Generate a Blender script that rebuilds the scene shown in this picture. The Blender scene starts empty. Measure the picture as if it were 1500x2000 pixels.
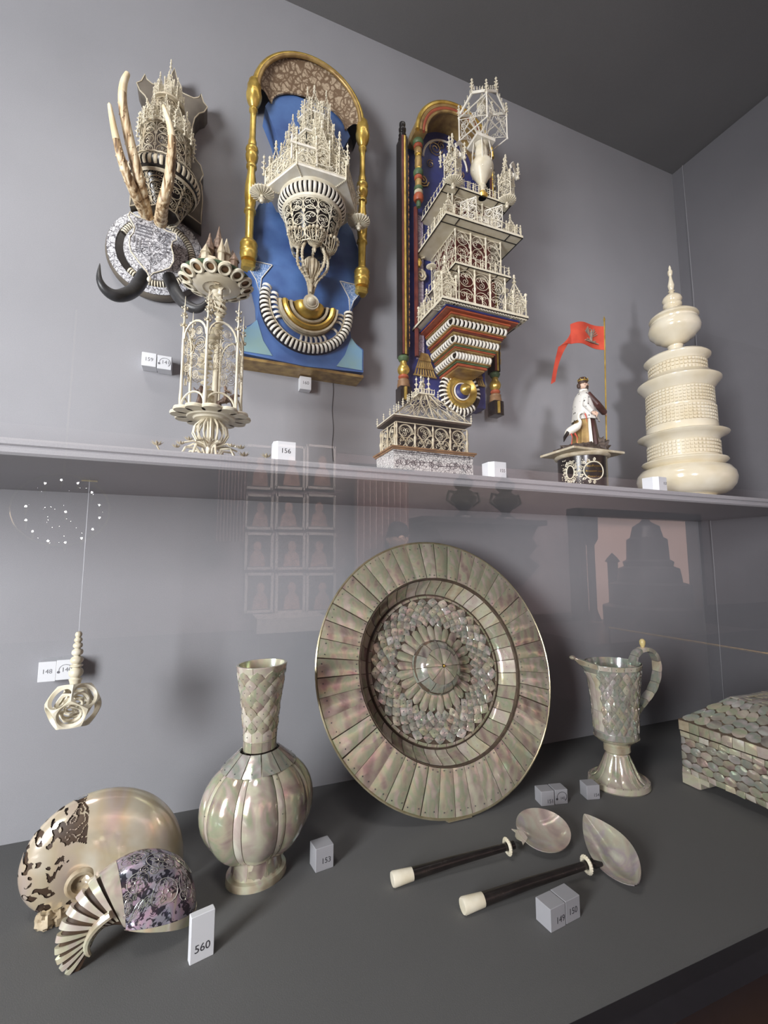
import bpy, math, random
from mathutils import Vector, Matrix, noise
PI = math.pi
EYE = 1.55
# ------------------------------------------------------------------ camera, world, lights, exposure
sc = bpy.context.scene
C = sc.collection
FPX, PITCH, YAW = 880.0, math.atan(.1073), math.radians(21.6)
cam_d = bpy.data.cameras.new('camera'); cam = bpy.data.objects.new('camera', cam_d); C.objects.link(cam)
cam_d.sensor_fit = 'HORIZONTAL'; cam_d.sensor_width = 36; cam_d.lens = 36 * FPX / 1500
cam_d.clip_start = .01; cam_d.clip_end = 60
cam.location = (0, 0, EYE); cam.rotation_euler = (PI/2 + PITCH, 0, -YAW)
sc.camera = cam
sc.view_settings.view_transform = 'Standard'; sc.view_settings.look = 'None'
sc.view_settings.gamma = 1; sc.view_settings.use_curve_mapping = False
sc.view_settings.exposure = 0.0
w = bpy.data.worlds.new('room_ambience'); sc.world = w; w.use_nodes = True
w.node_tree.nodes['Background'].inputs[0].default_value = (.62, .62, .70, 1)
w.node_tree.nodes['Background'].inputs[1].default_value = .08
def area(name, loc, target, sx, sy, power, col=(1, 1, 1)):
    d = bpy.data.lights.new(name, 'AREA'); d.shape = 'RECTANGLE'; d.size = sx; d.size_y = sy
    d.energy = power; d.color = col
    o = bpy.data.objects.new(name, d); C.objects.link(o); o.location = loc
    v = Vector(target) - Vector(loc); o.rotation_euler = v.to_track_quat('-Z', 'Y').to_euler()
    return o
area('window_daylight', (-1.55, -.52, EYE + .27), (-.2, .98, EYE + .08), .5, 1.0, 80, (.97, .985, 1))
area('room_lamp_front', (-.5, .0, EYE + 1.75), (.5, .9, EYE - .2), .5, .3, 14, (1, .95, .90))
area('case_top_lamp', (.35, .55, EYE + 1.37), (.35, .85, EYE + .3), 1.2, .06, 1.2, (1, .96, .92))
area('gallery_lamp', (2.2, -1.2, EYE + 1.5), (2.2, -3, EYE + .1), 4, .6, 300, (1, .84, .80))

sp = bpy.data.lights.new('wall_glow_spot', 'SPOT'); sp.energy = 130; sp.spot_size = math.radians(34); sp.spot_blend = 1; sp.shadow_soft_size = .12; sp.color = (.96, .95, 1)  # added spot, brightens the upper right of the back wall
spo = bpy.data.objects.new('wall_glow_spot', sp); C.objects.link(spo); spo.location = (-.3, -1.3, EYE + .15)
spo.rotation_euler = (Vector((1.22, 1, EYE + .50)) - spo.location).to_track_quat('-Z', 'Y').to_euler()

# ------------------------------------------------------------------ geometry helpers
Rv = Vector((math.cos(YAW), -math.sin(YAW), 0))
Fv = Vector((math.sin(YAW)*math.cos(PITCH), math.cos(YAW)*math.cos(PITCH), math.sin(PITCH)))
Uv = Rv.cross(Fv)
def ray(x, y): return Fv*FPX + Rv*(x-750) + Uv*(1000-y)
def atY(x, y, Y): d = ray(x, y); return d*(Y/d.y)          # point on a vertical plane parallel to the back wall
def atZ(x, y, Z): d = ray(x, y); return d*(Z/d.z)          # point on a horizontal plane
T = Matrix.Translation
def RX(a): return Matrix.Rotation(a, 4, 'X')
def RY(a): return Matrix.Rotation(a, 4, 'Y')
def RZ(a): return Matrix.Rotation(a, 4, 'Z')
def SC(x, y=None, z=None):
    if y is None: y = z = x
    return Matrix.Diagonal((x, y, z, 1))

class MB:
    def __init__(s): s.v = []; s.f = []; s.mi = []; s.cur = 0; s.M = None
    def add(s, vs, fs):
        n = len(s.v)
        if s.M is not None: vs = [s.M @ Vector(p) for p in vs]
        s.v.extend([tuple(p) for p in vs]); s.f.extend([tuple(i+n for i in f) for f in fs]); s.mi.extend([s.cur]*len(fs))
    def box(s, c, d, M=None):
        x, y, z = d[0]/2, d[1]/2, d[2]/2
        vs = [Vector((c[0]+i*x, c[1]+j*y, c[2]+k*z)) for i in (-1, 1) for j in (-1, 1) for k in (-1, 1)]
        if M is not None: vs = [M @ p for p in vs]
        s.add(vs, [(0,1,3,2),(4,6,7,5),(0,4,5,1),(2,3,7,6),(0,2,6,4),(1,5,7,3)])
    def bevbox(s, c, d, b):
        x, y, z = d[0]/2, d[1]/2, d[2]/2
        o = [(-x+b,-y),(x-b,-y),(x,-y+b),(x,y-b),(x-b,y),(-x+b,y),(-x,y-b),(-x,-y+b)]
        vs = []
        for zz, k in ((-z, b), (-z+b, 0), (z-b, 0), (z, b)):
            for px, py in o:
                vs.append((c[0]+px*(1-k/x), c[1]+py*(1-k/y), c[2]+zz))
        fs = [tuple(range(7,-1,-1)), tuple(range(24,32))]
        for r in range(3):
            for i in range(8):
                j = (i+1) % 8; fs.append((r*8+i, r*8+j, r*8+8+j, r*8+8+i))
        s.add(vs, fs)
    def tube(s, pts, r, n=5, closed=False, caps=True):
        pts = [Vector(p) for p in pts]; m = len(pts)
        rs = r if isinstance(r, (list, tuple)) else [r]*m
        up = None; vs = []
        for i, p in enumerate(pts):
            if closed: t = pts[(i+1) % m] - pts[i-1]
            else: t = pts[min(i+1, m-1)] - pts[max(i-1, 0)]
            if t.length < 1e-9: t = Vector((0, 0, 1))
            t.normalize()
            if up is None:
                up = Vector((0, 0, 1)) if abs(t.z) < .9 else Vector((1, 0, 0))
            a = up - t*up.dot(t)
            if a.length < 1e-6: a = t.orthogonal()
            a.normalize(); b = t.cross(a); up = a
            for k in range(n):
                an = 2*PI*k/n + PI/4
                vs.append(p + (a*math.cos(an) + b*math.sin(an))*rs[i])
        fs = []
        for i in range(m if closed else m-1):
            j = (i+1) % m
            for k in range(n):
                l = (k+1) % n; fs.append((i*n+k, i*n+l, j*n+l, j*n+k))
        if caps and not closed:
            fs.append(tuple(range(n-1, -1, -1))); fs.append(tuple((m-1)*n+k for k in range(n)))
        s.add(vs, fs)
    def lathe(s, prof, n=24, c=(0, 0, 0), a0=0, a1=2*PI, sx=1, sy=1, close=True, M=None):
        full = abs(a1-a0-2*PI) < 1e-6; k = n if full else n+1; vs = []
        for r, z in prof:
            for i in range(k):
                a = a0 + (a1-a0)*i/n
                vs.append(Vector((c[0]+r*math.cos(a)*sx, c[1]+r*math.sin(a)*sy, c[2]+z)))
        if M is not None: vs = [M @ p for p in vs]
        fs = []
        for j in range(len(prof)-1):
            for i in range(n):
                l = (i+1) % k; fs.append((j*k+i, j*k+l, (j+1)*k+l, (j+1)*k+i))
        if close and full:
            if prof[0][0] > 1e-5: fs.append(tuple(range(k-1, -1, -1)))
            if prof[-1][0] > 1e-5: fs.append(tuple((len(prof)-1)*k+i for i in range(k)))
        s.add(vs, fs)
    def ball(s, c, r, n=6, sz=1):
        m = max(3, n//2+1)
        prof = [(r*math.sin(PI*i/m) if 0 < i < m else 1e-6, -r*sz*math.cos(PI*i/m)) for i in range(m+1)]
        s.lathe(prof, n, c, close=False)
    def prism(s, poly, y0, y1):           # outline in x,z pushed along y
        n = len(poly)
        vs = [(x, y0, z) for x, z in poly] + [(x, y1, z) for x, z in poly]
        fs = [tuple(range(n)), tuple(range(2*n-1, n-1, -1))]
        for i in range(n): j = (i+1) % n; fs.append((i, i+n, j+n, j))
        s.add(vs, fs)
    def prismz(s, poly, z0, z1):
        n = len(poly)
        vs = [(x, y, z0) for x, y in poly] + [(x, y, z1) for x, y in poly]
        fs = [tuple(range(n-1, -1, -1)), tuple(range(n, 2*n))]
        for i in range(n): j = (i+1) % n; fs.append((i, j, j+n, i+n))
        s.add(vs, fs)
    def grid(s, P, nu, nv, cu=False):
        vs = []; ku = nu if cu else nu+1
        for j in range(nv+1):
            for i in range(ku): vs.append(P(i/nu, j/nv))
        fs = []
        for j in range(nv):
            for i in range(nu):
                l = (i+1) % ku; fs.append((j*ku+i, j*ku+l, (j+1)*ku+l, (j+1)*ku+i))
        s.add(vs, fs)
    def mesh(s, name, mats, smooth=True, angle=38):
        me = bpy.data.meshes.new(name); me.from_pydata(s.v, [], s.f)
        for m in (mats if isinstance(mats, (list, tuple)) else [mats]): me.materials.append(m)
        if any(s.mi): me.polygons.foreach_set('material_index', s.mi)
        if smooth:
            me.shade_smooth(); me.set_sharp_from_angle(angle=math.radians(angle))
        me.update(); return me

def link(name, me, parent=None, M=None, label=None, kind=None):
    o = bpy.data.objects.new(name, me); C.objects.link(o)
    if parent: o.parent = parent
    if M is not None: o.matrix_local = M if parent else M
    if label: o['label'] = label
    if kind: o['kind'] = kind
    return o
def part(mb, name, mats, parent, label=None, kind=None, M=None, smooth=True, angle=38):
    return link(name, mb.mesh(name, mats, smooth, angle), parent, M, label, kind)
def thing(name, label, cat, loc, rot=(0, 0, 0), group=None):
    o = bpy.data.objects.new(name, None); C.objects.link(o); o.empty_display_size = .02
    o.location = (loc[0], loc[1], loc[2] + EYE); o.rotation_euler = rot
    o['label'] = label; o['category'] = cat
    if group: o['group'] = group
    return o
def struct(mb, name, mats, smooth=False):
    mb.v = [(x, y, z+EYE) for x, y, z in mb.v]
    o = link(name, mb.mesh(name, mats, smooth)); o['kind'] = 'structure'; return o

def patch(P, u0, u1, v0, v1, nu, nv, bulge=0, skirt=.003, tilt=(0, 0)):
    """curved plate cut out of a surface P(u,v)->(point, normal), with a skirt round its edge"""
    mb = MB(); vs = []; k = nu+1
    for j in range(nv+1):
        for i in range(k):
            a, b = i/nu, j/nv; p, n = P(u0+(u1-u0)*a, v0+(v1-v0)*b)
            h = bulge*math.sin(PI*a)**.8*(math.sin(PI*b)**.35 if 0 < b < 1 else 0) if bulge else 0
            vs.append(p + n*(h + tilt[0]*(a-.5) + tilt[1]*(b-.5)))
    fs = [(j*k+i, j*k+i+1, (j+1)*k+i+1, (j+1)*k+i) for j in range(nv) for i in range(nu)]
    edge = [i for i in range(k)] + [j*k+nu for j in range(1, nv+1)] + [nv*k+i for i in range(nu-1, -1, -1)] + [j*k for j in range(nv-1, 0, -1)]
    m = len(vs)
    for e in edge:
        j, i = divmod(e, k); p, n = P(u0+(u1-u0)*i/nu, v0+(v1-v0)*j/nv); vs.append(p - n*skirt)
    for q in range(len(edge)):
        r = (q+1) % len(edge); fs.append((edge[r], edge[q], m+q, m+r))
    mb.add(vs, fs); return mb
def tile(P, poly, dome=.0006, skirt=.002, tilt=(0, 0), lift=0):
    """small shell plate: polygon in (u,v) on a surface, domed, with a skirt"""
    mb = MB(); n = len(poly); cu = sum(p[0] for p in poly)/n; cv = sum(p[1] for p in poly)/n
    mu = max(abs(p[0]-cu) for p in poly) or 1; mv = max(abs(p[1]-cv) for p in poly) or 1
    def q(u, v, h):
        p, nn = P(u, v); return p + nn*(h + lift + tilt[0]*(u-cu)/mu + tilt[1]*(v-cv)/mv)
    vs = [q(cu, cv, dome)] + [q(cu+(u-cu)*.6, cv+(v-cv)*.6, dome*.7) for u, v in poly] + [q(u, v, 0) for u, v in poly] + [P(u, v)[0]-P(u, v)[1]*skirt for u, v in poly]
    fs = []
    for i in range(n):
        j = (i+1) % n
        fs += [(0, 1+i, 1+j), (1+i, 1+n+i, 1+n+j, 1+j), (1+n+i, 1+2*n+i, 1+2*n+j, 1+n+j)]
    mb.add(vs, fs); return mb

def curl(mb, P, cx, cz, r, a0, turns, dr, wr, n=3):
    m = int(7*turns)+3
    mb.tube([P(cx + r*(1-.82*i/m)*math.cos(a0+dr*2*PI*turns*i/m), cz + r*(1-.82*i/m)*math.sin(a0+dr*2*PI*turns*i/m)) for i in range(m+1)], wr, n, caps=False)
def circ(mb, P, cx, cz, r, wr, n=4, m=14, a0=0, a1=2*PI):
    full = abs(a1-a0-2*PI) < 1e-6
    mb.tube([P(cx+r*math.cos(a0+(a1-a0)*i/m), cz+r*math.sin(a0+(a1-a0)*i/m)) for i in range(m if full else m+1)], wr, n, full, False)
# ------------------------------------------------------------------ materials
def new_mat(name):
    m = bpy.data.materials.new(name); m.use_nodes = True; nt = m.node_tree
    return m, nt, nt.nodes['Principled BSDF']
def rgba(c): return (c[0], c[1], c[2], 1)
def coords(nt, rand=True, scale=1.0):
    tc = nt.nodes.new('ShaderNodeTexCoord'); oi = nt.nodes.new('ShaderNodeObjectInfo')
    if not rand: return tc.outputs['Object'], oi
    va = nt.nodes.new('ShaderNodeVectorMath'); va.operation = 'MULTIPLY_ADD'
    cb = nt.nodes.new('ShaderNodeCombineXYZ')
    for i in range(3): nt.links.new(oi.outputs['Random'], cb.inputs[i])
    va.inputs[1].default_value = (7.3, 5.1, 9.7)
    nt.links.new(cb.outputs[0], va.inputs[0]); nt.links.new(tc.outputs['Object'], va.inputs[2])
    return va.outputs[0], oi
def ramp(nt, fac, stops):
    r = nt.nodes.new('ShaderNodeValToRGB'); el = r.color_ramp.elements
    while len(el) < len(stops): el.new(.5)
    for e, (p, c) in zip(el, stops): e.position = p; e.color = rgba(c)
    nt.links.new(fac, r.inputs[0]); return r.outputs[0]
def noise_tex(nt, vec, scale, detail=3, dist=0, rough=.5):
    n = nt.nodes.new('ShaderNodeTexNoise'); n.inputs['Scale'].default_value = scale; n.inputs['Detail'].default_value = detail
    n.inputs['Distortion'].default_value = dist; n.inputs['Roughness'].default_value = rough
    nt.links.new(vec, n.inputs['Vector']); return n.outputs['Fac']
def bump(nt, h, b, strength=.3, dist=.001):
    bp = nt.nodes.new('ShaderNodeBump'); bp.inputs['Strength'].default_value = strength; bp.inputs['Distance'].default_value = dist
    nt.links.new(h, bp.inputs['Height']); nt.links.new(bp.outputs[0], b.inputs['Normal'])
def plain(name, c1, c2=None, scale=60, rough=.5, metal=0, bmp=0, coat=0, detail=3, spec=.5, sss=0):
    m, nt, b = new_mat(name); v, oi = coords(nt)
    c2 = c2 or tuple(x*.82 for x in c1)
    f = noise_tex(nt, v, scale, detail)
    nt.links.new(ramp(nt, f, [(.3, c2), (.7, c1)]), b.inputs['Base Color'])
    b.inputs['Roughness'].default_value = rough; b.inputs['Metallic'].default_value = metal
    b.inputs['Coat Weight'].default_value = coat; b.inputs['Specular IOR Level'].default_value = spec
    if sss: b.inputs['Subsurface Weight'].default_value = sss; b.inputs['Subsurface Radius'].default_value = (.004, .003, .002)
    if bmp: bump(nt, noise_tex(nt, v, scale*6, 4), b, bmp, .0006)
    return m
def pearl(name, stops, scale=14, band=60, rough=.2, metal=.25, film=.0, spots=False):
    m, nt, b = new_mat(name); v, oi = coords(nt)
    f = noise_tex(nt, v, scale, 3, 1.4)
    wv = nt.nodes.new('ShaderNodeTexWave'); wv.inputs['Scale'].default_value = band; wv.inputs['Distortion'].default_value = 16
    wv.inputs['Detail'].default_value = 3; wv.inputs['Detail Scale'].default_value = .35; nt.links.new(v, wv.inputs['Vector'])
    mx = nt.nodes.new('ShaderNodeMath'); mx.operation = 'MULTIPLY_ADD'; mx.inputs[1].default_value = .24
    nt.links.new(wv.outputs['Fac'], mx.inputs[0])
    ad = nt.nodes.new('ShaderNodeMath'); ad.operation = 'MULTIPLY_ADD'; ad.inputs[1].default_value = .55; ad.inputs[2].default_value = -.40
    nt.links.new(oi.outputs['Random'], ad.inputs[0])
    a2 = nt.nodes.new('ShaderNodeMath'); a2.operation = 'MULTIPLY_ADD'; a2.inputs[1].default_value = 1.15
    nt.links.new(f, a2.inputs[0]); nt.links.new(ad.outputs[0], a2.inputs[2]); nt.links.new(a2.outputs[0], mx.inputs[2])
    nt.links.new(ramp(nt, mx.outputs[0], stops), b.inputs['Base Color'])
    b.inputs['Roughness'].default_value = rough; b.inputs['Metallic'].default_value = metal
    b.inputs['Coat Weight'].default_value = .5; b.inputs['Coat Roughness'].default_value = .08
    tf = nt.nodes.new('ShaderNodeMath'); tf.operation = 'MULTIPLY_ADD'; tf.inputs[1].default_value = 500; tf.inputs[2].default_value = 150 + film
    f2 = noise_tex(nt, v, scale*1.3, 2, .6); nt.links.new(f2, tf.inputs[0]); nt.links.new(tf.outputs[0], b.inputs['Thin Film Thickness'])
    b.inputs['Thin Film IOR'].default_value = 1.75
    bump(nt, noise_tex(nt, v, scale*3, 2), b, .25, .0015)
    return m
def engraved(name, base, ink, scale=90, width=.06, rough=.4, mix=.6):
    """flat engraved scroll print: two crossing line systems in ink on a ground"""
    m, nt, b = new_mat(name); v, oi = coords(nt, False)
    vo = nt.nodes.new('ShaderNodeTexVoronoi'); vo.feature = 'DISTANCE_TO_EDGE'; vo.inputs['Scale'].default_value = scale
    n = nt.nodes.new('ShaderNodeTexNoise'); n.inputs['Scale'].default_value = scale*.7; n.inputs['Detail'].default_value = 1
    ad = nt.nodes.new('ShaderNodeVectorMath'); ad.operation = 'MULTIPLY_ADD'; ad.inputs[1].default_value = (1.6/scale,)*3
    nt.links.new(v, n.inputs['Vector']); nt.links.new(n.outputs['Color'], ad.inputs[0]); nt.links.new(v, ad.inputs[2])
    nt.links.new(ad.outputs[0], vo.inputs['Vector'])
    l1 = ramp(nt, vo.outputs['Distance'], [(width*.6, (0, 0, 0)), (width*1.5, (1, 1, 1))])
    f = noise_tex(nt, ad.outputs[0], scale*.9, 1, 2.5)
    l2 = ramp(nt, f, [(.44, (1, 1, 1)), (.49, (0, 0, 0)), (.51, (0, 0, 0)), (.56, (1, 1, 1))])
    mu = nt.nodes.new('ShaderNodeMix'); mu.data_type = 'RGBA'; mu.blend_type = 'MULTIPLY'; mu.inputs[0].default_value = mix
    nt.links.new(l1, mu.inputs[6]); nt.links.new(l2, mu.inputs[7])
    mc = nt.nodes.new('ShaderNodeMix'); mc.data_type = 'RGBA'; nt.links.new(mu.outputs[2], mc.inputs[0])
    mc.inputs[6].default_value = rgba(ink); mc.inputs[7].default_value = rgba(base)
    nt.links.new(mc.outputs[2], b.inputs['Base Color']); b.inputs['Roughness'].default_value = rough
    return m
M = {}
M['ivory'] = plain('ivory', (.80, .75, .62), (.66, .59, .43), 45, .38, sss=.0)
M['ivory_white'] = plain('white_ivory', (.86, .83, .76), (.76, .71, .60), 60, .35)
M['ivory_old'] = plain('aged_ivory', (.62, .56, .43), (.42, .34, .22), 70, .5)
M['ivory_pol'] = plain('polished_ivory', (.80, .74, .60), (.70, .61, .43), 18, .16, coat=.5)
M['gold'] = plain('gilding', (.86, .62, .17), (.52, .33, .06), 50, .3, .75, .25)
M['gold_dull'] = plain('worn_gilding', (.55, .38, .14), (.25, .15, .06), 45, .42, .5, .2)
M['ebony'] = plain('ebony', (.020, .016, .014), (.008, .006, .006), 90, .25)
M['horn'] = plain('black_horn', (.050, .050, .052), (.016, .016, .018), 40, .42, bmp=.3)
M['blue'] = plain('blue_paint', (.085, .18, .42), (.04, .085, .25), 16, .55, detail=5)
M['blue_deep'] = plain('deep_blue_paint', (.035, .045, .20), (.02, .025, .11), 30, .5)
M['blue_green'] = plain('weathered_blue_paint', (.16, .33, .55), (.22, .33, .28), 11, .6, detail=4)
M['red'] = plain('red_paint', (.42, .10, .04), (.28, .06, .03), 50, .45)
M['dark_red'] = plain('dark_red_paint', (.16, .04, .03), (.08, .02, .02), 50, .4)
M['green'] = plain('green_paint', (.10, .16, .07), (.04, .08, .04), 50, .5)
M['lavender'] = engraved('lavender_scrolls', (.48, .44, .52), (.22, .15, .26), 80, .05, .6)
M['wood_dark'] = plain('dark_wood', (.12, .085, .06), (.05, .035, .028), 30, .5)
M['wood'] = plain('brown_wood', (.30, .17, .08), (.17, .09, .045), 60, .45)
M['board'] = plain('grey_brown_board', (.17, .145, .115), (.09, .075, .06), 25, .6)
M['engr'] = engraved('engraved_ivory', (.72, .70, .68), (.12, .11, .12), 170, .05)
M['engr_fine'] = engraved('finely_engraved_ivory', (.70, .70, .73), (.09, .085, .10), 120, .05, .4, .9)
M['leaves'] = engraved('painted_leaves', (.46, .36, .25), (.16, .10, .055), 75, .12, .6, .9)
M['bluescroll'] = engraved('white_scrolls_on_blue', (.10, .21, .46), (.42, .52, .70), 110, .05, .6)
M['arab'] = engraved('arabesque_print', (.78, .76, .66), (.025, .02, .025), 75, .26, .3, 1)
M['paper'] = plain('label_acrylic', (.72, .73, .76), (.69, .70, .73), 8, .45)
M['paper_d'] = plain('label_acrylic_frosted', (.38, .38, .405), (.35, .35, .375), 8, .5)
M['ink'] = plain('ink', (.05, .05, .06), None, 40, .6)
M['ink_soft'] = plain('soft_ink', (.16, .16, .18), None, 40, .6)
P1 = [(.0, (.26, .18, .16)), (.22, (.40, .30, .26)), (.42, (.49, .44, .32)), (.58, (.40, .43, .29)), (.75, (.55, .45, .39)), (1., (.66, .63, .48))]
M['pearl'] = pearl('mother_of_pearl', P1, 22, 13, .16, .3)
P2 = [(.0, (.20, .16, .15)), (.25, (.36, .32, .28)), (.45, (.44, .42, .34)), (.6, (.36, .40, .33)), (.8, (.55, .48, .46)), (1., (.66, .66, .60))]
M['pearl_dark'] = pearl('dim_mother_of_pearl', P2, 22, 18, .14, .35)
P3 = [(.0, (.40, .32, .22)), (.3, (.58, .50, .36)), (.5, (.62, .60, .44)), (.7, (.60, .50, .44)), (1., (.75, .72, .60))]
M['pearl_cream'] = pearl('cream_mother_of_pearl', P3, 18, 14, .2, .2)
M['shell'] = pearl('nautilus_pearl', [(.0, (.45, .30, .17)), (.3, (.60, .45, .30)), (.5, (.66, .55, .47)), (.7, (.72, .60, .42)), (1., (.85, .80, .66))], 7, 5, .16, .4)
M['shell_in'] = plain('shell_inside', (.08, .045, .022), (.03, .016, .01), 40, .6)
M['rough_shell'] = plain('rough_shell', (.55, .47, .34), (.28, .20, .11), 45, .6, bmp=.6)
M['joint'] = plain('joint_pitch', (.12, .085, .055), (.06, .04, .03), 80, .6)
M['silver'] = plain('silver_edge', (.62, .56, .38), (.45, .38, .24), 60, .28, .7)
M['thread'] = plain('thread', (.55, .56, .6), None, 60, .4)
M['antler'] = plain('antler', (.66, .52, .33), (.36, .22, .10), 90, .5, bmp=.6)
M['skin'] = plain('painted_skin', (.70, .48, .36), None, 60, .5)

def antler_mat():
    m, nt, b = new_mat('grooved_antler'); v, oi = coords(nt, False)
    sp = nt.nodes.new('ShaderNodeMapping'); sp.inputs['Scale'].default_value = (170, 170, 11); nt.links.new(v, sp.inputs[0])
    f = noise_tex(nt, sp.outputs[0], 1, 4, .3)
    nt.links.new(ramp(nt, f, [(.36, (.13, .07, .03)), (.46, (.42, .28, .15)), (.58, (.70, .57, .38)), (.75, (.84, .76, .58))]), b.inputs['Base Color'])
    b.inputs['Roughness'].default_value = .45; bump(nt, f, b, .6, .002); return m
M['antler'] = antler_mat()
M['antler_tip'] = plain('antler_tip', (.84, .74, .54), (.68, .52, .30), 40, .4)

def wall_mat(name, c, rough=.85):
    m, nt, b = new_mat(name); v, oi = coords(nt, False)
    f = noise_tex(nt, v, 3.0, 4); f2 = noise_tex(nt, v, 700, 2)
    a = ramp(nt, f, [(.3, tuple(x*.93 for x in c)), (.7, tuple(x*1.05 for x in c))])
    mu = nt.nodes.new('ShaderNodeMix'); mu.data_type = 'RGBA'; mu.blend_type = 'MULTIPLY'; mu.inputs[0].default_value = .35
    nt.links.new(a, mu.inputs[6]); nt.links.new(ramp(nt, f2, [(.3, (.75, .75, .75)), (.7, (1, 1, 1))]), mu.inputs[7])
    nt.links.new(mu.outputs[2], b.inputs['Base Color'])
    b.inputs['Roughness'].default_value = rough; b.inputs['Specular IOR Level'].default_value = .25
    bump(nt, f2, b, .25, .0006); return m
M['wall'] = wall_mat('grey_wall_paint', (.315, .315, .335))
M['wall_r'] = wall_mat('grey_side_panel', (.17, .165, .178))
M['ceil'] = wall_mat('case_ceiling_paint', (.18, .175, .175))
M['table'] = wall_mat('dark_grey_fabric', (.135, .135, .134))
M['shelfm'] = wall_mat('shelf_paint', (.36, .355, .375), .4)
M['black'] = plain('black_metal', (.012, .010, .014), None, 60, .4)
M['room_wall'] = wall_mat('gallery_wall', (.30, .245, .255))
M['room_floor'] = plain('gallery_floorboards', (.34, .17, .07), (.22, .10, .04), 6, .5)
M['room_carpet'] = plain('dark_carpet', (.012, .011, .012), None, 6, .9)
M['curtain'] = plain('pink_curtain', (.62, .46, .44), (.50, .36, .35), 6, .8)
M['white'] = plain('white_paint', (.72, .68, .64), None, 20, .5)
M['canvas'] = plain('dark_canvas', (.06, .045, .04), (.03, .025, .025), 6, .5)
M['dark'] = plain('dark_bronze', (.03, .025, .028), None, 30, .35)
M['flagred'] = plain('red_flag', (.62, .085, .045), (.46, .05, .03), 40, .6)
M['crackm'] = plain('crack_filler', (.04, .04, .045), None, 60, .9)

# ------------------------------------------------------------------ the setting
TZ, SZ = -.48, .149      # table top and shelf top, measured from the eye
XR, YB, ZC = 1.515, 1.0, 1.385
mb = MB(); mb.box((-.35, YB+.02, .45), (4.2, .04, 2.6)); wall_back = struct(mb, 'wall_back', M['wall'])
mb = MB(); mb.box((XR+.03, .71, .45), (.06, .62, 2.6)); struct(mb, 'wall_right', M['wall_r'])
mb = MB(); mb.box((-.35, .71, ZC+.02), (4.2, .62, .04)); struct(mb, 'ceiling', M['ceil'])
mb = MB(); mb.box((-.35, (.416+1.0)/2, TZ-.02), (4.2, 1.0-.416, .04)); struct(mb, 'floor', M['table'])
mb = MB()    # side panel standing proud of the right wall, with its seam
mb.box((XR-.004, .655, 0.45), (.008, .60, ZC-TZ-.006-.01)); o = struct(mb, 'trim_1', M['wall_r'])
mb = MB(); mb.tube([(XR-.008, .957, TZ+.005), (XR-.008, .955, 0), (XR-.008, .958, .5), (XR-.008, .954, .9), (XR-.008, .957, ZC-.005)], .0011, 4); struct(mb, 'trim_2', M['shelfm'])
mb = MB()    # hairline crack in the back wall
cr = [atY(650, y, .9993) + Vector((.0015*math.sin(y*.7), 0, 0)) for y in range(725, 905, 8)]
mb.tube(cr, .0008, 3); struct(mb, 'trim_3', M['crackm'])
# moulded shelf running wall to wall
sf = .667
prof = [(sf, SZ), (sf-.002, SZ-.003), (sf-.002, SZ-.008), (sf+.001, SZ-.010), (sf-.001, SZ-.013), (sf-.001, SZ-.018), (sf+.002, SZ-.021), (sf+.006, SZ-.0215), (YB, SZ-.0215), (YB, SZ)]
n = len(prof); mb = MB()
x0, x1 = -2.4, XR-.008
mb.add([(x0, y, z) for y, z in prof] + [(x1, y, z) for y, z in prof], [tuple(range(n)), tuple(range(2*n-1, n-1, -1))] + [(i, i+n, (i+1) % n+n, (i+1) % n) for i in range(n)])
struct(mb, 'trim_4', M['shelfm'])
# front frame of the case and its plinth
mb = MB(); mb.box((-.35, .4155-.02, TZ-.045), (4.2, .04, .09)); struct(mb, 'trim_5', M['black'])
mb = MB(); mb.box((-.35, .355, TZ-.10), (4.2, .08, .03)); struct(mb, 'trim_6', M['room_floor'])
mb = MB(); mb.box((-.35, .37, TZ-.58), (4.2, .05, .93)); struct(mb, 'trim_7', M['black'])
# glass front
def glass_mat():
    m = bpy.data.materials.new('case_glass'); m.use_nodes = True; nt = m.node_tree; nt.nodes.clear()
    out = nt.nodes.new('ShaderNodeOutputMaterial'); mx = nt.nodes.new('ShaderNodeMixShader'); tr = nt.nodes.new('ShaderNodeBsdfTransparent')
    gl = nt.nodes.new('ShaderNodeBsdfGlossy'); gl.inputs['Roughness'].default_value = 0; fr = nt.nodes.new('ShaderNodeFresnel'); fr.inputs['IOR'].default_value = 1.7
    ge = nt.nodes.new('ShaderNodeNewGeometry'); ma = nt.nodes.new('ShaderNodeMath'); ma.operation = 'MULTIPLY_ADD'     # same reflectance from both sides of the pane
    ma.inputs[1].default_value = 1/1.7-1.7; ma.inputs[2].default_value = 1.7; nt.links.new(ge.outputs['Backfacing'], ma.inputs[0]); nt.links.new(ma.outputs[0], fr.inputs['IOR'])
    nt.links.new(fr.outputs[0], mx.inputs[0]); nt.links.new(tr.outputs[0], mx.inputs[1]); nt.links.new(gl.outputs[0], mx.inputs[2]); nt.links.new(mx.outputs[0], out.inputs[0]); return m
YG = .398
mb = MB(); mb.add([(-2.4, YG, TZ-.03), (XR+.06, YG, TZ-.03), (XR+.06, YG, ZC+.04), (-2.4, YG, ZC+.04)], [(0, 1, 2, 3)])
struct(mb, 'window_1', glass_mat())
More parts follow.
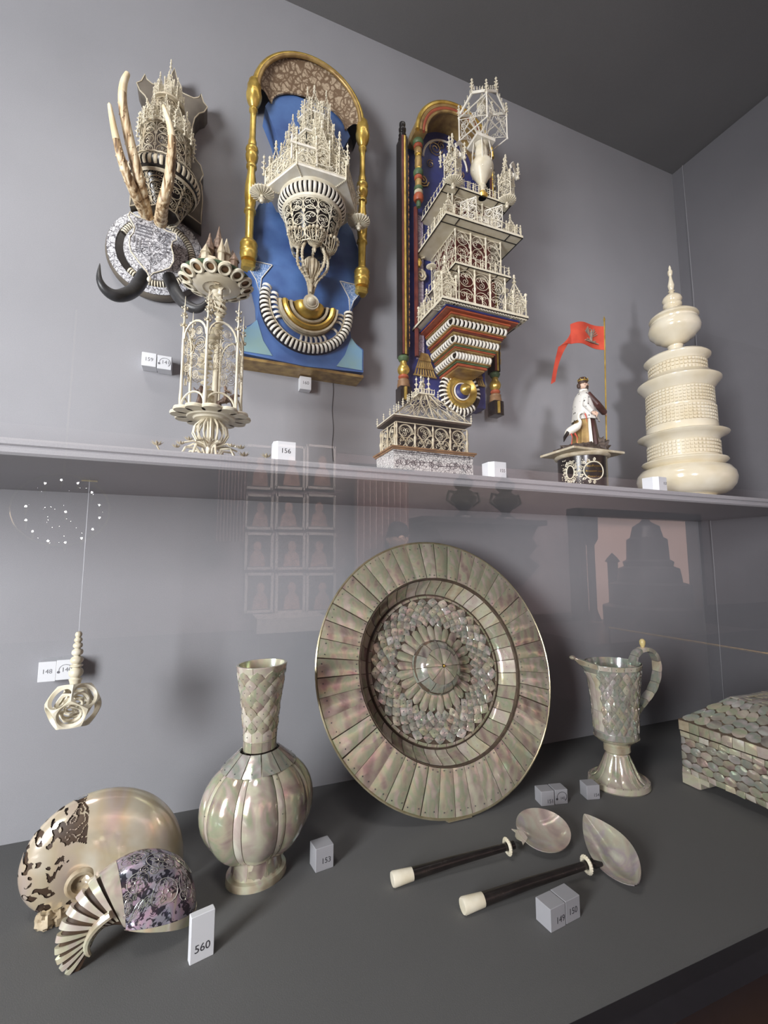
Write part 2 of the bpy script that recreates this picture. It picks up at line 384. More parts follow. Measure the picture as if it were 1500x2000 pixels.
# the gallery room in front of the case (seen only as a reflection in the glass)
YR = -3.0
mb = MB(); mb.box((3.2, YR-.05, .20), (13.5, .1, 1.5)); struct(mb, 'wall_front', M['room_wall'])
mb = MB(); mb.box((3.2, YR-.05, -1.05), (13.5, .12, 1.0)); struct(mb, 'baseboard_front', M['canvas'])
mb = MB(); mb.box((3.2, YR-.05, 2.0), (13.5, .12, 2.1)); struct(mb, 'trim_9', M['canvas'])
mb = MB(); mb.box((3.2, -1.3, -EYE-.02), (13.5, 3.4, .04)); struct(mb, 'trim_8', M['room_carpet'])

# ------------------------------------------------------------------ mother-of-pearl basin
def basin():
    rng = random.Random(3); R = .268
    root = thing('basin', 'large round mother of pearl basin leaning against the back wall', 'basin', (.469, .7925, TZ), (-.276, 0, 0))
    def prof(r):         # height toward the viewer
        if r >= .183: return .004 + .004*math.cos((r-.183)/.085*PI*.5)
        if r >= .156: s = (.183-r)/.027; return .002 - .036*math.sin(s*PI/2)**1.1
        if r >= .150: return -.034 + .006*(.156-r)/.006
        if r >= .056: return -.028 - .006*math.sin((r-.056)/.094*PI)
        return -.028 + .034*math.sqrt(max(0, 1-(r/.0565)**2))
    def S(a, r):
        h = prof(r); e = .0008; d = (prof(r+e)-prof(r-e))/(2*e)
        d = max(-3, min(3, d))
        p = Vector((r*math.cos(a), -h-.012, R + r*math.sin(a)))
        n = Vector((d*math.cos(a), -1, d*math.sin(a))).normalized()
        n = Vector((-d*math.cos(a)*-1*-1, -1, -d*math.sin(a)*-1*-1)).normalized() if False else n
        return p, n
    mb = MB()     # dark tray under the plates, shows in the joints
    prf = [(.001, prof(0))] + [(r/1000, prof(r/1000)) for r in list(range(6, 56, 8)) + [56, 60, 80, 110, 150, 156, 160, 166, 174, 180, 183, 200, 266]]
    mb.lathe([(r, h-.0030) for r, h in prf] + [(.2675, .002), (.2675, -.004), (.19, -.010), (.15, -.046), (.001, -.046)], 96, (0, 0, 0), close=False, M=T((0, -.012, R)) @ RX(PI/2))
    part(mb, 'tray', M['joint'], root)
    mb = MB(); mb.tube([(.268*math.cos(2*PI*i/96), -.0145, R+.268*math.sin(2*PI*i/96)) for i in range(96)], .0022, 5, True)
    part(mb, 'rim_band', M['silver'], root)
    for rr in (.1835, .1535):
        mb = MB(); mb.tube([(rr*math.cos(2*PI*i/96), -prof(rr)-.0125, R+rr*math.sin(2*PI*i/96)) for i in range(96)], .0009, 4, True)
        part(mb, 'inlay_ring', M['joint'], root)
    N = 46
    for i in range(N):
        a0 = 2*PI*i/N; g = .0035; a1 = a0 + 2*PI/N
        mb = patch(S, a0+g+rng.uniform(-.008, .004), a1-g, .1855, .2655, 4, 4, .0022, .002, (rng.uniform(-.0022, .0022), rng.uniform(-.0012, .0012)))
        part(mb, 'rim_plate', M['pearl'], root)
    N = 40
    for i in range(N):
        a0 = 2*PI*i/N; a1 = a0 + 2*PI/N
        mb = patch(S, a0+.005, a1-.005, .1575, .1815, 3, 5, .0006, .0015, (rng.uniform(-.0012, .0012), rng.uniform(-.001, .001)))
        part(mb, 'cavetto_plate', M['pearl_cream'] if rng.random() < .5 else M['pearl'], root)
    N = 44
    for i in range(N):
        a0 = 2*PI*i/N; a1 = a0 + 2*PI/N
        part(patch(S, a0+.005, a1-.005, .1475, .1525, 2, 1, 0, .001, (rng.uniform(-.0006, .0006), 0)), 'border_plate', M['pearl'], root)
    rings = [(.138, 38), (.1265, 36), (.1155, 34), (.105, 32), (.0955, 30)]
    for k, (rc, n) in enumerate(rings):
        n = 34
        for i in range(n):
            ac = 2*PI*(i + (k % 2)*.5)/n; da = PI/n*.97; dr = .0098
            poly = [(ac-da*.08, rc+dr), (ac-da*.55, rc+dr*.62), (ac-da, rc+.0005), (ac-da*.62, rc-dr*.5), (ac, rc-dr), (ac+da*.62, rc-dr*.5), (ac+da, rc+.0005), (ac+da*.55, rc+dr*.62)]
            mb = tile(S, poly, .0016, .0015, (rng.uniform(-.0022, .0022), rng.uniform(-.0018, .0018)), .0006)
            part(mb, 'scale_plate', M['pearl_dark'] if rng.random() < .62 else M['pearl'], root, angle=60)
    for i in range(26):
        a0 = 2*PI*i/26; ac = a0 + PI/26; da = PI/26*.95; L = .0885 + (.005 if i % 2 else 0)
        poly = [(ac, L), (ac-da*.75, L-.004), (ac-da, L-.012), (ac-da, .0572), (ac, .0568), (ac+da, .0572), (ac+da, L-.012), (ac+da*.75, L-.004)]
        part(tile(S, poly, .0026, .0015, (rng.uniform(-.001, .001), rng.uniform(-.001, .001)), .0004), 'petal_plate', M['pearl'], root, angle=60)
    N = 12
    for i in range(N):
        a0 = 2*PI*i/N
        part(patch(S, a0+.015, a0+2*PI/N-.015,   .0365, .0562, 3, 3, .0012, .0012, (rng.uniform(-.002, .002), rng.uniform(-.002, .002))), 'boss_plate', M['pearl_dark'], root)
    for i in range(8):
        a0 = 2*PI*i/8
        part(patch(S, a0+.02, a0+2*PI/8-.02, .004, .036, 4, 3, .001, .0012, (rng.uniform(-.002, .002), rng.uniform(-.002, .002))), 'boss_plate', M['pearl'], root)
    mb = MB()
    p, n_ = S(0, .001); mb.ball(p, .003, 8); part(mb, 'centre_pin', M['gold'], root)
    mb = MB()            # tiny dark rivets
    for i in range(46):
        for q in (.25, .75):
            a = 2*PI*(i+q)/46
            for r_ in (.190+rng.uniform(-.001, .002), .2575+rng.uniform(-.004, .003)):
                p, n_ = S(a+rng.uniform(-.01, .01), r_); mb.ball(p+n_*.0016, .0012, 4)
    for k, (rc, n) in enumerate(rings):
        for i in range(34):
            p, n_ = S(2*PI*(i + (k % 2)*.5)/34, rc); mb.ball(p+n_*.0022, .0011, 4)
    for i in range(40):
        p, n_ = S(2*PI*(i+.5)/40, .171); mb.ball(p+n_*.0008, .0008, 4)
    part(mb, 'rivets', M['ink'], root, kind='stuff')
    mb = MB(); mb.box((-.01, -.012, -.0012), (.05, .012, .0024)); part(mb, 'foot_clip', M['silver'], root)
    mb = MB()            # easel behind
    for x in (-.09, .09): mb.tube([(x, .043, .02), (x, .043, .40)], .004, 6)
    mb.tube([(-.09, .043, .38), (.09, .043, .38)], .004, 6)
    part(mb, 'easel', M['black'], root)
basin()

# ------------------------------------------------------------------ mother-of-pearl flask
def flask():
    rng = random.Random(5)
    root = thing('flask', 'bulbous ribbed mother of pearl flask with a tall scale-patterned neck', 'flask', (.093, .768, TZ), (0, 0, math.radians(22)))
    sx, sy = 1.0, .84
    def S(prof):
        def f(a, t):
            r, z = prof(t); e = .01; r1, z1 = prof(t+e); r0, z0 = prof(t-e)
            tr, tz = (r1-r0), (z1-z0); l = math.hypot(tr, tz) or 1
            c, s_ = math.cos(a), math.sin(a)
            return Vector((r*c*sx, r*s_*sy, z)), Vector((c*tz/l, s_*tz/l, -tr/l)).normalized()
        return f
    def body(t):
        a = -PI/2*.80 + t*PI*(.80/2+.83/2); return .084*max(.05, math.cos(a))**.86, .103 + .073*math.sin(a)
    SB = S(body)
    N = 8; w = .15
    mb = MB(); mb.lathe([(max(.001, body(i/24)[0]-.0015), body(i/24)[1]) for i in range(25)], 48, sx=sx, sy=sy); part(mb, 'body_core', M['joint'], root)
    for i in range(N):
        a0 = 2*PI*i/N; a1 = a0+2*PI/N
        part(patch(SB, a0+w*.55, a1-w*.55, .0, 1., 10, 16, .0050, .002), 'lobe_panel', M['pearl'], root)
        mb = patch(SB, a0-w*.46, a0+w*.46, 0., 1., 2, 16, .0012, .002)
        part(mb, 'rib_strip', M['pearl_cream'], root)
    def coll(t): return .056-.026*t, .1655+.0215*t
    SCo = S(coll)
    for i in range(12):
        a0 = 2*PI*(i+.3)/12
        part(patch(SCo, a0+.02, a0+2*PI/12-.02, -.12, .93, 3, 3, .0004, .002, (rng.uniform(-.001, .001), 0)), 'collar_plate', M['pearl_dark'], root)
    def neck(t): return .0265 + .0015*t + .0135*t**2, .186 + .129*t
    SN = S(neck)
    mb = MB(); mb.lathe([(neck(i/12)[0]-.001, neck(i/12)[1]) for i in range(13)] + [(neck(1)[0]-.0045, .315), (neck(.6)[0]-.0045, neck(.6)[1]), (.02, .21)], 40, sx=sx, sy=sy, close=False)
    part(mb, 'neck_core', M['pearl_cream'], root, smooth=True)
    def rows(t0, t1, n, mat, nm):
        for i in range(n):
            a0 = 2*PI*i/n
            part(patch(SN, a0+.012, a0+2*PI/n-.012, t0, t1, 3, 2, .0003, .001, (rng.uniform(-.0005, .0005), rng.uniform(-.0004, .0004))), nm, mat, root)
    rows(.0, .115, 10, M['pearl'], 'band_plate'); rows(.125, .235, 10, M['pearl_cream'], 'band_plate'); rows(.925, .995, 8, M['pearl_cream'], 'lip_plate')
    rowsn = 8; n = 10
    for k in range(rowsn):
        tc = .285 + k*.084
        for i in range(n):
            ac = 2*PI*(i+(k % 2)*.5)/n; da = PI/n*.97; dt = .078
            poly = [(ac, tc+dt), (ac-da*.55, tc+dt*.62), (ac-da, tc), (ac-da*.7, tc-dt*.42), (ac, tc-dt), (ac+da*.7, tc-dt*.42), (ac+da, tc), (ac+da*.55, tc+dt*.62)]
            part(tile(SN, poly, .0011, .001, (rng.uniform(-.0009, .0009), rng.uniform(-.0009, .0009)), .0004), 'scale_plate', M['pearl'] if rng.random() < .7 else M['pearl_cream'], root, angle=60)
    def foot(t): return .036 + .006*abs(1-t)**2, .006+.028*t
    SF = S(foot)
    mb = MB(); mb.lathe([(.047, 0), (.0475, .004), (.046, .010), (.040, .0115), (.037, .02), (.036, .032), (.030, .04)], 40, sx=sx, sy=sy); part(mb, 'foot_ring', M['pearl_cream'], root)
    for i in range(8):
        a0 = 2*PI*i/8
        part(patch(SF, a0+.02, a0+2*PI/8-.02, .22, .98, 3, 3, .0006, .001, (rng.uniform(-.0015, .0015), 0)), 'foot_plate', M['pearl'], root)
    mb = MB()
    for k in range(rowsn):
        for i in range(n):
            p, q = SN(2*PI*(i+(k % 2)*.5)/n, .285+k*.084); mb.ball(p+q*.0014, .0008, 4)
    for i in range(12):
        for t in (.3, .55, .8):
            p, q = SB(2*PI*i/12, t); mb.ball(p+q*.0014, .0008, 4)
        p, q = SCo(2*PI*(i+.8)/12, .05); mb.ball(p+q*.0006, .0008, 4)
        p, q = SN(2*PI*(i+.5)/10, .18); mb.ball(p+q*.0006, .0008, 4)
    part(mb, 'rivets', M['ink'], root, kind='stuff')
flask()

# ------------------------------------------------------------------ mother-of-pearl jug
def jug():
    rng = random.Random(9)
    root = thing('jug', 'mother of pearl jug with a curled handle and a spout', 'jug', (.852, .772, TZ), (0, 0, math.radians(-8)))
    def mk(prof, sx=1, sy=.88):
        def f(a, t):
            r, z, ox = prof(a, t); e = .01; r1, z1, o1 = prof(a, t+e); r0, z0, o0 = prof(a, t-e)
            tr, tz = r1-r0, z1-z0; l = math.hypot(tr, tz) or 1; c, s_ = math.cos(a), math.sin(a)
            return Vector((r*c*sx+ox, r*s_*sy, z)), Vector((c*tz/l, s_*tz/l, -tr/l)).normalized()
        return f
    def body(a, t):
        r = .047 + .004*t + .011*max(0, t)**3; z = .100 + .155*t
        d = abs((a-PI+PI) % (2*PI) - PI); s = max(0, 1-abs(((a % (2*PI))-PI))/.55)   # spout towards -x
        k = max(0, (t-.72)/.28); g = s*s*(3-2*s)
        return r + g*k*k*.042, z + g*k*k*.016, 0
    SB = mk(body)
    mb = MB(); mb.grid(lambda u, v: SB(2*PI*u, v)[0] - SB(2*PI*u, v)[1]*.001, 48, 16, True); mb.grid(lambda u, v: SB(2*PI*(1-u), .995-v*.98)[0] - SB(2*PI*(1-u), .995-v*.98)[1]*.004, 48, 16, True)
    mb.lathe([(.001, .099), (.047, .099)], 40, sy=.88, close=False)
    part(mb, 'body', M['pearl_dark'], root)
    for k in range(10):
        tc = .16 + k*.076; n = 20
        for i in range(n):
            ac = 2*PI*(i+(k % 2)*.5)/n; da = PI/n*.97; dt = .073
            if abs(ac % (2*PI)-PI) < .42: continue
            poly = [(ac, tc+dt), (ac-da*.55, tc+dt*.55), (ac-da, tc), (ac-da*.6, tc-dt*.5), (ac, tc-dt), (ac+da*.6, tc-dt*.5), (ac+da, tc), (ac+da*.55, tc+dt*.55)]
            part(tile(SB, poly, .0010, .001, (rng.uniform(-.0014, .0014), rng.uniform(-.0014, .0014)), .0006), 'scale_plate', M['pearl_dark'] if rng.random() < .6 else M['pearl'], root, angle=60)
    for q in range(3):
        a0 = PI-.42+q*.28
        for t0, t1 in ((.1, .36), (.37, .86)):
            part(patch(SB, a0+.01, a0+.27, t0, t1, 3, 4, .0005, .001, (rng.uniform(-.0006, .0006), 0)), 'spout_strip', M['pearl_cream'], root)
    for i in range(14):
        a0 = 2*PI*i/14
        part(patch(SB, a0+.012, a0+2*PI/14-.012, .935, .995, 3, 2, .0003, .001, (rng.uniform(-.0006, .0006), 0)), 'lip_plate', M['pearl_cream'], root)
        part(patch(SB, a0+.012, a0+2*PI/14-.012, .0, .075, 3, 2, .0003, .001, (rng.uniform(-.0006, .0006), 0)), 'base_plate', M['pearl_dark'], root)
    mb = MB(); mb.ball((-.1005, 0, .270), .0075, 10, .6); part(mb, 'spout_curl', M['pearl'], root)
    mb = MB(); mb.lathe([(.048, .0995), (.040, .092), (.026, .088), (.025, .083), (.028, .081), (.028, .070), (.025, .068), (.024, .066)], 36, sy=.9); part(mb, 'stem', M['pearl_cream'], root)
    def foot(a, t): t = max(0, t); return .0605 - .037*t**.62, .012 + .054*t**1.5, 0
    SF = mk(foot, 1, .92)
    mb = MB(); mb.lathe([(.0615, 0), (.064, .003), (.0625, .012), (.059, .0135)] + [(foot(0, i/10)[0]-.0008, foot(0, i/10)[1]) for i in range(11)], 40, sy=.92); part(mb, 'foot', M['pearl_cream'], root)
    for i in range(12):
        a0 = 2*PI*i/12
        part(patch(SF, a0+.03, a0+2*PI/12-.03, .03, .97, 4, 6, .0022, .001, (rng.uniform(-.001, .001), 0)), 'foot_plate', M['pearl'], root)
    # handle: curled strap
    pts = []
    for i in range(25):
        s = i/24; a = math.radians(165 - 240*s)
        pts.append((.098 + .034*math.cos(a)*(1 if s < .6 else 1), .235 + .048*math.sin(a) - (0 if s < .75 else (s-.75)*.05)))
    pts = [(.050, .222), (.052, .248), (.060, .268), (.078, .279), (.098, .278), (.113, .264), (.118, .240), (.113, .214), (.100, .190), (.082, .172), (.066, .158), (.054, .146)]
    def bez(ps, m):
        out = []
        for i in range(m+1):
            x = i/m*(len(ps)-1); k = min(int(x), len(ps)-2); f = x-k
            p0 = ps[max(k-1, 0)]; p1 = ps[k]; p2 = ps[k+1]; p3 = ps[min(k+2, len(ps)-1)]
            out.append(tuple(.5*((2*b)+(-a+c)*f+(2*a-5*b+4*c-d)*f*f+(-a+3*b-3*c+d)*f**3) for a, b, c, d in zip(p0, p1, p2, p3)))
        return out
    pp = bez(pts, 36)
    for q in range(12):
        mb = MB(); seg = pp[q*3:q*3+4]; vs = []; nn = len(seg)
        for i, (x, z) in enumerate(seg):
            j = q*3+i; a = pp[max(j-1, 0)]; b = pp[min(j+1, 36)]; t = Vector((b[0]-a[0], 0, b[1]-a[1])).normalized(); nr = Vector((-t.z, 0, t.x))
            f = .97 if 0 < i < nn-1 else .9
            c = Vector((x, 0, z)) + (t*.0004 if i == 0 else -t*.0004 if i == nn-1 else Vector())
            vs += [c+nr*.004*f+Vector((0, -.010*f, 0)), c+nr*.0055*f, c+nr*.004*f+Vector((0, .010*f, 0)), c-nr*.0045*f+Vector((0, .010*f, 0)), c-nr*.0045*f+Vector((0, -.010*f, 0))]
        fs = [(i*5+k, i*5+(k+1) % 5, i*5+5+(k+1) % 5, i*5+5+k) for i in range(nn-1) for k in range(5)] + [tuple(range(4, -1, -1)), tuple((nn-1)*5+k for k in range(5))]
        mb.add(vs, fs); part(mb, 'handle_plate', M['pearl_dark'] if q % 3 else M['pearl_cream'], root)
    mb = MB(); mb.lathe([(.004, .278), (.0055, .281), (.004, .285), (.0062, .291), (.0066, .297), (.004, .3015), (.0001, .303)], 14, (.082, 0, 0)); part(mb, 'knob', plain('amber_ivory', (.72, .58, .26), None, 30, .3), root, 'yellow ivory knob')
    mb = MB()
    for k in range(10):
        for i in range(20):
            a = 2*PI*(i+(k % 2)*.5)/20
            if abs(a % (2*PI)-PI) < .42: continue
            p, q = SB(a, .16+k*.076); mb.ball(p+q*.0016, .0009, 4)
    for i in range(24):
        p, q = SF(2*PI*i/24, .0); mb.ball(p+q*.001, .0009, 4)
        p, q = SB(2*PI*i/24, .965); mb.ball(p+q*.0006, .0009, 4)
    part(mb, 'rivets', M['ink'], root, kind='stuff')
jug()

# ------------------------------------------------------------------ mother-of-pearl chest
def chest():
    rng = random.Random(11)
    X0, X1, Y0, Y1 = .985, 1.37, .44, .722; cx, cy = (X0+X1)/2, (Y0+Y1)/2
    root = thing('chest', 'mother of pearl scale-covered chest with a sloping lid at the right edge', 'chest', (cx, cy, TZ))
    hx, hy = (X1-X0)/2, (Y1-Y0)/2; zb, zt, zl, zp = .024, .110, .134, .190; ins = .066
    mb = MB(); mb.box((0, 0, (zb+zt)/2), (2*hx, 2*hy, zt-zb)); part(mb, 'body', M['joint'], root, smooth=False)
    mb = MB(); mb.box((0, 0, (zt+zl)/2+.001), (2*hx+.004, 2*hy+.004, zl-zt-.002))
    mb.add([(sx*hx, sy*hy, zl) for sx, sy in ((-1,-1),(1,-1),(1,1),(-1,1))] + [(sx*(hx-ins), sy*(hy-ins), zp) for sx, sy in ((-1,-1),(1,-1),(1,1),(-1,1))],
           [(0,1,5,4),(1,2,6,5),(2,3,7,6),(3,0,4,7),(4,5,6,7)])
    lid = part(mb, 'lid', M['joint'], root, smooth=False)
    # left face and slopes carry the plates: u runs along y (towards the viewer), v up
    def face(par, mat_list, P, L, H, nu, nv, kind):
        for k in range(nv):
            for i in range(-1, nu+1):
                uc = (i+.5+(k % 2)*.5)/nu; vc = (k+.5)/nv; du = .5/nu*(1.08 if kind == 'scale' else .97); dv = .5/nv*(1.12 if kind == 'scale' else .93)
                if kind == 'scale': poly = [(uc-du, vc-dv*.35), (uc-du*.95, vc+dv*.3), (uc-du*.6, vc+dv*.8), (uc, vc+dv), (uc+du*.6, vc+dv*.8), (uc+du*.95, vc+dv*.3), (uc+du, vc-dv*.35), (uc+du*.55, vc-dv*.75), (uc, vc-dv*.95), (uc-du*.55, vc-dv*.75)]
                else: poly = [(uc-du, vc-dv), (uc-du, vc+dv), (uc, vc+dv), (uc+du, vc+dv), (uc+du, vc-dv), (uc, vc-dv)]
                poly = [(min(.998, max(.002, a)), min(.998, max(.002, b))) for a, b in poly]
                if max(p[0] for p in poly)-min(p[0] for p in poly) < .3/nu: continue
                part(tile(P, poly, .0010, .0008, (rng.uniform(-.0014, .0014), rng.uniform(-.0014, .0014)), .0012), kind+'_plate', rng.choice(mat_list), par, angle=60)
    W, ny = 2*hy, 9
    D = [M['pearl_dark'], M['pearl_dark'], M['pearl']]; K = [M['pearl_cream'], M['pearl']]
    face(root, D, lambda u, v: (Vector((-hx, hy-u*W, zb+.012+v*(zt-zb-.024))), Vector((-1, 0, 0))), W, 0, 13, 4, 'scale')
    face(root, K, lambda u, v: (Vector((-hx, hy-u*W, zb+v*.012)), Vector((-1, 0, 0))), W, 0, 16, 1, 'border')
    face(root, K, lambda u, v: (Vector((-hx, hy-u*W, zt-.012+v*.012)), Vector((-1, 0, 0))), W, 0, 14, 1, 'border')
    face(lid, K, lambda u, v: (Vector((-hx-.002, hy-u*W, zt+.002+v*(zl-zt-.003))), Vector((-1, 0, 0))), W, 0, 13, 1, 'border')
    def slope(u, v):
        y1 = hy-ins*v; return Vector((-hx+ins*v, y1-u*2*y1, zl+(zp-zl)*v)), Vector((-(zp-zl), 0, ins)).normalized()
    face(lid, D, slope, W, 0, 11, 4, 'scale')
    sy = (zp-zl)
    face(lid, K, lambda u, v: (Vector((-hx+ins+u*2*(hx-ins), hy-ins-v*2*(hy-ins), zp)), Vector((0, 0, 1))), 0, 0, 7, 9, 'border')
    # bracket feet
    for fx in (-1, 1):
        for fy in (-1, 1):
            mb = MB(); mb.bevbox((fx*(hx-.012), fy*(hy-.018), .0125), (.032, .040, .025), .003)
            mb.box((fx*(hx-.012), fy*(hy-.046), .020), (.028, .020, .010))
            part(mb, 'foot', M['pearl_cream'], root)
chest()

# ------------------------------------------------------------------ nautilus shells
def nautilus(name, label, loc, rot, scale, k, mats, hole=None, tmax=5.4, width=.34, t0=-.5):
    root = thing(name, label, 'shell', loc, rot)
    def Sf(th, ph, inset=0):
        Rr = math.exp(-k*th); inner = Rr*math.exp(-k*2*PI)*.9
        c = math.cos(ph); rho = (Rr*.40 + Rr*.60*abs(c)**.8*(1 if c > 0 else -1)) if True else 0
        y = width*Rr*math.sin(ph)*(1-.12*math.cos(ph))
        rho = rho*(1-inset); y = y*(1-inset)
        return Vector((rho*math.cos(th)*scale, y*scale, rho*math.sin(th)*scale))
    nu, nv = (460, 200) if hole else (150, 64)
    P = [[Sf(t0+(tmax-t0)*i/nu, -2.3+4.6*j/nv) for j in range(nv+1)] for i in range(nu+1)]
    mb = MB(); vs = [p for r in P for p in r]; fs = []; m = nv+1
    for i in range(nu):
        for j in range(nv):
            c = (P[i][j]+P[i+1][j+1])/2
            if hole and hole(c/scale): continue
            fs.append((i*m+j, (i+1)*m+j, (i+1)*m+j+1, i*m+j+1))
    mb.add(vs, fs)
    body = part(mb, 'shell_wall', mats[0], root, angle=70)
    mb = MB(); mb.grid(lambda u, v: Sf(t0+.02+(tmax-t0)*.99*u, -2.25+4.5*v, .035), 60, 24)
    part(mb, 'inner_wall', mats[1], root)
    return root, Sf
def lump(mb, c, r, seed, amp=.25, fr=3, nu=18, nv=12):
    def P(u, v):
        a = 2*PI*u; b = PI*v; d = Vector((math.sin(b)*math.cos(a), math.sin(b)*math.sin(a), -math.cos(b)))
        q = 1+amp*noise.noise(d*fr + Vector((seed*3.1, seed, 0)))*2
        return Vector((c[0]+d.x*r[0]*q, c[1]+d.y*r[1]*q, c[2]+d.z*r[2]*q))
    mb.grid(P, nu, nv, True)
def shells():
    def hole(c):
        r = math.hypot(c.x, c.z)
        if c.x > .07 - .25*max(0, .3-c.z) or r < .24: return False
        if c.x > -.16 and c.z > .2:
            q = noise.noise(Vector((c.x*5.5, c.y*4, c.z*5.5+3))); return q > -.06 and abs(noise.noise(c*16)) > .05 and c.x < .03
        q = noise.noise(Vector((c.x*11, c.y*9, c.z*11))); q2 = noise.noise(Vector((c.x*19+5, c.y*19, c.z*19)))
        return q > .06 and q2 > -.22
    root, Sf = nautilus('nautilus_shell', 'large glossy pearl nautilus shell with pierced floral openwork at its left end', (-.143, .790, -.428), (0, 0, math.radians(10)), .130, .195, (M['shell'], M['shell_in']), hole, tmax=5.2, width=.31, t0=-.30)
    mb = MB(); mb.lathe([(.021, 0), (.022, .004), (.018, .007), (.013, .006), (.011, .001), (.004, -.001), (.0005, -.001)], 24, M=T((.0, -.031, -.002)) @ SC(.85) @ RX(PI/2)); part(mb, 'umbilicus', M['rough_shell'], root, 'rough yellow umbilicus ring')
    mb = MB()
    for q in range(5): lump(mb, (-.036+q*.014, -.012+.002*q, -.046-.001*q), (.013, .018, .010), q, .22, 3)
    part(mb, 'broken_edge', M['rough_shell'], root)
    # engraved shell with cut fins
    m, nt, b = new_mat('engraved_pearl'); v, oi = coords(nt, False)
    f = noise_tex(nt, v, 30, 2, 1.5); base = ramp(nt, f, [(.25, (.26, .19, .33)), (.45, (.38, .38, .43)), (.6, (.52, .36, .47)), (.75, (.56, .50, .34))])
    vo = nt.nodes.new('ShaderNodeTexVoronoi'); vo.inputs['Scale'].default_value = 32; nt.links.new(v, vo.inputs['Vector'])
    sn = nt.nodes.new('ShaderNodeMath'); sn.operation = 'SINE'; mu = nt.nodes.new('ShaderNodeMath'); mu.operation = 'MULTIPLY'; mu.inputs[1].default_value = 17
    nt.links.new(vo.outputs['Distance'], mu.inputs[0]); nt.links.new(mu.outputs[0], sn.inputs[0])
    f2 = noise_tex(nt, v, 105, 2, 2.2)
    ad = nt.nodes.new('ShaderNodeMath'); ad.operation = 'MULTIPLY_ADD'; ad.inputs[1].default_value = .10; nt.links.new(sn.outputs[0], ad.inputs[0]); nt.links.new(f2, ad.inputs[2])
    mask = ramp(nt, ad.outputs[0], [(.46, (.05, .045, .06)), (.50, (1, 1, 1))])
    mx = nt.nodes.new('ShaderNodeMix'); mx.data_type = 'RGBA'; mx.blend_type = 'MULTIPLY'; mx.inputs[0].default_value = .93
    nt.links.new(base, mx.inputs[6]); nt.links.new(mask, mx.inputs[7]); nt.links.new(mx.outputs[2], b.inputs['Base Color'])
    b.inputs['Roughness'].default_value = .25; b.inputs['Metallic'].default_value = .35; b.inputs['Coat Weight'].default_value = .4
    b.inputs['Thin Film Thickness'].default_value = 380; b.inputs['Thin Film IOR'].default_value = 1.6
    root = thing('engraved_nautilus_shell', 'dark engraved nautilus shell carved with flowers and a figure, with a fan of cut fins', 'shell', (-.078, .694, -.444), (math.radians(-6), 0, math.radians(16)))
    sc_ = .086; k = .17
    def S2(th, ph, ins=0):
        Rr = math.exp(-k*th) if th < 2 else math.exp(-k*2)*math.exp(-.13*(th-2))
        c = math.cos(ph); rho = (Rr*.38 + Rr*.62*abs(c)**.85*(1 if c > 0 else -1))*(1-ins); y = .46*Rr*math.sin(ph)*(1-ins)*(1 if th < 1.7 else max(.35, 1-.42*(th-1.7)))
        off = Vector((-.12*max(0, th-1.7), 0, 0)) if th > 1.7 else Vector()
        return (Vector((rho*math.cos(th), y, rho*math.sin(th)))+off)*sc_
    mb = MB(); mb.grid(lambda u, v: S2(-.24+2.1*u, -2.2+4.4*v), 70, 40); part(mb, 'engraved_wall', m, root, angle=70)
    mb = MB(); PF = lambda a, b: S2(a, b, -.006)          # engraved blossoms and tendrils
    for th, ph, r0 in ((1.35, -1.15, .20), (.55, -1.25, .24), (.95, -.55, .22), (.25, -.75, .17), (1.45, -.35, .17), (.5, -.1, .2), (1.55, -1.65, .14), (1.0, -1.75, .17)):
        n_ = 8
        for q in range(n_):
            a = 2*PI*q/n_; pts = [PF(th+r0*(.35+k_*.65)*math.cos(a+d_*.34), ph+r0*1.25*(.35+k_*.65)*math.sin(a+d_*.34)) for k_, d_ in ((0, -1), (.5, -1), (1, 0), (.5, 1), (0, 1))]
            mb.tube(pts, .0003, 3)
        circ(mb, PF, th, ph, r0*.30, .0005, 3, 10); circ(mb, PF, th, ph, r0*1.28, .0004, 3, 22)
        curl(mb, PF, th-r0*1.5, ph+r0*1.2, r0*.6, 0, 1.8, 1, .0004); curl(mb, PF, th+r0*1.3, ph-r0*1.3, r0*.5, 2, 1.8, -1, .0004)
    part(mb, 'engraved_blossoms', M['pearl_dark'], root, kind='stuff')
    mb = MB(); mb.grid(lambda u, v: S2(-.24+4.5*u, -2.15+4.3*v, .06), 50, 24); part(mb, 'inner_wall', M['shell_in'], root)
    mb = MB(); mb.grid(lambda u, v: S2(-.36+.16*u, -2.25+4.5*v, -.012), 4, 40); mb.grid(lambda u, v: S2(-.36, -2.25+4.5*v, -.012+.05*u), 2, 40); part(mb, 'lip_band', M['pearl_cream'], root)
    mb = MB(); mb.grid(lambda u, v: S2(1.72+.26*u, -2.25+4.5*v, -.012), 6, 40); part(mb, 'smooth_band', M['pearl'], root)
    for q in range(9):
        t = 2.04+q*.235; wd = .125
        mb = MB()
        mb.grid(lambda u, v: S2(t+wd*u, -1.9+3.8*v, -.03), 2, 22); mb.grid(lambda u, v: S2(t+wd*(1-u), -1.9+3.8*v, .05), 2, 22)
        mb.grid(lambda u, v: S2(t, -1.9+3.8*v, .05-.08*u), 1, 22); mb.grid(lambda u, v: S2(t+wd, -1.9+3.8*v, -.03+.08*u), 1, 22)
        part(mb, 'fin', M['pearl_cream'], root)
    mb = MB(); pts = [S2(2.0+.25*i, -1.25, -.05)*1.0 for i in range(9)]; pts = [Vector((p.x*.72-.003, p.y-.003, p.z*.72-.005)) for p in pts]
    mb.tube(pts, [.0045, .005, .005, .0045, .004, .004, .0035, .003, .002], 8); part(mb, 'scroll_border', M['pearl_cream'], root)
shells()

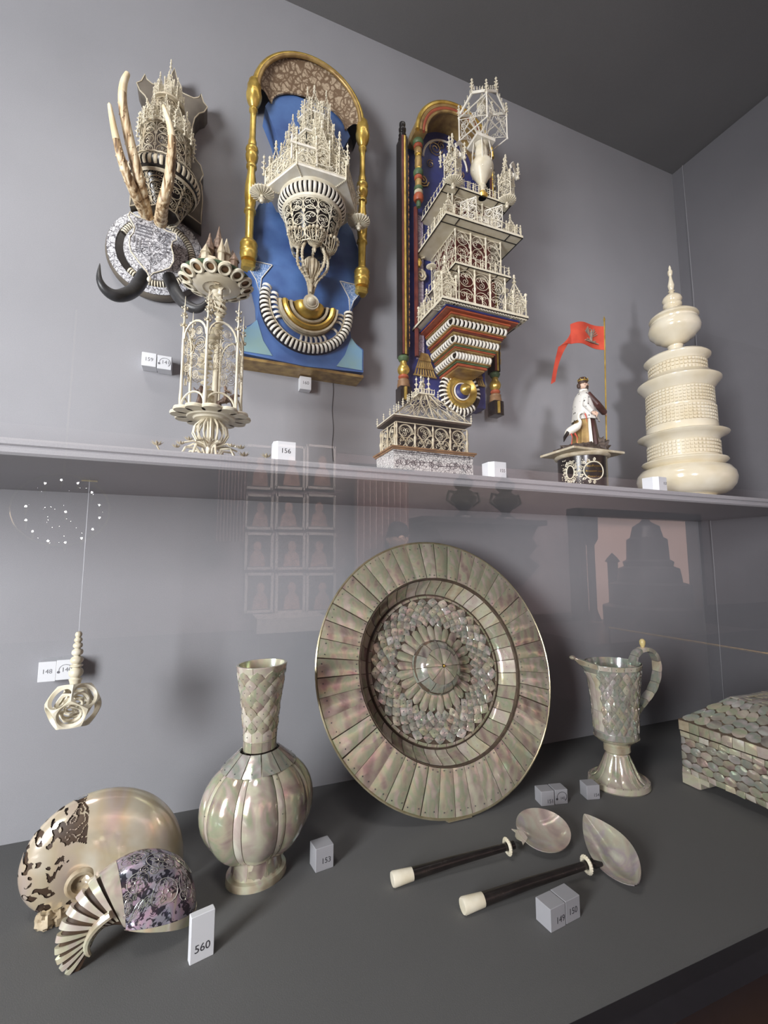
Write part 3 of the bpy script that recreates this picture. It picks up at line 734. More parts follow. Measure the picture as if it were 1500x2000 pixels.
# ------------------------------------------------------------------ ladles
def ladle(name, label, cap_px, ring_px, joint_px, zc, zj, bowl_fn):
    p0 = atZ(*cap_px, TZ+zc); p1 = atZ(*joint_px, TZ+zj)
    root = thing(name, label, 'ladle', (p0.x, p0.y, TZ))
    a = Vector((0, 0, zc)); b = Vector((p1.x-p0.x, p1.y-p0.y, zj)); d = (b-a).normalized()
    e = a + d*.032
    mb = MB(); mb.tube([a, a+d*.002, e], [.0095, .0105, .0088], 18); part(mb, 'end_cap', M['ivory'], root, 'ivory end cap')
    r_ = atZ(*ring_px, TZ+zj); rr = Vector((r_.x-p0.x, r_.y-p0.y, 0)); L = (b-a).length
    s = (rr.x-a.x)/d.x; c = a+d*s
    mb = MB(); mb.tube([e, a+(c-a)*.5+Vector((0, 0, .001)), c], [.0086, .0072, .0055], 16); part(mb, 'handle', M['ebony'], root)
    mb = MB(); q = d.orthogonal().normalized(); w2 = d.cross(q)
    mb.tube([c+(q*math.cos(2*PI*i/20)+w2*math.sin(2*PI*i/20))*.0095 for i in range(20)], .0030, 7, True)
    for i in range(20): mb.ball(c+(q*math.cos(2*PI*i/20)+w2*math.sin(2*PI*i/20))*.0118, .0016, 6)
    part(mb, 'bead_ring', M['ivory'], root, 'small ivory bead ring')
    mb = MB(); mb.tube([c, c+d*.012, b], [.0052, .0062, .0055], 10); part(mb, 'joint', M['ebony'], root)
    bowl_fn(root, b, d)
def bowl1(root, b, d):
    c = atZ(1058, 1632, TZ+.016); c = Vector((c.x, c.y, .016)) - Vector((root.location.x, root.location.y, 0))
    mb = MB(); ax = math.atan2(d.y, d.x)
    def P(u, v, k=0):
        a = 2*PI*u; r = v; rx = .0455*(1+.05*math.cos(a)); ry = .042
        z = .0125*r**2.2 - .008 + k; return Vector((rx*r*math.cos(a), ry*r*math.sin(a), z))
    Mx = T(c+Vector((.001, 0, .006))) @ RZ(ax) @ RY(math.radians(-4)) @ RX(math.radians(17))
    mb.M = Mx; mb.grid(lambda u, v: P(u, 1-.999*v, .0012), 40, 12, True); mb.grid(lambda u, v: P(u, .001+.999*v, -.0006), 40, 12, True); mb.grid(lambda u, v: P(u, 1, -.0006+.0018*v), 40, 1, True)
    part(mb, 'bowl', M['pearl_bowl'], root, 'round pearl bowl')
    mb = MB(); mb.M = Mx; mb.prismz([(-.034, -.006), (-.039, -.010), (-.046, -.013), (-.049, -.015), (-.047, -.008), (-.052, -.002), (-.052, .003), (-.047, .009), (-.050, .016), (-.045, .013), (-.039, .010), (-.034, .006)], .0035, .0052)
    part(mb, 'bowl_lug', M['pearl_cream'], root)
def bowl2(root, b, d):
    t = atZ(1140, 1580, TZ+.03); e = atZ(1243, 1722, TZ+.022); o = Vector((root.location.x, root.location.y, 0))
    t = Vector((t.x, t.y, .022)) - o; e = Vector((e.x, e.y, .018)) - o; ax = (e-t); L = ax.length; ax.normalize()
    sd = Vector((0, 0, 1)).cross(ax).normalized(); up = ax.cross(sd)
    tl = .42; sd, up = sd*math.cos(tl)+up*math.sin(tl), up*math.cos(tl)-sd*math.sin(tl)
    def W(s):
        return .0325*math.sin(PI*s**1.25)**.62 if 0 < s < 1 else 0.0003
    def P(u, v, k=0):
        s = v; x = 2*u-1; w_ = W(s); dep = .017*(w_/.0325)**1.2
        return t + ax*(L*s) + sd*(w_*x) - up*(dep*(1-x*x) + k)
    mb = MB(); mb.grid(lambda u, v: P(u, .004+.99*v), 18, 32); mb.grid(lambda u, v: P(1-u, .004+.99*v, .0015), 18, 32)
    for x in (0, 1): mb.grid(lambda u, v: P(x, .004+.99*v, .0015*(u if x else 1-u)), 1, 32)
    part(mb, 'bowl', M['pearl_bowl'], root, 'long pointed pearl bowl')
    mb = MB(); q = P(0.5, .60); mb.tube([b, b+d*.006+Vector((0, 0, -.003)), b + d*.02 + Vector((0, 0, -.006))], [.0055, .006, .003], 8); part(mb, 'bracket', M['ebony'], root)
M['pearl_bowl'] = pearl('shell_spoon_pearl', [(.0, (.36, .27, .25)), (.3, (.52, .42, .36)), (.5, (.55, .52, .42)), (.65, (.50, .42, .44)), (.8, (.60, .56, .50)), (1., (.76, .74, .64))], 20, 9, .13, .3)
ladle('ladle', 'black handled ladle with a round pearl bowl', (766, 1718), (984, 1646), (1003, 1650), .0105, .020, bowl1)
ladle('ladle', 'black handled ladle with a long pointed pearl bowl', (903, 1770), (1135, 1680), (1155, 1686), .0105, .020, bowl2)

# ------------------------------------------------------------------ number blocks
def text_mesh(s, size):
    cu = bpy.data.curves.new('number', 'FONT'); cu.body = s; cu.size = size; cu.extrude = .00012; cu.align_x = 'CENTER'; cu.align_y = 'CENTER'; cu.resolution_u = 3
    o = bpy.data.objects.new('tmp', cu); C.objects.link(o); dg = bpy.context.evaluated_depsgraph_get(); dg.update()
    me = bpy.data.meshes.new_from_object(o.evaluated_get(dg)); bpy.data.objects.remove(o); me.name = 'number'; return me
def block(label, loc, rz, dims, txt, tp=(.25, -.25), size=.009, icon=False, mat='paper', ink='ink', cham=.0, cut=None):
    w_, d_, h_ = dims
    root = thing('number_block', label, 'label', loc, (0, 0, math.radians(rz)))
    mb = MB()
    if cut: mb.prismz([(-w_/2+cut, -d_/2), (w_/2, -d_/2), (w_/2, d_/2), (-w_/2, d_/2), (-w_/2, -d_/2+cut*1.1)], 0, h_)
    else: mb.bevbox((0, 0, h_/2), (w_, d_, h_), .0006)
    part(mb, 'block', M[mat], root, smooth=False)
    me = text_mesh(txt, size); me.materials.clear(); me.materials.append(M[ink])
    link('number', me, root, T((tp[0]*w_, -d_/2-.0001, h_/2+tp[1]*h_)) @ RX(PI/2))
    if icon:
        mb = MB(); c = Vector((0, -d_/2-.0002, h_/2)); s = w_*.36
        mb.tube([c+Vector((s*1.1*math.cos(a)*.95 + .1*s, 0, s*.95*math.sin(a))) for a in [math.radians(200-q*12) for q in range(0, 22)]], [.0003+.0004*(q/21) for q in range(22)], 4)
        mb.lathe([(.0001, 0), (.0022, 0), (.0022, .0003), (.0001, .0003)], 12, M=T(c+Vector((-s*1.0, 0, -s*.35))) @ RX(PI/2))
        part(mb, 'headphone_mark', M[ink], root)
    return root
def at2(x, y, Y, dz=0): p = atY(x, y, Y); return (p.x, p.y, p.z+dz)
block('white number block 156 on the shelf beside the ivory goblet', (.108, .70, SZ), 0, (.033, .026, .033), '156', (.05, .05), .0105, cut=.006)
block('white number block 155 on the shelf beside the openwork casket', (.5, .70, SZ), 0, (.034, .028, .033), '155', (.25, .0), .0085, cut=.008)
block('white number block 157 on the shelf in front of the turned ivory tower', (.912, .69, SZ), 6, (.036, .032, .031), '157', (.33, .05), .0085, cut=.008)
p = atZ(628, 1690, TZ); block('white number block 153 standing beside the ribbed flask', (p.x, p.y, TZ), 8, (.030, .026, .034), '153', (.08, -.1), .011, mat='paper_d')
p = atZ(1068, 1570, TZ); block('frosted number block 151 in front of the basin', (p.x, p.y+.006, TZ), -12, (.028, .026, .027), '151', (.18, -.22), .010, mat='paper_d')
block('frosted number block with headphone mark beside block 151', (p.x+.0295, p.y+.001, TZ), -12, (.027, .026, .027), '142', (.1, -.1), .007, True, 'paper_d')
p = atZ(1157, 1558, TZ); block('frosted number block 154 beside the foot of the jug', (p.x, p.y+.006, TZ), -14, (.028, .026, .027), '154', (.22, -.2), .0085, mat='paper_d')
p = atZ(1080, 1806, TZ); block('frosted number block 149 in front of the pointed ladle', (p.x, p.y+.004, TZ), 6, (.0275, .026, .028), '149', (.15, -.12), .011, mat='paper_d')
block('frosted number block 150 to the right of block 149', (p.x+.0285, p.y+.0075, TZ), 6, (.0275, .026, .028), '150', (.0, -.05), .011, mat='paper_d')
p = atZ(392, 1878, TZ); block('tall white number block 560 standing in front of the engraved shell', (p.x, p.y+.006, TZ), 14, (.028, .010, .052), '560', (.0, -.22), .0125, mat='paper')
def wallblock(label, px, w_, h_, d_, txt, icon=False):
    p = atY(*px, 1.0-d_); return block(label, (p.x, 1.0-d_/2-.0005, p.z-h_/2), 0, (w_, d_, h_), txt, (.0 if not icon else .1, .0), .0105, icon, 'paper', 'ink_soft')
wallblock('white number block 159 on the wall below the antler trophy', (291, 702), .0262, .028, .028, '159')
wallblock('white number block 141 with headphone mark on the wall', (321, 708), .0262, .028, .028, '141', True)
wallblock('white number block 160 on the wall below the blue tower bracket', (597, 748), .026, .030, .020, '160')
wallblock('white number block 148 on the wall left of the hanging ivory ball', (92, 1312), .0262, .034, .035, '148')
wallblock('white number block 140 with headphone mark behind the bead stem', (127, 1308), .0262, .034, .035, '140', True)

# ------------------------------------------------------------------ hanging turned ball
def hanging_ball():
    c0 = atY(144, 1378, .83)
    root = thing('hanging_ivory_ball', 'pierced ivory ball in a ball hanging from the shelf by a thread', 'ornament', (c0.x, c0.y, c0.z))
    ph = (1+5**.5)/2
    ico = [Vector(p).normalized() for p in [(0,1,ph),(0,-1,ph),(0,1,-ph),(0,-1,-ph),(1,ph,0),(-1,ph,0),(1,-ph,0),(-1,-ph,0),(ph,0,1),(-ph,0,1),(ph,0,-1),(-ph,0,-1)]]
    dod = [Vector((a,b,c)).normalized() for a in (-1,1) for b in (-1,1) for c in (-1,1)] + [Vector(p).normalized() for p in [(0,ph,1/ph),(0,-ph,1/ph),(0,ph,-1/ph),(0,-ph,-1/ph),(1/ph,0,ph),(-1/ph,0,ph),(1/ph,0,-ph),(-1/ph,0,-ph),(ph,1/ph,0),(-ph,1/ph,0),(ph,-1/ph,0),(-ph,-1/ph,0)]]
    def cage(R, th, hole):
        mb = MB()
        for nrm in ico:
            vs = sorted(dod, key=lambda v: -v.dot(nrm))[:5]; u = (vs[0]-nrm*vs[0].dot(nrm)).normalized(); w_ = nrm.cross(u)
            vs.sort(key=lambda v: math.atan2(v.dot(w_), v.dot(u))); m = 30
            def edge(i, r):
                k = i/m*5; a = int(k) % 5; f = k-int(k); p = vs[a].lerp(vs[(a+1) % 5], f)*r
                return p.lerp(p.normalized()*r*.93, .5)
            ctr = sum(vs, Vector())/5; rin = hole*(vs[0]-ctr).length
            aa = math.atan2(vs[0].dot(w_), vs[0].dot(u))
            def circ(i, r, k=1): a = aa+2*PI*i/m; return (ctr*.985+u*math.cos(a)*rin*k+w_*math.sin(a)*rin*k)*r
            P0 = [edge(i, R) for i in range(m)]; P1 = [circ(i, R) for i in range(m)]; P2 = [circ(i, R-th, .97) for i in range(m)]; P3 = [edge(i, R-th) for i in range(m)]
            fs = []
            for i in range(m):
                j = (i+1) % m
                for q in range(3): fs.append((q*m+i, q*m+j, (q+1)*m+j, (q+1)*m+i))
            mb.add(P0+P1+P2+P3, fs)
        return mb
    rot = RZ(math.radians(38)) @ RX(math.radians(20)) @ RY(math.radians(8))
    part(cage(.0385, .0055, .75), 'outer_shell', M['ivory'], root, M=rot)
    part(cage(.026, .004, .76), 'middle_shell', M['ivory'], root, M=RZ(.7) @ RX(.5))
    part(cage(.016, .003, .76), 'inner_shell', M['ivory'], root, M=RZ(1.7) @ RX(.9))
    prof = [(.0001, .027), (.006, .0275), (.008, .0365), (.009, .039), (.006, .041)]; z = .041
    for r, h in ((.0098, .015), (.0088, .005), (.0088, .012), (.0078, .011), (.0066, .009), (.0056, .0075), (.0048, .0085)):
        for i in range(1, 8): a = PI*i/8; prof.append((max(.0035, r*math.sin(a)**.7), z + h*(1-math.cos(a))/2))
        z += h
    prof.append((.0001, z+.001)); mb = MB(); mb.lathe(prof, 18); part(mb, 'bead_stem', M['ivory'], root)
    mb = MB(); mb.tube([(0, 0, z-.002), (0, 0, SZ-.0215-c0.z)], .0006, 4); part(mb, 'thread', M['thread'], root)
    mb = MB(); mb.box((0, 0, SZ-.0235-c0.z), (.022, .002, .002)); part(mb, 'hook', M['silver'], root)
hanging_ball()

# ------------------------------------------------------------------ turned ivory tower
def turned_tower():
    root = thing('turned_ivory_tower', 'tall polished turned ivory tower with chequered rings and a finial on the shelf', 'tower', (1.114, .760, SZ))
    A, Bm = M['ivory_pol'], M['ivory_pol']
    def zz(z):
        if z <= 12: return z
        if z <= 66: return 12+(z-12)*72/54
        if z <= 357: return z+18
        if z <= 380: return z+18+(z-357)*9/23
        if z <= 478: return z+27
        if z <= 518: return 505+(z-478)*1.15
        return 551+(z-518)*.68
    def seg(nm, prof, n=56): mb = MB(); mb.lathe([(r/1000, zz(z)/1000) for r, z in prof], n); part(mb, nm, A, root, angle=50)
    def blend(pts): return pts
    seg('base', [(60, 0), (66, 2), (66, 6), (62, 9), (80, 12), (93, 18), (103, 28), (107, 40), (105, 50), (96, 60), (80, 64), (78, 66)])
    seg('moulding', [(78, 64), (90, 72), (93, 76), (92, 79), (80, 82), (78, 86)])
    def ring(z0, z1, r, rows, cols):
        z0, z1 = zz(z0), zz(z1)
        mb = MB(); mb.lathe([(r-3, z0/1000*1000) for _ in ()] or [((r-1.5)/1000, z0/1000), ((r-1.5)/1000, z1/1000)], 56, close=False)
        part(mb, 'drum', A, root)
        mb = MB(); dz = (z1-z0-3)/rows
        for k in range(rows):
            for i in range(cols):
                a = 2*PI*(i+.5)/cols; w_ = 2*PI*r/cols*.33/1000; h_ = dz*.33/1000
                mb.box((0, 0, 0), (.0060, 2*w_, 2*h_), T((r/1000*math.cos(a), r/1000*math.sin(a), (z0+1.5+dz*(k+.5))/1000)) @ RZ(a))
        part(mb, 'chequer_studs', A, root, kind='stuff', smooth=False)
    ring(86, 124, 76, 4, 56)
    seg('moulding', [(76, 123), (79, 130), (88, 137), (97, 141), (99, 144), (95, 147), (84, 149), (78, 152), (78, 165), (76, 170)])
    ring(168, 212, 74, 5, 54); seg('moulding', [(74, 211), (75, 213), (74, 216)]); ring(215, 258, 72, 5, 54)
    seg('moulding', [(73, 257), (77, 262), (84, 272), (91, 279), (92, 283), (88, 287), (78, 290), (72, 300), (66, 303)])
    ring(300, 332, 62, 3, 46)
    seg('moulding', [(63, 331), (66, 337), (73, 343), (74, 347), (70, 352), (56, 357), (30, 360), (19, 366), (16, 372), (18, 377), (14, 380)])
    seg('cup', [(14, 379), (30, 386), (33, 390), (44, 396), (47, 401), (56, 410), (59, 420), (57, 432), (52, 440), (53, 443), (50, 447)])
    seg('cup_lid', [(50, 446), (56, 450), (55, 454), (44, 463), (30, 470), (18, 476), (15, 480)])
    seg('knop', [(14, 478), (21, 483), (22, 488), (19, 492), (23, 498), (21, 505), (14, 511), (6, 516), (5, 520)])
    seg('finial', [(5, 518), (8, 523), (5, 528), (6, 532), (8, 545), (5.5, 562), (4, 573), (3, 585), (5, 590), (6, 600), (5.5, 606), (3, 612), (3.5, 618), (2, 626), (.1, 631)], 24)
turned_tower()

# ------------------------------------------------------------------ filigree vocabulary
def flatP(o, u, v):
    o, u, v = Vector(o), Vector(u), Vector(v)
    return lambda a, b: o + u*a + v*b
def cylP(cx, cy, r0, r1, z0, z1, H):     # a = arc length at r0, b = height 0..H
    def f(a, b):
        k = b/H; r = r0+(r1-r0)*k; t = a/r0
        return Vector((cx + r*math.cos(t), cy + r*math.sin(t), z0 + (z1-z0)*k))
    return f
def rosette(mb, P, cx, cz, r, wr, k, rng):
    circ(mb, P, cx, cz, r, wr)
    for i in range(k):
        a = 2*PI*i/k + rng.random(); q = r*(.47 if k > 2 else .50)
        curl(mb, P, cx+math.cos(a)*q, cz+math.sin(a)*q, r*(.44 if k > 2 else .5), a+PI, 1.4, 1 if i % 2 else -1, wr*.75)
def filigree(mb, P, w_, h_, nx, ny, wr, rng, frame=True, arches=False, rods=True):
    cw, ch = w_/nx, h_/ny; r = min(cw, ch)*.47
    for j in range(ny):
        for i in range(nx):
            cx, cz = (i+.5)*cw, (j+.5)*ch
            rosette(mb, P, cx, cz, r, wr, rng.choice((2, 3, 3, 4)), rng)
            if ch > cw*1.2 or cw > ch*1.2:
                e = .5*(max(cw, ch)-2*r)
                if e > r*.3:
                    for s in (-1, 1):
                        if ch > cw: curl(mb, P, cx-s*r*.45, cz+s*(r+e*.4), min(e, r)*.5, 0, 1.2, s, wr*.8)
                        else: curl(mb, P, cx+s*(r+e*.4), cz, min(e, r)*.5, 0, 1.2, s, wr*.8)
            if i and j: circ(mb, P, i*cw, j*ch, r*.24, wr*.8, 3, 8)
    if rods:
        for i in range(nx+1): mb.tube([P(i*cw, 0), P(i*cw, h_*.5), P(i*cw, h_)], wr*1.2, 4)
    if frame:
        for b in (0, h_): mb.tube([P(w_*i/10, b) for i in range(11)], wr*1.5, 4)
    if arches:
        for i in range(nx):
            mb.tube([P((i+.5)*cw + cw*.48*math.cos(a), h_*.62 + min(h_*.36, cw*.55)*math.sin(a)) for a in [PI*q/10 for q in range(11)]], wr*1.3, 4)
def bead_profile(h, r, beads):
    prof = [(r*.30, 0)]
    z = 0
    for k, (bh, br) in enumerate(beads):
        for i in range(1, 5): a = PI*i/5; prof.append((max(r*.25, r*br*math.sin(a)), z + bh*h*(1-math.cos(a))/2))
        z += bh*h; prof.append((r*.28, z))
    prof.append((.00005, h)); return prof
def pinnacle_mesh():      # unit height 1, used at many sizes
    mb = MB(); mb.lathe(bead_profile(1, .10, [(.10, 1.1), (.22, .42), (.10, 1.0), (.16, .40), (.08, .85), (.12, .35), (.12, .95)]), 7)
    for z, r in ((.34, .15), (.58, .12)):
        for i in range(4):
            a = PI/2*i; mb.ball((r*math.cos(a), r*math.sin(a), z), .045, 5)
            mb.tube([(0, 0, z-.06), (r*math.cos(a), r*math.sin(a), z)], .018, 3)
    return mb.mesh('pinnacle', M['ivory'])
def spire_mesh(seed):     # openwork turret, footprint 1 wide, about 3.3 high
    rng = random.Random(seed); mb = MB(); wr = .024
    for sx in (-.42, .42):
        for sy in (-.42, .42):
            mb.tube([(sx, sy, 0), (sx, sy, 1.15)], .035, 4); mb.lathe(bead_profile(.65, .10, [(.2, .9), (.4, .5), (.4, .9)]), 6, (sx, sy, 1.1))
            mb.tube([(sx, sy, 1.05), (sx*.55, sy*.55, 1.8), (0, 0, 2.75)], [.032, .03, .02], 4)
            for q in range(1, 7):
                f = q/7; f1 = min(1, f*1.0); x = sx*(1-f1); y = sy*(1-f1); mb.ball((x*1.12, y*1.12, 1.05+1.7*f), .048*(1.15-f*.5), 5)
    for k in range(4):
        Mr = RZ(PI/2*k); mb.M = Mr
        P = lambda a, b: Vector((a, -.42, b))
        mb.tube([P(.42*math.cos(q*PI/8), .62+.45*math.sin(q*PI/8)) for q in range(9)], wr*1.1, 4)
        for x, z, r in ((0, .3, .19), (-.24, .62, .13), (.24, .62, .13), (0, .86, .13)): rosette(mb, P, x, z, r, wr*.7, 3, rng)
        P2 = lambda a, b: Vector((a, -.42*(1-b/1.7), 1.05+b))
        for z, r in ((.18, .15), (.5, .12), (.8, .09), (1.06, .06)): rosette(mb, P2, -r*.9 if z < .6 else 0, z, r, wr*.7, 2, rng); rosette(mb, P2, r*.9 if z < .6 else 0, z, r, wr*.7, 2, rng)
        mb.tube([P(-.42, 0), P(.42, 0)], wr*1.3, 4); mb.tube([P(-.42, 1.05), P(.42, 1.05)], wr*1.3, 4)
        mb.tube([P(-.5, 1.0), P(0, 1.72), P(.5, 1.0)], wr, 4); mb.ball(P(0, 1.78), .06, 5)
    mb.M = None
    mb.lathe(bead_profile(.62, .12, [(.2, 1.1), (.25, .5), (.2, .9), (.35, .6)]), 7, (0, 0, 2.7))
    return mb.mesh('turret', M['ivory'])
def rosette_disc_mesh():   # umbrella-like turned disc, radius 1, seen from below
    mb = MB(); mb.lathe([(.12, -.75), (.2, -.6), (.16, -.5), (.3, -.42), (.12, -.34), (.15, -.1), (.9, 0), (1, .06), (.98, .16), (.3, .2)], 24)
    for i in range(22):
        a = 2*PI*i/22; mb.tube([(.25*math.cos(a), .25*math.sin(a), -.10), (.65*math.cos(a), .65*math.sin(a), -.09), (1.0*math.cos(a), 1.0*math.sin(a), .02), (1.02*math.cos(a), 1.02*math.sin(a), .22)], .035, 3)
    return mb.mesh('umbrella_disc', M['ivory'])
PIN = pinnacle_mesh(); SP = [spire_mesh(1), spire_mesh(2)]; RD = rosette_disc_mesh()
def pins(root, pts, h, wdt=None):
    for p in pts: link('pinnacle', PIN, root, T(p) @ SC((wdt or h*.9), (wdt or h*.9), h))
def balustrade(mb, a, b, h, n, r=.0011):
    a, b = Vector(a), Vector(b)
    for i in range(n+1):
        c = a.lerp(b, i/n); mb.lathe([(r*.5, 0), (r*1.0, h*.1), (r*.5, h*.22), (r*1.35, h*.45), (r*.5, h*.72), (r*.9, h*.86), (r*.5, h)], 5, c)
        mb.ball(c+Vector((0, 0, h*1.16)), r*1.0, 5)
    mb.tube([a+Vector((0, 0, h)), b+Vector((0, 0, h))], r*.7, 4)
def rib_mesh(w_, r, arc=PI, n=6, k=1.0):   # half-ring rib, lying over a roll of radius r whose axis is x
    mb = MB(); vs = []
    for i in range(n+1):
        a = -arc/2 + arc*i/n
        for x, q in ((-w_/2, .93), (-w_*.28, 1.0), (w_*.28, 1.0), (w_/2, .93), (w_/2, .75), (-w_/2, .75)):
            vs.append(Vector((x, -r*q*math.cos(a)*k, r*q*math.sin(a))))
    fs = [(i*6+j, i*6+6+j, i*6+6+(j+1) % 6, i*6+(j+1) % 6) for i in range(n) for j in range(6)]
    fs += [tuple(range(6)), tuple(n*6+j for j in range(5, -1, -1))]
    mb.add(vs, fs); return mb

# ------------------------------------------------------------------ large ivory castle on a painted bracket (right)
def castle():
    rng = random.Random(21); ox = .567
    root = thing('ivory_castle', 'tallest openwork ivory castle in square tiers on a painted bracket with a gold medallion', 'tower', (ox, 1.0, .39))
    def L(x, Y, z): return Vector((x-ox, Y-1.0, z-.39))
    bx = .553
    # back board with arch
    mb = MB(); m = 24; arch = [(.108*math.cos(PI*i/m), 1.052+.108*math.sin(PI*i/m)) for i in range(m+1)]
    mb.prism([(x+bx-ox, z-.39) for x, z in [(-.108, .39), (.108, .39)] + arch], -.045, -.0005); part(mb, 'backboard', M['blue_deep'], root)
    def archband(r0, r1, y0, y1, mat, nm, lab=None):
        mb = MB(); o_ = [(r1*math.cos(PI*i/m)+bx-ox, 1.052-.39+r1*math.sin(PI*i/m)) for i in range(m+1)]; i_ = [(r0*math.cos(PI*i/m)+bx-ox, 1.052-.39+r0*math.sin(PI*i/m)) for i in range(m+1)]
        vs = [(x, y0, z) for x, z in o_] + [(x, y0, z) for x, z in i_] + [(x, y1, z) for x, z in o_] + [(x, y1, z) for x, z in i_]; k = m+1; fs = []
        for i in range(m): fs += [(i, i+1, k+i+1, k+i), (2*k+i+1, 2*k+i, 3*k+i, 3*k+i+1), (i+1, i, 2*k+i, 2*k+i+1), (k+i, k+i+1, 3*k+i+1, 3*k+i)]
        fs += [(0, k, 3*k, 2*k), (m, 2*k+m, 3*k+m, k+m)]
        mb.add(vs, fs); part(mb, nm, mat, root, lab)
    archband(.083, .112, -.100, -.044, M['gold_dull'], 'arch_hood')
    for r_, w_, mt in ((.109, .0055, 'gold'), (.100, .005, 'gold_dull'), (.0925, .0045, 'red'), (.086, .004, 'gold_dull')):
        mb = MB(); mb.tube([(r_*math.cos(PI*i/m)+bx-ox, -.101, .662+r_*math.sin(PI*i/m)) for i in range(m+1)], w_, 8); part(mb, 'arch_moulding', M[mt], root)
    mb = MB(); mb.tube([(.066*math.cos(PI*i/m)+bx-ox, -.0465, .655+.066*math.sin(PI*i/m)) for i in range(m+1)], .003, 5); part(mb, 'white_arch_line', M['ivory_white'], root)
    mb = MB(); P = flatP((bx-ox, -.047, .66), (1, 0, 0), (0, 0, 1))
    for s in (-1, 1):
        curl(mb, P, s*.03, .03, .022, 0, 2, s, .0011); curl(mb, P, s*.045, -.02, .012, 1, 1.6, -s, .001); curl(mb, P, s*.012, .045, .012, 1, 1.6, -s, .001)
        curl(mb, P, s*.068, -.075, .018, 0, 2, s, .0022)
    part(mb, 'painted_scrolls', M['gold_dull'], root, kind='stuff')
    # side posts, left and right
    for s in (-1, 1):
        xo = bx - ox + s*.130
        mb = MB(); mb.box((xo, -.055, .095+.285), (.018, .03, .57)); part(mb, 'side_post', M['ebony'], root)
        for dx, mt, r_ in ((-.0045, 'dark_red', .003), (.0005, 'gold', .0036), (.0060, 'ebony', .0025)):
            mb = MB(); mb.tube([(xo+dx, -.070, .095), (xo+dx, -.070, .665)], r_, 8); part(mb, 'post_moulding', M[mt], root)
        mb = MB()
        for q in range(26): mb.lathe([(.0003, 0), (.0016, .003), (.0008, .006), (.0022, .010), (.0004, .018)], 6, (xo+.011, -.068, .115+q*.0195))
        part(mb, 'bead_string', plain('orange_beads', (.62, .30, .12), None, 60, .4) if s < 0 else M['gold_dull'], root, kind='stuff')
        mb = MB(); z = .663
        mb.lathe([(.010, z), (.011, z+.004), (.007, z+.008), (.010, z+.015), (.007, z+.022), (.009, z+.026), (.0095, z+.032), (.006, z+.037), (.008, z+.043), (.008, z+.048), (.0002, z+.054)], 16, (xo, -.058, 0)); part(mb, 'finial', M['ebony'], root)
        # lower turned drop
        for nm, mt, pr in (('collar', 'green', [(.012, .094), (.014, .090), (.011, .083), (.008, .081)]), ('gilded_ball', 'gold', [(.008, .081), (.0085, .074), (.013, .068), (.015, .061), (.013, .053), (.009, .048)]),
                           ('red_ring', 'red', [(.009, .048), (.0125, .045), (.0125, .041), (.009, .038)]), ('turned_base', 'wood', [(.010, .038), (.0145, .034), (.014, .028), (.0155, .023), (.0155, .017), (.012, .015)])):
            mb = MB(); mb.lathe(pr, 20, (xo, -.058, 0)); part(mb, nm, M[mt], root)
        mb = MB(); mb.box((xo, -.058, -.003), (.028, .030, .037)); part(mb, 'foot_block', M['ebony'], root)
        mb = MB(); mb.tube([(xo-.002, -.0745, -.018), (xo-.002, -.0745, .013)], .004, 8); part(mb, 'foot_stripe', M['gold'], root)
        # coloured half column on the arch side
        xi = bx - ox + s*.093; z = 0
        segs = [('green', .010, .666, .676), ('green', .0135, .652, .666), ('red', .0115, .643, .652), ('gold_dull', .010, .626, .643), ('gold', .0085, .618, .626), ('gold_dull', .0095, .588, .618), ('gold', .0085, .582, .588), ('green', .0125, .566, .582), ('red', .0105, .556, .566), ('gold_dull', .009, .536, .556), ('green', .0115, .526, .536), ('ivory_old', .011, .516, .526), ('red', .0125, .498, .516), ('green', .006, .482, .498)]
        for mt, r_, a, b in segs:
            mb = MB(); mb.lathe([(r_*.8, a), (r_, a+(b-a)*.25), (r_*(1 if mt != 'gold_dull' else .92), (a+b)/2), (r_, b-(b-a)*.25), (r_*.8, b)], 16, (xi, -.072, 0)); part(mb, 'turned_ring', M[mt], root)
        mb = MB(); mb.tube([(xi+s*.002, -.060, .10), (xi+s*.002, -.060, .49)], .0055, 6); part(mb, 'red_fillet', M['dark_red'], root)
        mb = MB(); mb.box((xi-s*.013, -.048, .29), (.018, .006, .38)); part(mb, 'scroll_panel', M['lavender'], root)
        mb = MB(); PP = flatP((xi-s*.013, -.053, .345), (1, 0, 0), (0, 0, 1))
        curl(mb, PP, 0, .030, .014, -1.5, 1.8, -s, .0028, 5); curl(mb, PP, 0, -.028, .016, 1.5, 1.8, s, .0028, 5); part(mb, 'volute', M['ivory_old'], root)
        mb = MB(); mb.lathe([(.004, .01), (.008, .0), (.004, -.01)], 8, (xi-s*.006, -.058, .345)); part(mb, 'gilt_boss', M['gold'], root)
        # ribbed golden bell beside the corbel
        for k in range(3):
            r0, r1 = .010+.0075*k, .0165+.0075*k; zt_ = .115-.020*k
            mb = MB()
            for q in range(8):
                x0_ = xi-s*.022 - r0 + 2*r0*(q+.5)/8; x1_ = xi-s*.022 - r1 + 2*r1*(q+.5)/8
                mb.tube([(x0_, -.052, zt_), (x1_, -.055, zt_-.018)], [.0018, .0024], 5)
            mb.tube([(xi-s*.022-r1, -.055, zt_-.019), (xi-s*.022+r1, -.055, zt_-.019)], .002, 5)
            part(mb, 'gilt_bell_tier', M['gold_dull'], root)
    # medallion
    mc = Vector((.010, -.058, .026)); mx_ = RX(PI/2)
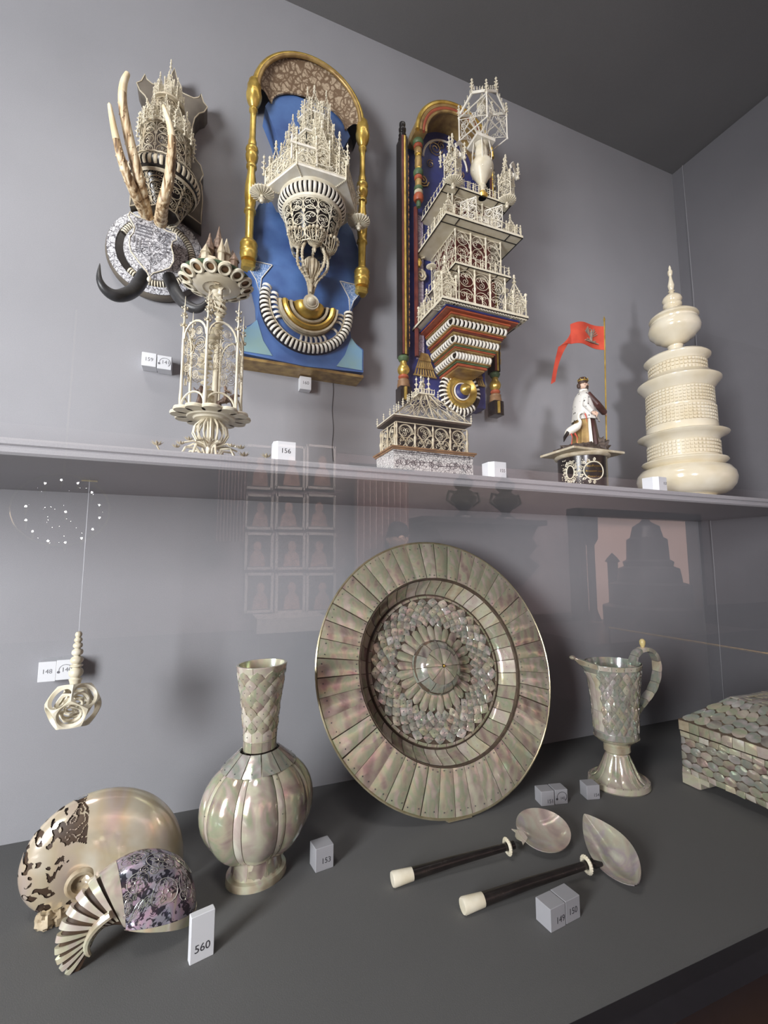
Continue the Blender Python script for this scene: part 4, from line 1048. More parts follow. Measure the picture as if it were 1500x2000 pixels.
    for nm, mt, pr in (('medallion_ring', 'ebony', [(.052, -.012), (.058, .0), (.056, .006), (.044, .007)]), ('medallion_roll', 'ebony', [(.042, .0), (.043, .006), (.047, .009), (.051, .006), (.052, .0)]), ('gold_dish', 'gold', [(.041, 0), (.041, .014), (.039, .017), (.036, .016), (.022, .007), (.021, .006)]),
                       ('white_ring', 'ivory_white', [(.022, .008), (.0225, .011), (.020, .012), (.019, .009)]), ('blue_dome', 'blue_deep', [(.0195, .009), (.017, .014), (.012, .018), (.006, .020), (.0001, .020)]),
                       ('gilt_knob', 'gold', [(.006, .019), (.012, .021), (.0145, .026), (.013, .031), (.008, .035), (.006, .037), (.007, .041), (.004, .046), (.0001, .047)])):
        mb = MB(); mb.lathe(pr, 40, close=False); part(mb, nm, M[mt], root, M=T(mc) @ mx_)
    me = rib_mesh(.0048, .0115, PI*1.05).mesh('ivory_rib', M['ivory_white'])
    for i in range(30):
        a = 2*PI*i/30 + .05
        if 1.15 < a < 1.95 or 5.6 < a < 5.95: continue
        link('ivory_rib', me, root, T(mc+Vector((.0475*math.cos(a), .001, .0475*math.sin(a)))) @ RY(-a+PI/2))
    # corbel steps
    def slab(x0, x1, Y0, z0, z1, mat, nm='moulding'):
        mb = MB(); a, b = L(x0, Y0, z0), L(x1, .955, z1); c = (a+b)/2; d = b-a; mb.box(c, (abs(d.x), abs(d.y), abs(d.z))); part(mb, nm, M[mat], root, smooth=False)
    rib2 = rib_mesh(.0058, .0092, PI*1.0, 6, .95).mesh('ivory_rib', M['ivory_white'])
    levels = [(.074, .832, .534, 14), (.061, .846, .502, 13), (.049, .860, .471, 12)]
    for q, (hw, Yf, zc, nr) in enumerate(levels):
        a, b = L(ox-hw, Yf+.004, zc-.009), L(ox+hw, .955, zc+.009)
        mb = MB(); mb.box((a+b)/2, (2*hw-.006, abs((b-a).y), .0165)); part(mb, 'roll_core', M['ebony'], root, smooth=False)
        slab(ox-hw-.004, ox+hw+.004, Yf-.003, zc+.0095, zc+.0125, 'gold_dull'); slab(ox-hw-.006, ox+hw+.006, Yf-.006, zc+.0125, zc+.0165, 'red' if q != 1 else 'dark_red')
        slab(ox-hw+.001, ox+hw-.001, Yf+.002, zc-.0125, zc-.0095, 'gold_dull')
        slab(ox-hw+.006, ox+hw-.006, Yf+.006, zc-.0155, zc-.0125, 'green' if q else 'red')
        for i in range(nr):
            x = -hw+.004+(2*hw-.008)*i/(nr-1); link('ivory_rib', rib2, root, T(L(ox+x, Yf+.006, zc)))
        for s in (-1, 1):
            nn = int((.955-Yf)/.0105)
            for i in range(nn): link('ivory_rib', rib2, root, T(L(ox+s*(hw-.003), Yf+.012+i*.0103, zc)) @ RZ(s*PI/2))
    slab(ox-.010-.03, ox+.040, .868, .4495, .455, 'red'); slab(ox-.036, ox+.036, .872, .4455, .4495, 'gold_dull')
    slab(ox-.096, ox+.096, .818, .5515, .5545, 'red'); slab(ox-.098, ox+.098, .815, .5545, .558, 'blue_deep')
    # lace fringe
    mb = MB(); PF = flatP(L(ox-.112, .8045, .553), (1, 0, 0), (0, 0, 1))
    for i in range(30): circ(mb, PF, .0037+.0074*i, .006, .0034, .0006, 3, 6, PI, 2*PI)
    part(mb, 'lace_fringe', M['ivory'], root, kind='stuff')
    # platforms and storeys
    def platform(hw, Yf, z, t=.006, cx=ox):
        a, b = L(cx-hw, Yf, z), L(cx+hw, .955, z+t)
        mb = MB(); mb.box((a+b)/2, (2*hw, abs((b-a).y), t)); part(mb, 'platform', M['ivory'], root, smooth=False)
        mb = MB(); yy = (.955-Yf)
        for x in (-hw+.001, hw-.001): mb.box(L(cx+x, Yf+yy/2, z-.0003), (.0022, yy, .0012))
        for x in (-hw+.036, hw-.036): mb.box(L(cx+x, Yf+.012, z-.0003), (.0022, .024, .0012))
        for y in (.001, .024): mb.box(L(cx, Yf+y, z-.0003), (2*hw, .0022, .0012))
        part(mb, 'ebony_inlay', M['ebony'], root, smooth=False)
        mb = MB(); z2 = z+t; balustrade(mb, L(cx-hw+.003, Yf+.003, z2), L(cx+hw-.003, Yf+.003, z2), .020, 11)
        for s in (-1, 1): balustrade(mb, L(cx+s*(hw-.003), Yf+.003, z2), L(cx+s*(hw-.003), .945, z2), .020, 8)
        part(mb, 'balustrade', M['ivory'], root)
    def storey(hw, Yf, z0, z1, nx, ny, cx=ox):
        h = z1-z0; D_ = .950-Yf
        for nm, o_, u_, w_, n_ in (('front_panel', L(cx-hw, Yf, z0), (1, 0, 0), 2*hw, nx), ('side_panel', L(cx-hw, .950, z0), (0, -1, 0), D_, max(2, int(nx*D_/(2*hw)+.5))), ('side_panel', L(cx+hw, Yf, z0), (0, 1, 0), D_, max(2, int(nx*D_/(2*hw)+.5)))):
            mb = MB(); filigree(mb, flatP(o_, u_, (0, 0, 1)), w_, h, n_, ny, .00075, rng, arches=True); part(mb, nm, M['ivory'], root, kind='stuff')
        mb = MB(); a, b = L(cx-hw+.012, Yf+.02, z0), L(cx+hw-.012, .95, z1); mb.box((a+b)/2, (abs((b-a).x), abs((b-a).y), abs((b-a).z))); part(mb, 'inner_core', M['dark_red'], root, smooth=False)
        for i in range(nx+1):
            mb = MB(); c = L(cx-hw+2*hw*i/nx, Yf-.003, z0); mb.lathe([(.0022, 0), (.0026, .004), (.0014, .008), (.0016, h*.45), (.0026, h*.5), (.0014, h*.55), (.0014, h*.8), (.0026, h*.86), (.0018, h*.93), (.0028, h)], 7, c); part(mb, 'column', M['ivory'], root)
    # 1
    platform(.114, .803, .561); storey(.062, .822, .567, .657, 3, 2)
    platform(.075, .812, .657, .005); storey(.062, .835, .662, .757, 3, 3)
    platform(.104, .800, .758); storey(.062, .845, .764, .852, 3, 3)
    platform(.090, .822, .854, .005)
    for s in (-1, 1):
        link('turret', SP[0], root, T(L(ox+s*.094, .826, .566)) @ SC(.042, .042, .034)); link('turret', SP[1], root, T(L(ox+s*.094, .915, .566)) @ SC(.036, .036, .026))
        mb = MB(); PQ = flatP(L(ox+s*.094-.02, .808, .5600), (1, 0, 0), (0, 1, 0)); filigree(mb, PQ, .04, .04, 2, 2, .0008, rng); part(mb, 'turret_floor', M['ivory'], root, kind='stuff')
        link('turret', SP[1], root, T(L(ox+s*.085, .822, .764)) @ SC(.026, .026, .020))
        link('umbrella_disc', RD, root, T(L(ox+s*.074, .818, .856)) @ SC(.021)); link('turret', SP[0], root, T(L(ox+s*.074, .818, .862)) @ RZ(.6) @ SC(.034, .034, .036))
        link('umbrella_disc', RD, root, T(L(ox+s*.088, .90, .700)) @ SC(.012)); link('umbrella_disc', RD, root, T(L(ox+s*.090, .86, .655)) @ SC(.012))
        # gabled porches of the top turrets
        for g in (0, 1):
            mb = MB(); c = L(ox+s*.074, .818, .93)
            Mg = T(c) @ RZ(.6+g*PI/2)
            for e in (-1, 1): mb.box((e*.012, -.019, .004), (.034, .004, .0075), Mg @ T((e*.0, 0, 0)) @ T((e*.012, 0, .004)) @ RY(e*.85) @ T((-e*.012, 0, -.004)))
            part(mb, 'gable', M['ivory_white'], root, smooth=False)
        pins(root, [L(ox+s*.074+a*.020, .818+b*.020, .905) for a in (-1, 1) for b in (-1, 1)], .045, .03)
    # projecting bay with hinged openwork shutters between platforms 3 and 4
    mb = MB()
    for x0_, x1_, y1_ in ((-.045, -.020, -.028), (.022, .050, -.030)):
        u_ = Vector((x1_-x0_, y1_, 0)); l = u_.length; filigree(mb, flatP(L(ox+x0_, .835, .778), u_/l, (0, 0, 1)), l, .052, 2, 3, .0008, rng)
    filigree(mb, flatP(L(ox-.02, .806, .772), (1, 0, 0), (0, 0, 1)), .045, .012, 4, 1, .0007, rng)
    part(mb, 'openwork_shutter', M['ivory_white'], root, kind='stuff')
    pins(root, [L(ox+x, .804, .765) for x in (-.1, -.06, -.02, .02, .06, .1)], .030, .020)
    pins(root, [L(ox-.108, y, .565) for y in (.86, .88, .90)] + [L(ox+.108, y, .565) for y in (.86, .88)] + [L(ox-.1, y, .764) for y in (.83, .86, .89)], .034, .024)
    pins(root, [L(ox+x, .816, .662) for x in (-.072, -.036, 0, .036, .072)], .026, .02)
    pins(root, [L(ox+x, .824, .86) for x in (-.045, -.03, -.015, 0, .015, .03, .045)], .022, .024)
    # crown: turned pear vase carrying an open lantern house
    mb = MB(); c = L(ox+.012, .828, .866)
    mb.lathe([(.006, 0), (.008, .004), (.005, .010), (.010, .016), (.0075, .022), (.012, .030), (.017, .040), (.024, .050), (.0275, .060), (.0275, .068), (.024, .078), (.017, .086), (.015, .092), (.016, .10), (.013, .118), (.018, .124)], 28, c); part(mb, 'turned_vase', M['ivory'], root)
    mb = MB(); mb.lathe([(.010, -.012), (.013, -.006), (.009, 0), (.007, .006)], 12, c); part(mb, 'gilt_knop', M['gold'], root)
    mb = MB(); mb.box(c+Vector((.0, 0, .129)), (.050, .044, .008)); part(mb, 'vase_tray', M['ivory_white'], root)
    for a in range(6): mb = MB(); mb.tube([c+Vector((.024*math.cos(a*PI/3), .024*math.sin(a*PI/3), .05)), c+Vector((.026*math.cos(a*PI/3), .026*math.sin(a*PI/3), .09)), c+Vector((.020*math.cos(a*PI/3), .020*math.sin(a*PI/3), .128))], .0012, 5); part(mb, 'stay_rod', M['ivory_white'], root)
    lc = c+Vector((.002, -.006, .136)); hw = .040
    mb = MB(); Mx = T(lc) @ RZ(.35)
    mb.M = Mx
    for sx in (-1, 1):
        for sy in (-1, 1):
            mb.tube([(sx*hw, sy*hw, 0), (sx*hw, sy*hw, .060)], .0018, 5)
            for z in (0, .06): mb.ball((sx*hw, sy*hw, z), .0032, 6)
    for k in range(4):
        mb.M = Mx @ RZ(PI/2*k)
        for z in (0, .060): mb.tube([(-hw, -hw, z), (hw, -hw, z)], .0015, 5)
        mb.tube([(-hw, -hw, .004), (0, -hw, .032), (hw, -hw, .004)], .0009, 4); mb.tube([(-hw, -hw, .056), (0, -hw, .030), (hw, -hw, .056)], .0009, 4)
        for x in (-.6, 0, .6): rosette(mb, lambda a, b: Vector((a, -hw, b)), x*hw, .03, .010, .0007, 3, rng)
    mb.M = None; part(mb, 'lantern_frame', M['ivory_white'], root)
    for k in range(4):
        mb = MB(); mb.M = Mx @ RZ(PI/2*k)
        for e in (-1, 1): mb.box((0, 0, 0), (.044, .0030, .006), T((e*.0185, -hw*.99, .082)) @ RY(e*.62))
        part(mb, 'gable', M['ivory_white'], root, smooth=False)
        mb = MB(); mb.M = Mx @ RZ(PI/2*k)
        for i in range(5):
            for e in (-1, 1): mb.lathe([(.0005, 0), (.0013, .003), (.0005, .005), (.0011, .008), (.0001, .010)], 5, (e*(.038-.008*i), -hw, .072+.0062*i))
        part(mb, 'crest', M['ivory'], root, kind='stuff')
    pins(root, [Mx @ Vector((sx*hw, sy*hw, .060)) for sx in (-1, 1) for sy in (-1, 1)], .038, .030)
    pins(root, [Mx @ Vector((a, b, .095)) for a, b in ((0, -hw), (hw, 0), (-hw, 0), (0, hw))], .040, .034)
    link('turret', SP[1], root, Mx @ T((0, 0, .062)) @ SC(.020, .020, .024))
    mb = MB()
    for a in range(8): mb.tube([lc+Vector((.004*math.cos(a), .004*math.sin(a), 0)), lc+Vector((.03*math.cos(a*PI/4), .03*math.sin(a*PI/4), .06))], .0009, 4)
    part(mb, 'inner_struts', M['ivory_white'], root)
castle()

# ------------------------------------------------------------------ ivory tower on the blue and gold bracket (middle)
def blue_bracket():
    rng = random.Random(31); ox = .187; oz = .415
    root = thing('ivory_tower_bracket', 'ivory castle tower on a blue wall bracket with a gilded arch and columns', 'tower', (ox, 1.0, oz))
    def L(x, Y, z): return Vector((x-ox, Y-1.0, z-oz))
    def out(pts): return [(x, z-oz) for x, z in pts] + [(-x, z-oz) for x, z in reversed(pts)]
    # neck and round board behind the tower
    pts = [(.0, 1.082), (.05, 1.074), (.085, 1.05), (.100, 1.02), (.078, .97), (.066, .925), (.062, .885), (.066, .845), (.082, .81), (.108, .775), (.124, .73), (.128, .69), (.122, .655), (.108, .622)]
    mb = MB(); mb.prism(out(pts[1:]), -.052, -.0005); part(mb, 'blue_board', M['blue'], root, smooth=False)
    # lower star-shaped plaque
    pts = [(.108, .640), (.139, .636), (.139, .628), (.112, .596), (.104, .565), (.101, .53), (.104, .505), (.118, .492), (.134, .482), (.134, .428), (.0, .421)]
    mb = MB(); mb.prism([(x, z-oz) for x, z in pts] + [(-x, z-oz) for x, z in reversed(pts[:-1])], -.060, -.0005)
    part(mb, 'lower_plaque', M['blue'], root, smooth=False)
    mb = MB(); mb.box((0, -.028, .005), (.272, .056, .006)); part(mb, 'plaque_edge', M['gold_dull'], root, smooth=False)
    for s in (-1, 1):
        mb = MB(); mb.prism([(s*x, z-oz) for x, z in [(.080, .634), (.136, .634), (.134, .628), (.108, .594), (.100, .566), (.096, .60)]], -.0612, -.058); part(mb, 'scroll_corner', M['bluescroll'], root, smooth=False)
        mb = MB(); mb.prism([(s*x, z-oz) for x, z in [(.104, .506), (.118, .489), (.131, .480), (.131, .432), (.07, .432), (.090, .462)]], -.0612, -.058); part(mb, 'scroll_corner', M['blue_green'], root, smooth=False)
        mb = MB(); mb.tube([(s*x, -.0615, z-oz) for x, z in [(.076, .636), (.137, .6355), (.109, .595), (.1, .565), (.098, .60), (.076, .636)]], .0011, 4); part(mb, 'border_line', M['ivory_white'], root)
        # gilded column
        X = s*.126; mb = MB(); Y = -.070
        P_ = [(.0155, .628), (.0165, .634), (.0185, .641), (.0165, .646), (.0185, .652), (.017, .658), (.0185, .663), (.016, .669), (.010, .673), (.0085, .68), (.0088, .72), (.0095, .735), (.0125, .737), (.0125, .741), (.010, .745), (.0115, .76), (.0128, .778), (.0118, .80), (.0082, .828), (.0080, .838), (.011, .841), (.011, .846), (.0085, .85), (.0125, .861), (.0135, .870), (.011, .876), (.0135, .882), (.0125, .888), (.009, .892), (.0088, .903), (.0068, .91), (.0064, .955), (.0066, .972), (.0095, .976), (.0095, .981), (.0070, .985), (.013, .996), (.0165, 1.008), (.017, 1.016), (.0145, 1.019), (.0155, 1.026), (.0140, 1.030), (.0150, 1.037), (.0125, 1.044), (.012, 1.05)]
        mb.lathe([(r, z-oz) for r, z in P_], 24, (X, Y, 0)); part(mb, 'gilded_column', M['gold'] if s < 0 else M['gold'], root)
        mb = MB(); mb.bevbox((X, Y+.006, .628-oz-.008), (.028, .028, .016), .004); part(mb, 'column_foot', M['gold'], root)
    # vaulted canopy: loft from the front arch to a lower arch at the back
    m = 28; zc = 1.037-oz
    def arc(i, k):
        a = PI*i; fr = Vector(((.118)*math.cos(a), -.072, zc + (.118)*math.sin(a)))
        bk = Vector((.088*math.cos(a)*(1), -.053, zc - .008 + .050*math.sin(a)))
        return fr.lerp(bk, k) + Vector((0, 0, .010*math.sin(PI*k)))
    mb = MB(); mb.grid(lambda u, v: arc(u, v), m, 8); part(mb, 'painted_vault', M['leaves'], root)
    mb = MB(); k = m+1; o_ = [Vector((.124*math.cos(PI*i/m), -.072, zc+.124*math.sin(PI*i/m))) for i in range(m+1)]
    mb.grid(lambda u, v: Vector((.124*math.cos(PI*u), -.072+.0975*v, zc+.124*math.sin(PI*u))), m, 2); part(mb, 'hood', M['board'], root)
    for r_, w_, mt, yy in ((.124, .0065, 'gold', -.072), (.1175, .0045, 'gold_dull', -.077), (.129, .004, 'gold_dull', -.066)):
        mb = MB(); mb.tube([(r_*math.cos(PI*i/m), yy, zc+r_*math.sin(PI*i/m)) for i in range(m+1)], w_, 10); part(mb, 'arch_moulding', M[mt], root)
    mb = MB(); mb.tube([arc(i/m, 1)+Vector((0, -.003, 0)) for i in range(m+1)], .003, 6); part(mb, 'vault_edge', M['leaves'], root)
    # medallion: concentric half discs with a flat top
    mc = L(.189, .922, .550)
    def half(nm, mt, pr, a0=PI, a1=2*PI):
        mb = MB(); mb.lathe(pr, 40, a0=a0, a1=a1, close=False); part(mb, nm, M[mt], root, M=T(mc) @ RX(PI/2))
    # RX(90) sends y to z and z to -y, so angles PI..2PI hang below the centre
    half('gilt_dome', 'gold', [(.0001, .022), (.012, .022), (.022, .019), (.030, .012), (.034, .003), (.034, 0)])
    half('medallion_groove', 'ebony', [(.033, .004), (.040, .004)]); half('ivory_band', 'ivory_old', [(.037, .003), (.037, .010), (.042, .010), (.043, .003)])
    half('medallion_groove', 'ebony', [(.042, .004), (.050, .004)])
    half('gilt_ring', 'gold', [(.0455, .004), (.047, .011), (.052, .014), (.057, .011), (.059, .004)]); half('ivory_band', 'ivory_old', [(.059, .003), (.060, .009), (.064, .009), (.065, .002), (.065, -.012)])
    half('flat_back', 'wood_dark', [(.0001, 0), (.066, 0)])
    half('blue_channel', 'blue', [(.066, -.008), (.081, -.008)]); half('channel_rim', 'ivory_old', [(.081, -.012), (.0815, -.002), (.0835, -.002), (.084, -.012)])
    half('ebony_roll', 'ebony', [(.084, -.016), (.085, -.006), (.089, -.001), (.096, -.001), (.1005, -.006), (.103, -.018)], PI*.93, 2*PI*1.01)
    mb = MB(); mb.box(mc+Vector((0, .009, .0015)), (.132, .024, .003)); part(mb, 'flat_top', M['gold_dull'], root, smooth=False)
    rb = rib_mesh(.0050, .0105, PI*1.02).mesh('ivory_rib', M['ivory_white'])
    def ribat(r, a, y, sc=1): link('ivory_rib', rb, root, T(mc+Vector((r*math.cos(a), y, r*math.sin(a)))) @ RY(-(a+PI/2)) @ SC(1, sc, sc))
    for i in range(36): ribat(.0925, PI*.90+i*(PI*1.12)/35, .008)
    for i in list(range(0, 6)) + list(range(11, 17)) + [19]: ribat(.0735, PI*.93+i*.145, .010, .85)
    for i in range(3): ribat(.0735, 2*PI-.05-i*.13, .010, .85)
    mb = MB(); mb.lathe([(.0165, .020), (.0165, .025), (.013, .024), (.0125, .027), (.0095, .026), (.0085, .030), (.005, .034), (.0001, .035)], 24); part(mb, 'ivory_button', M['ivory'], root, M=T(mc+Vector((0, 0, -.004))) @ RX(PI/2))
    # curled stems and cages
    cy = .894
    base = mc+Vector((0, -.018, .010))
    for a, sp in ((-2.6, .030), (-2.1, .040), (-1.1, .038), (-.5, .030), (-1.57, .012)):
        c, s_ = math.cos(a), math.sin(a)
        tgt = L(.187+.034*c, cy+.026*s_, .660)
        pts = [base+Vector((.003*c, 0, 0)), base+Vector((.012*c, -.01, .030)), L(.187+sp*1.15*c, cy+sp*.8*s_, .612), L(.187+sp*1.25*c, cy+sp*.9*s_, .636), tgt]
        pp = []
        for i in range(17):
            x = i/16*4; k_ = min(int(x), 3); f = x-k_; p0, p1, p2, p3 = pts[max(k_-1, 0)], pts[k_], pts[k_+1], pts[min(k_+2, 4)]
            pp.append(.5*((2*p1)+(p2-p0)*f+(2*p0-5*p1+4*p2-p3)*f*f+(3*p1-p0-3*p2+p3)*f**3))
        mb = MB(); mb.tube(pp, .0026, 6)
        for p_ in pp[3:15]: mb.ball(p_, .0036, 6)
        part(mb, 'curled_stem', M['ivory_old'], root)
    for a in (-2.6, -1.57, -.55):
        c = L(.187+.038*math.cos(a), cy+.034*math.sin(a), .652)
        mb = MB(); mb.lathe([(.0004, -.020), (.003, -.014), (.0015, -.010), (.006, -.006), (.003, -.003)], 10, c)
        for i in range(18):
            b = 2*PI*i/18; mb.tube([c+Vector((r*math.cos(b), r*math.sin(b), z)) for r, z in ((.005, -.004), (.014, .002), (.0185, .012), (.0195, .022))], .0009, 4)
        part(mb, 'hanging_cage', M['ivory_old'], root)
        mb = MB()
        for i in range(16): b = 2*PI*i/16; mb.ball(c+Vector((.0205*math.cos(b), .0205*math.sin(b), .0235)), .0036, 7)
        part(mb, 'bead_ring', M['ivory_old'], root)
    c = L(.187, cy, .600); mb = MB(); mb.lathe([(.003, -.035), (.005, -.02), (.003, -.016), (.008, -.01), (.004, -.006), (.015, .006), (.019, .018), (.018, .030), (.010, .040)], 16, c)
    for i in range(16): b = 2*PI*i/16; mb.tube([c+Vector((r*math.cos(b), r*math.sin(b), z)) for r, z in ((.006, -.006), (.0165, .006), (.0205, .018), (.019, .030))], .0009, 4)
    part(mb, 'centre_cage', M['ivory_old'], root)
    # filigree cup
    C0 = Vector((0, cy-1.0, 0))
    mb = MB(); mb.lathe([(.001, .660-oz), (.038, .662-oz), (.040, .665-oz), (.058, .735-oz)], 36, C0, close=False); part(mb, 'cup_lining', M['ebony'], root)
    mb = MB(); H = .078; P = cylP(C0.x, C0.y, .042, .0615, .655-oz, .735-oz, H)
    filigree(mb, P, 2*PI*.042, H, 12, 3, .0009, rng, arches=True); part(mb, 'filigree_cup', M['ivory'], root, kind='stuff')
    mb = MB(); mb.lathe([(.0615, .732-oz), (.0645, .735-oz), (.064, .741-oz), (.058, .741-oz)], 40, C0); part(mb, 'cup_rim', M['ivory'], root)
    mb = MB(); mb.lathe([(.060, .742-oz), (.0675, .745-oz), (.0705, .754-oz), (.068, .763-oz), (.060, .766-oz)], 48, C0); part(mb, 'roll_core', M['ebony'], root)
    me = MB(); n = 7
    vs = []
    for i in range(n+1):
        a = -PI/2+PI*i/n
        for x, q in ((-.0029, .92), (-.0016, 1.), (.0016, 1.), (.0029, .92)): vs.append(Vector((.0605+.0125*q*math.cos(a), x*(1+.1*math.cos(a)), .754-oz+.0128*q*math.sin(a))))
    me.add(vs, [(i*4+j, i*4+j+1, i*4+5+j, i*4+4+j) for i in range(n) for j in range(3)]); rm = me.mesh('ivory_rib', M['ivory_white'])
    for i in range(44): link('ivory_rib', rm, root, T(C0) @ RZ(2*PI*i/44))
    mb = MB(); mb.lathe([(.062, .764-oz), (.068, .767-oz), (.070, .770-oz)], 48, C0, close=False); part(mb, 'ivory_ring', M['ivory'], root)
    # hexagonal floor and gallery
    hexv = [(.100*math.cos(PI/3*i), .098*math.sin(PI/3*i)) for i in range(6)]
    def wallclip(v): return (v[0], min(v[1], .100))
    mb = MB(); mb.prismz([(C0.x+x, C0.y+y) for x, y in hexv], .770-oz, .776-oz); part(mb, 'hexagon_floor', M['ivory_white'], root, smooth=False)
    for i in (2, 3, 4, 5, 0):
        a, b = hexv[i], hexv[(i+1) % 6]
        if i in (1,): continue
        o_ = C0+Vector((a[0], a[1], .776-oz)); u_ = Vector((b[0]-a[0], b[1]-a[1], 0)); l = u_.length
        mb = MB(); filigree(mb, flatP(o_, u_/l, Vector((0, 0, 1))), l, .040, 5, 2, .0008, rng); 
        for q in range(3): circ(mb, flatP(o_, u_/l, Vector((0, 0, 1))), l*(q+.5)/3, .004, l*.155, .0011, 4, 12, 0, PI)
        part(mb, 'gallery_rail', M['ivory'], root, kind='stuff')
        mb = MB(); mb.tube([C0+Vector((a[0], a[1], .769-oz)), C0+Vector((a[0], a[1], .812-oz))], .0019, 6)
        for q in range(7): mb.ball(C0+Vector((a[0]*(1-q*.045), a[1]*(1-q*.045), .7695-oz)), .0018, 5)
        part(mb, 'corner_post', M['ivory'], root)
    for i in (3, 0):
        a = hexv[i]; link('umbrella_disc', RD, root, T(C0+Vector((a[0]*1.06, a[1], .756-oz))) @ SC(.024))
    pins(root, [C0+Vector((a[0]*1.04, a[1]*1.04, .80-oz)) for a in hexv[3:]+hexv[:1]], .050, .030)
    # castle on the floor
    zf = .777-oz
    def wall(x0, y0, x1, y1, z0, z1, nx, ny):
        u_ = Vector((x1-x0, y1-y0, 0)); l = u_.length; mb = MB(); filigree(mb, flatP(C0+Vector((x0, y0, z0)), u_/l, (0, 0, 1)), l, z1-z0, nx, ny, .0008, rng, arches=True); part(mb, 'openwork_wall', M['ivory'], root, kind='stuff')
    def hexwall(r, z0, z1, nx, ny, ry=None):
        v = [(r*math.cos(PI/3*i), r*math.sin(PI/3*i)) for i in range(6)]
        for i in (2, 3, 4, 5, 0): wall(*v[i], *v[(i+1) % 6], z0, z1, nx, ny)
    hexwall(.060, zf, zf+.055, 3, 3); hexwall(.048, zf+.055, zf+.115, 2, 3); hexwall(.030, zf+.115, zf+.18, 2, 4)
    for r, z in ((.066, .055), (.054, .115), (.036, .18)):
        mb = MB(); v = [(C0.x+r*math.cos(PI/3*i), C0.y+r*math.sin(PI/3*i)) for i in range(6)]; mb.prismz(v, zf+z, zf+z+.003); part(mb, 'floor_slab', M['ivory_white'], root, smooth=False)
        mb = MB()
        for i in (2, 3, 4, 5, 0): balustrade(mb, Vector((*v[i], zf+z+.003)), Vector((*v[(i+1) % 6], zf+z+.003)), .012, 6, .0009)
        part(mb, 'balustrade', M['ivory'], root)
    k = 0
    for r, z, h, w_, hs in ((.080, 0, .034, .032, (3, 4, 5, 0)), (.060, .056, .026, .025, (3, 4, 5, 0)), (.046, .116, .022, .021, (3, 4, 5, 0))):
        for i in hs:
            a = PI/3*i + (PI/6 if k % 2 else 0); c = C0+Vector((r*math.cos(a), r*math.sin(a), zf+z)); link('turret', SP[k % 2], root, T(c) @ RZ(a) @ SC(w_, w_, h)); k += 1
            if z: link('umbrella_disc', RD, root, T(c+Vector((0, 0, -.002))) @ SC(.014))
    link('turret', SP[0], root, T(C0+Vector((0, 0, zf+.18))) @ SC(.030, .030, .030)); link('turret', SP[1], root, T(C0+Vector((.022, -.02, zf+.175))) @ SC(.018, .018, .024))
    link('turret', SP[1], root, T(C0+Vector((-.02, -.024, zf+.155))) @ SC(.018, .018, .026))
    pins(root, [C0+Vector((r*math.cos(a), r*math.sin(a), zf+z)) for r, z, n_ in ((.064, .058, 7), (.052, .118, 7), (.034, .183, 6)) for a in [-PI-.2+(PI+.4)*q/(n_-1) for q in range(n_)]], .030, .022)
    mb = MB(); 
    for s in (-1, 1): mb.tube([C0+Vector((-.035+s*.025, -.086, zf)), C0+Vector((-.035+s*.025, -.086, zf+.052))], .0022, 5)
    mb.tube([C0+Vector((-.064, -.087, zf+.034)), C0+Vector((-.006, -.087, zf+.036))], .003, 4); part(mb, 'gate_frame', M['ivory_white'], root)
blue_bracket()

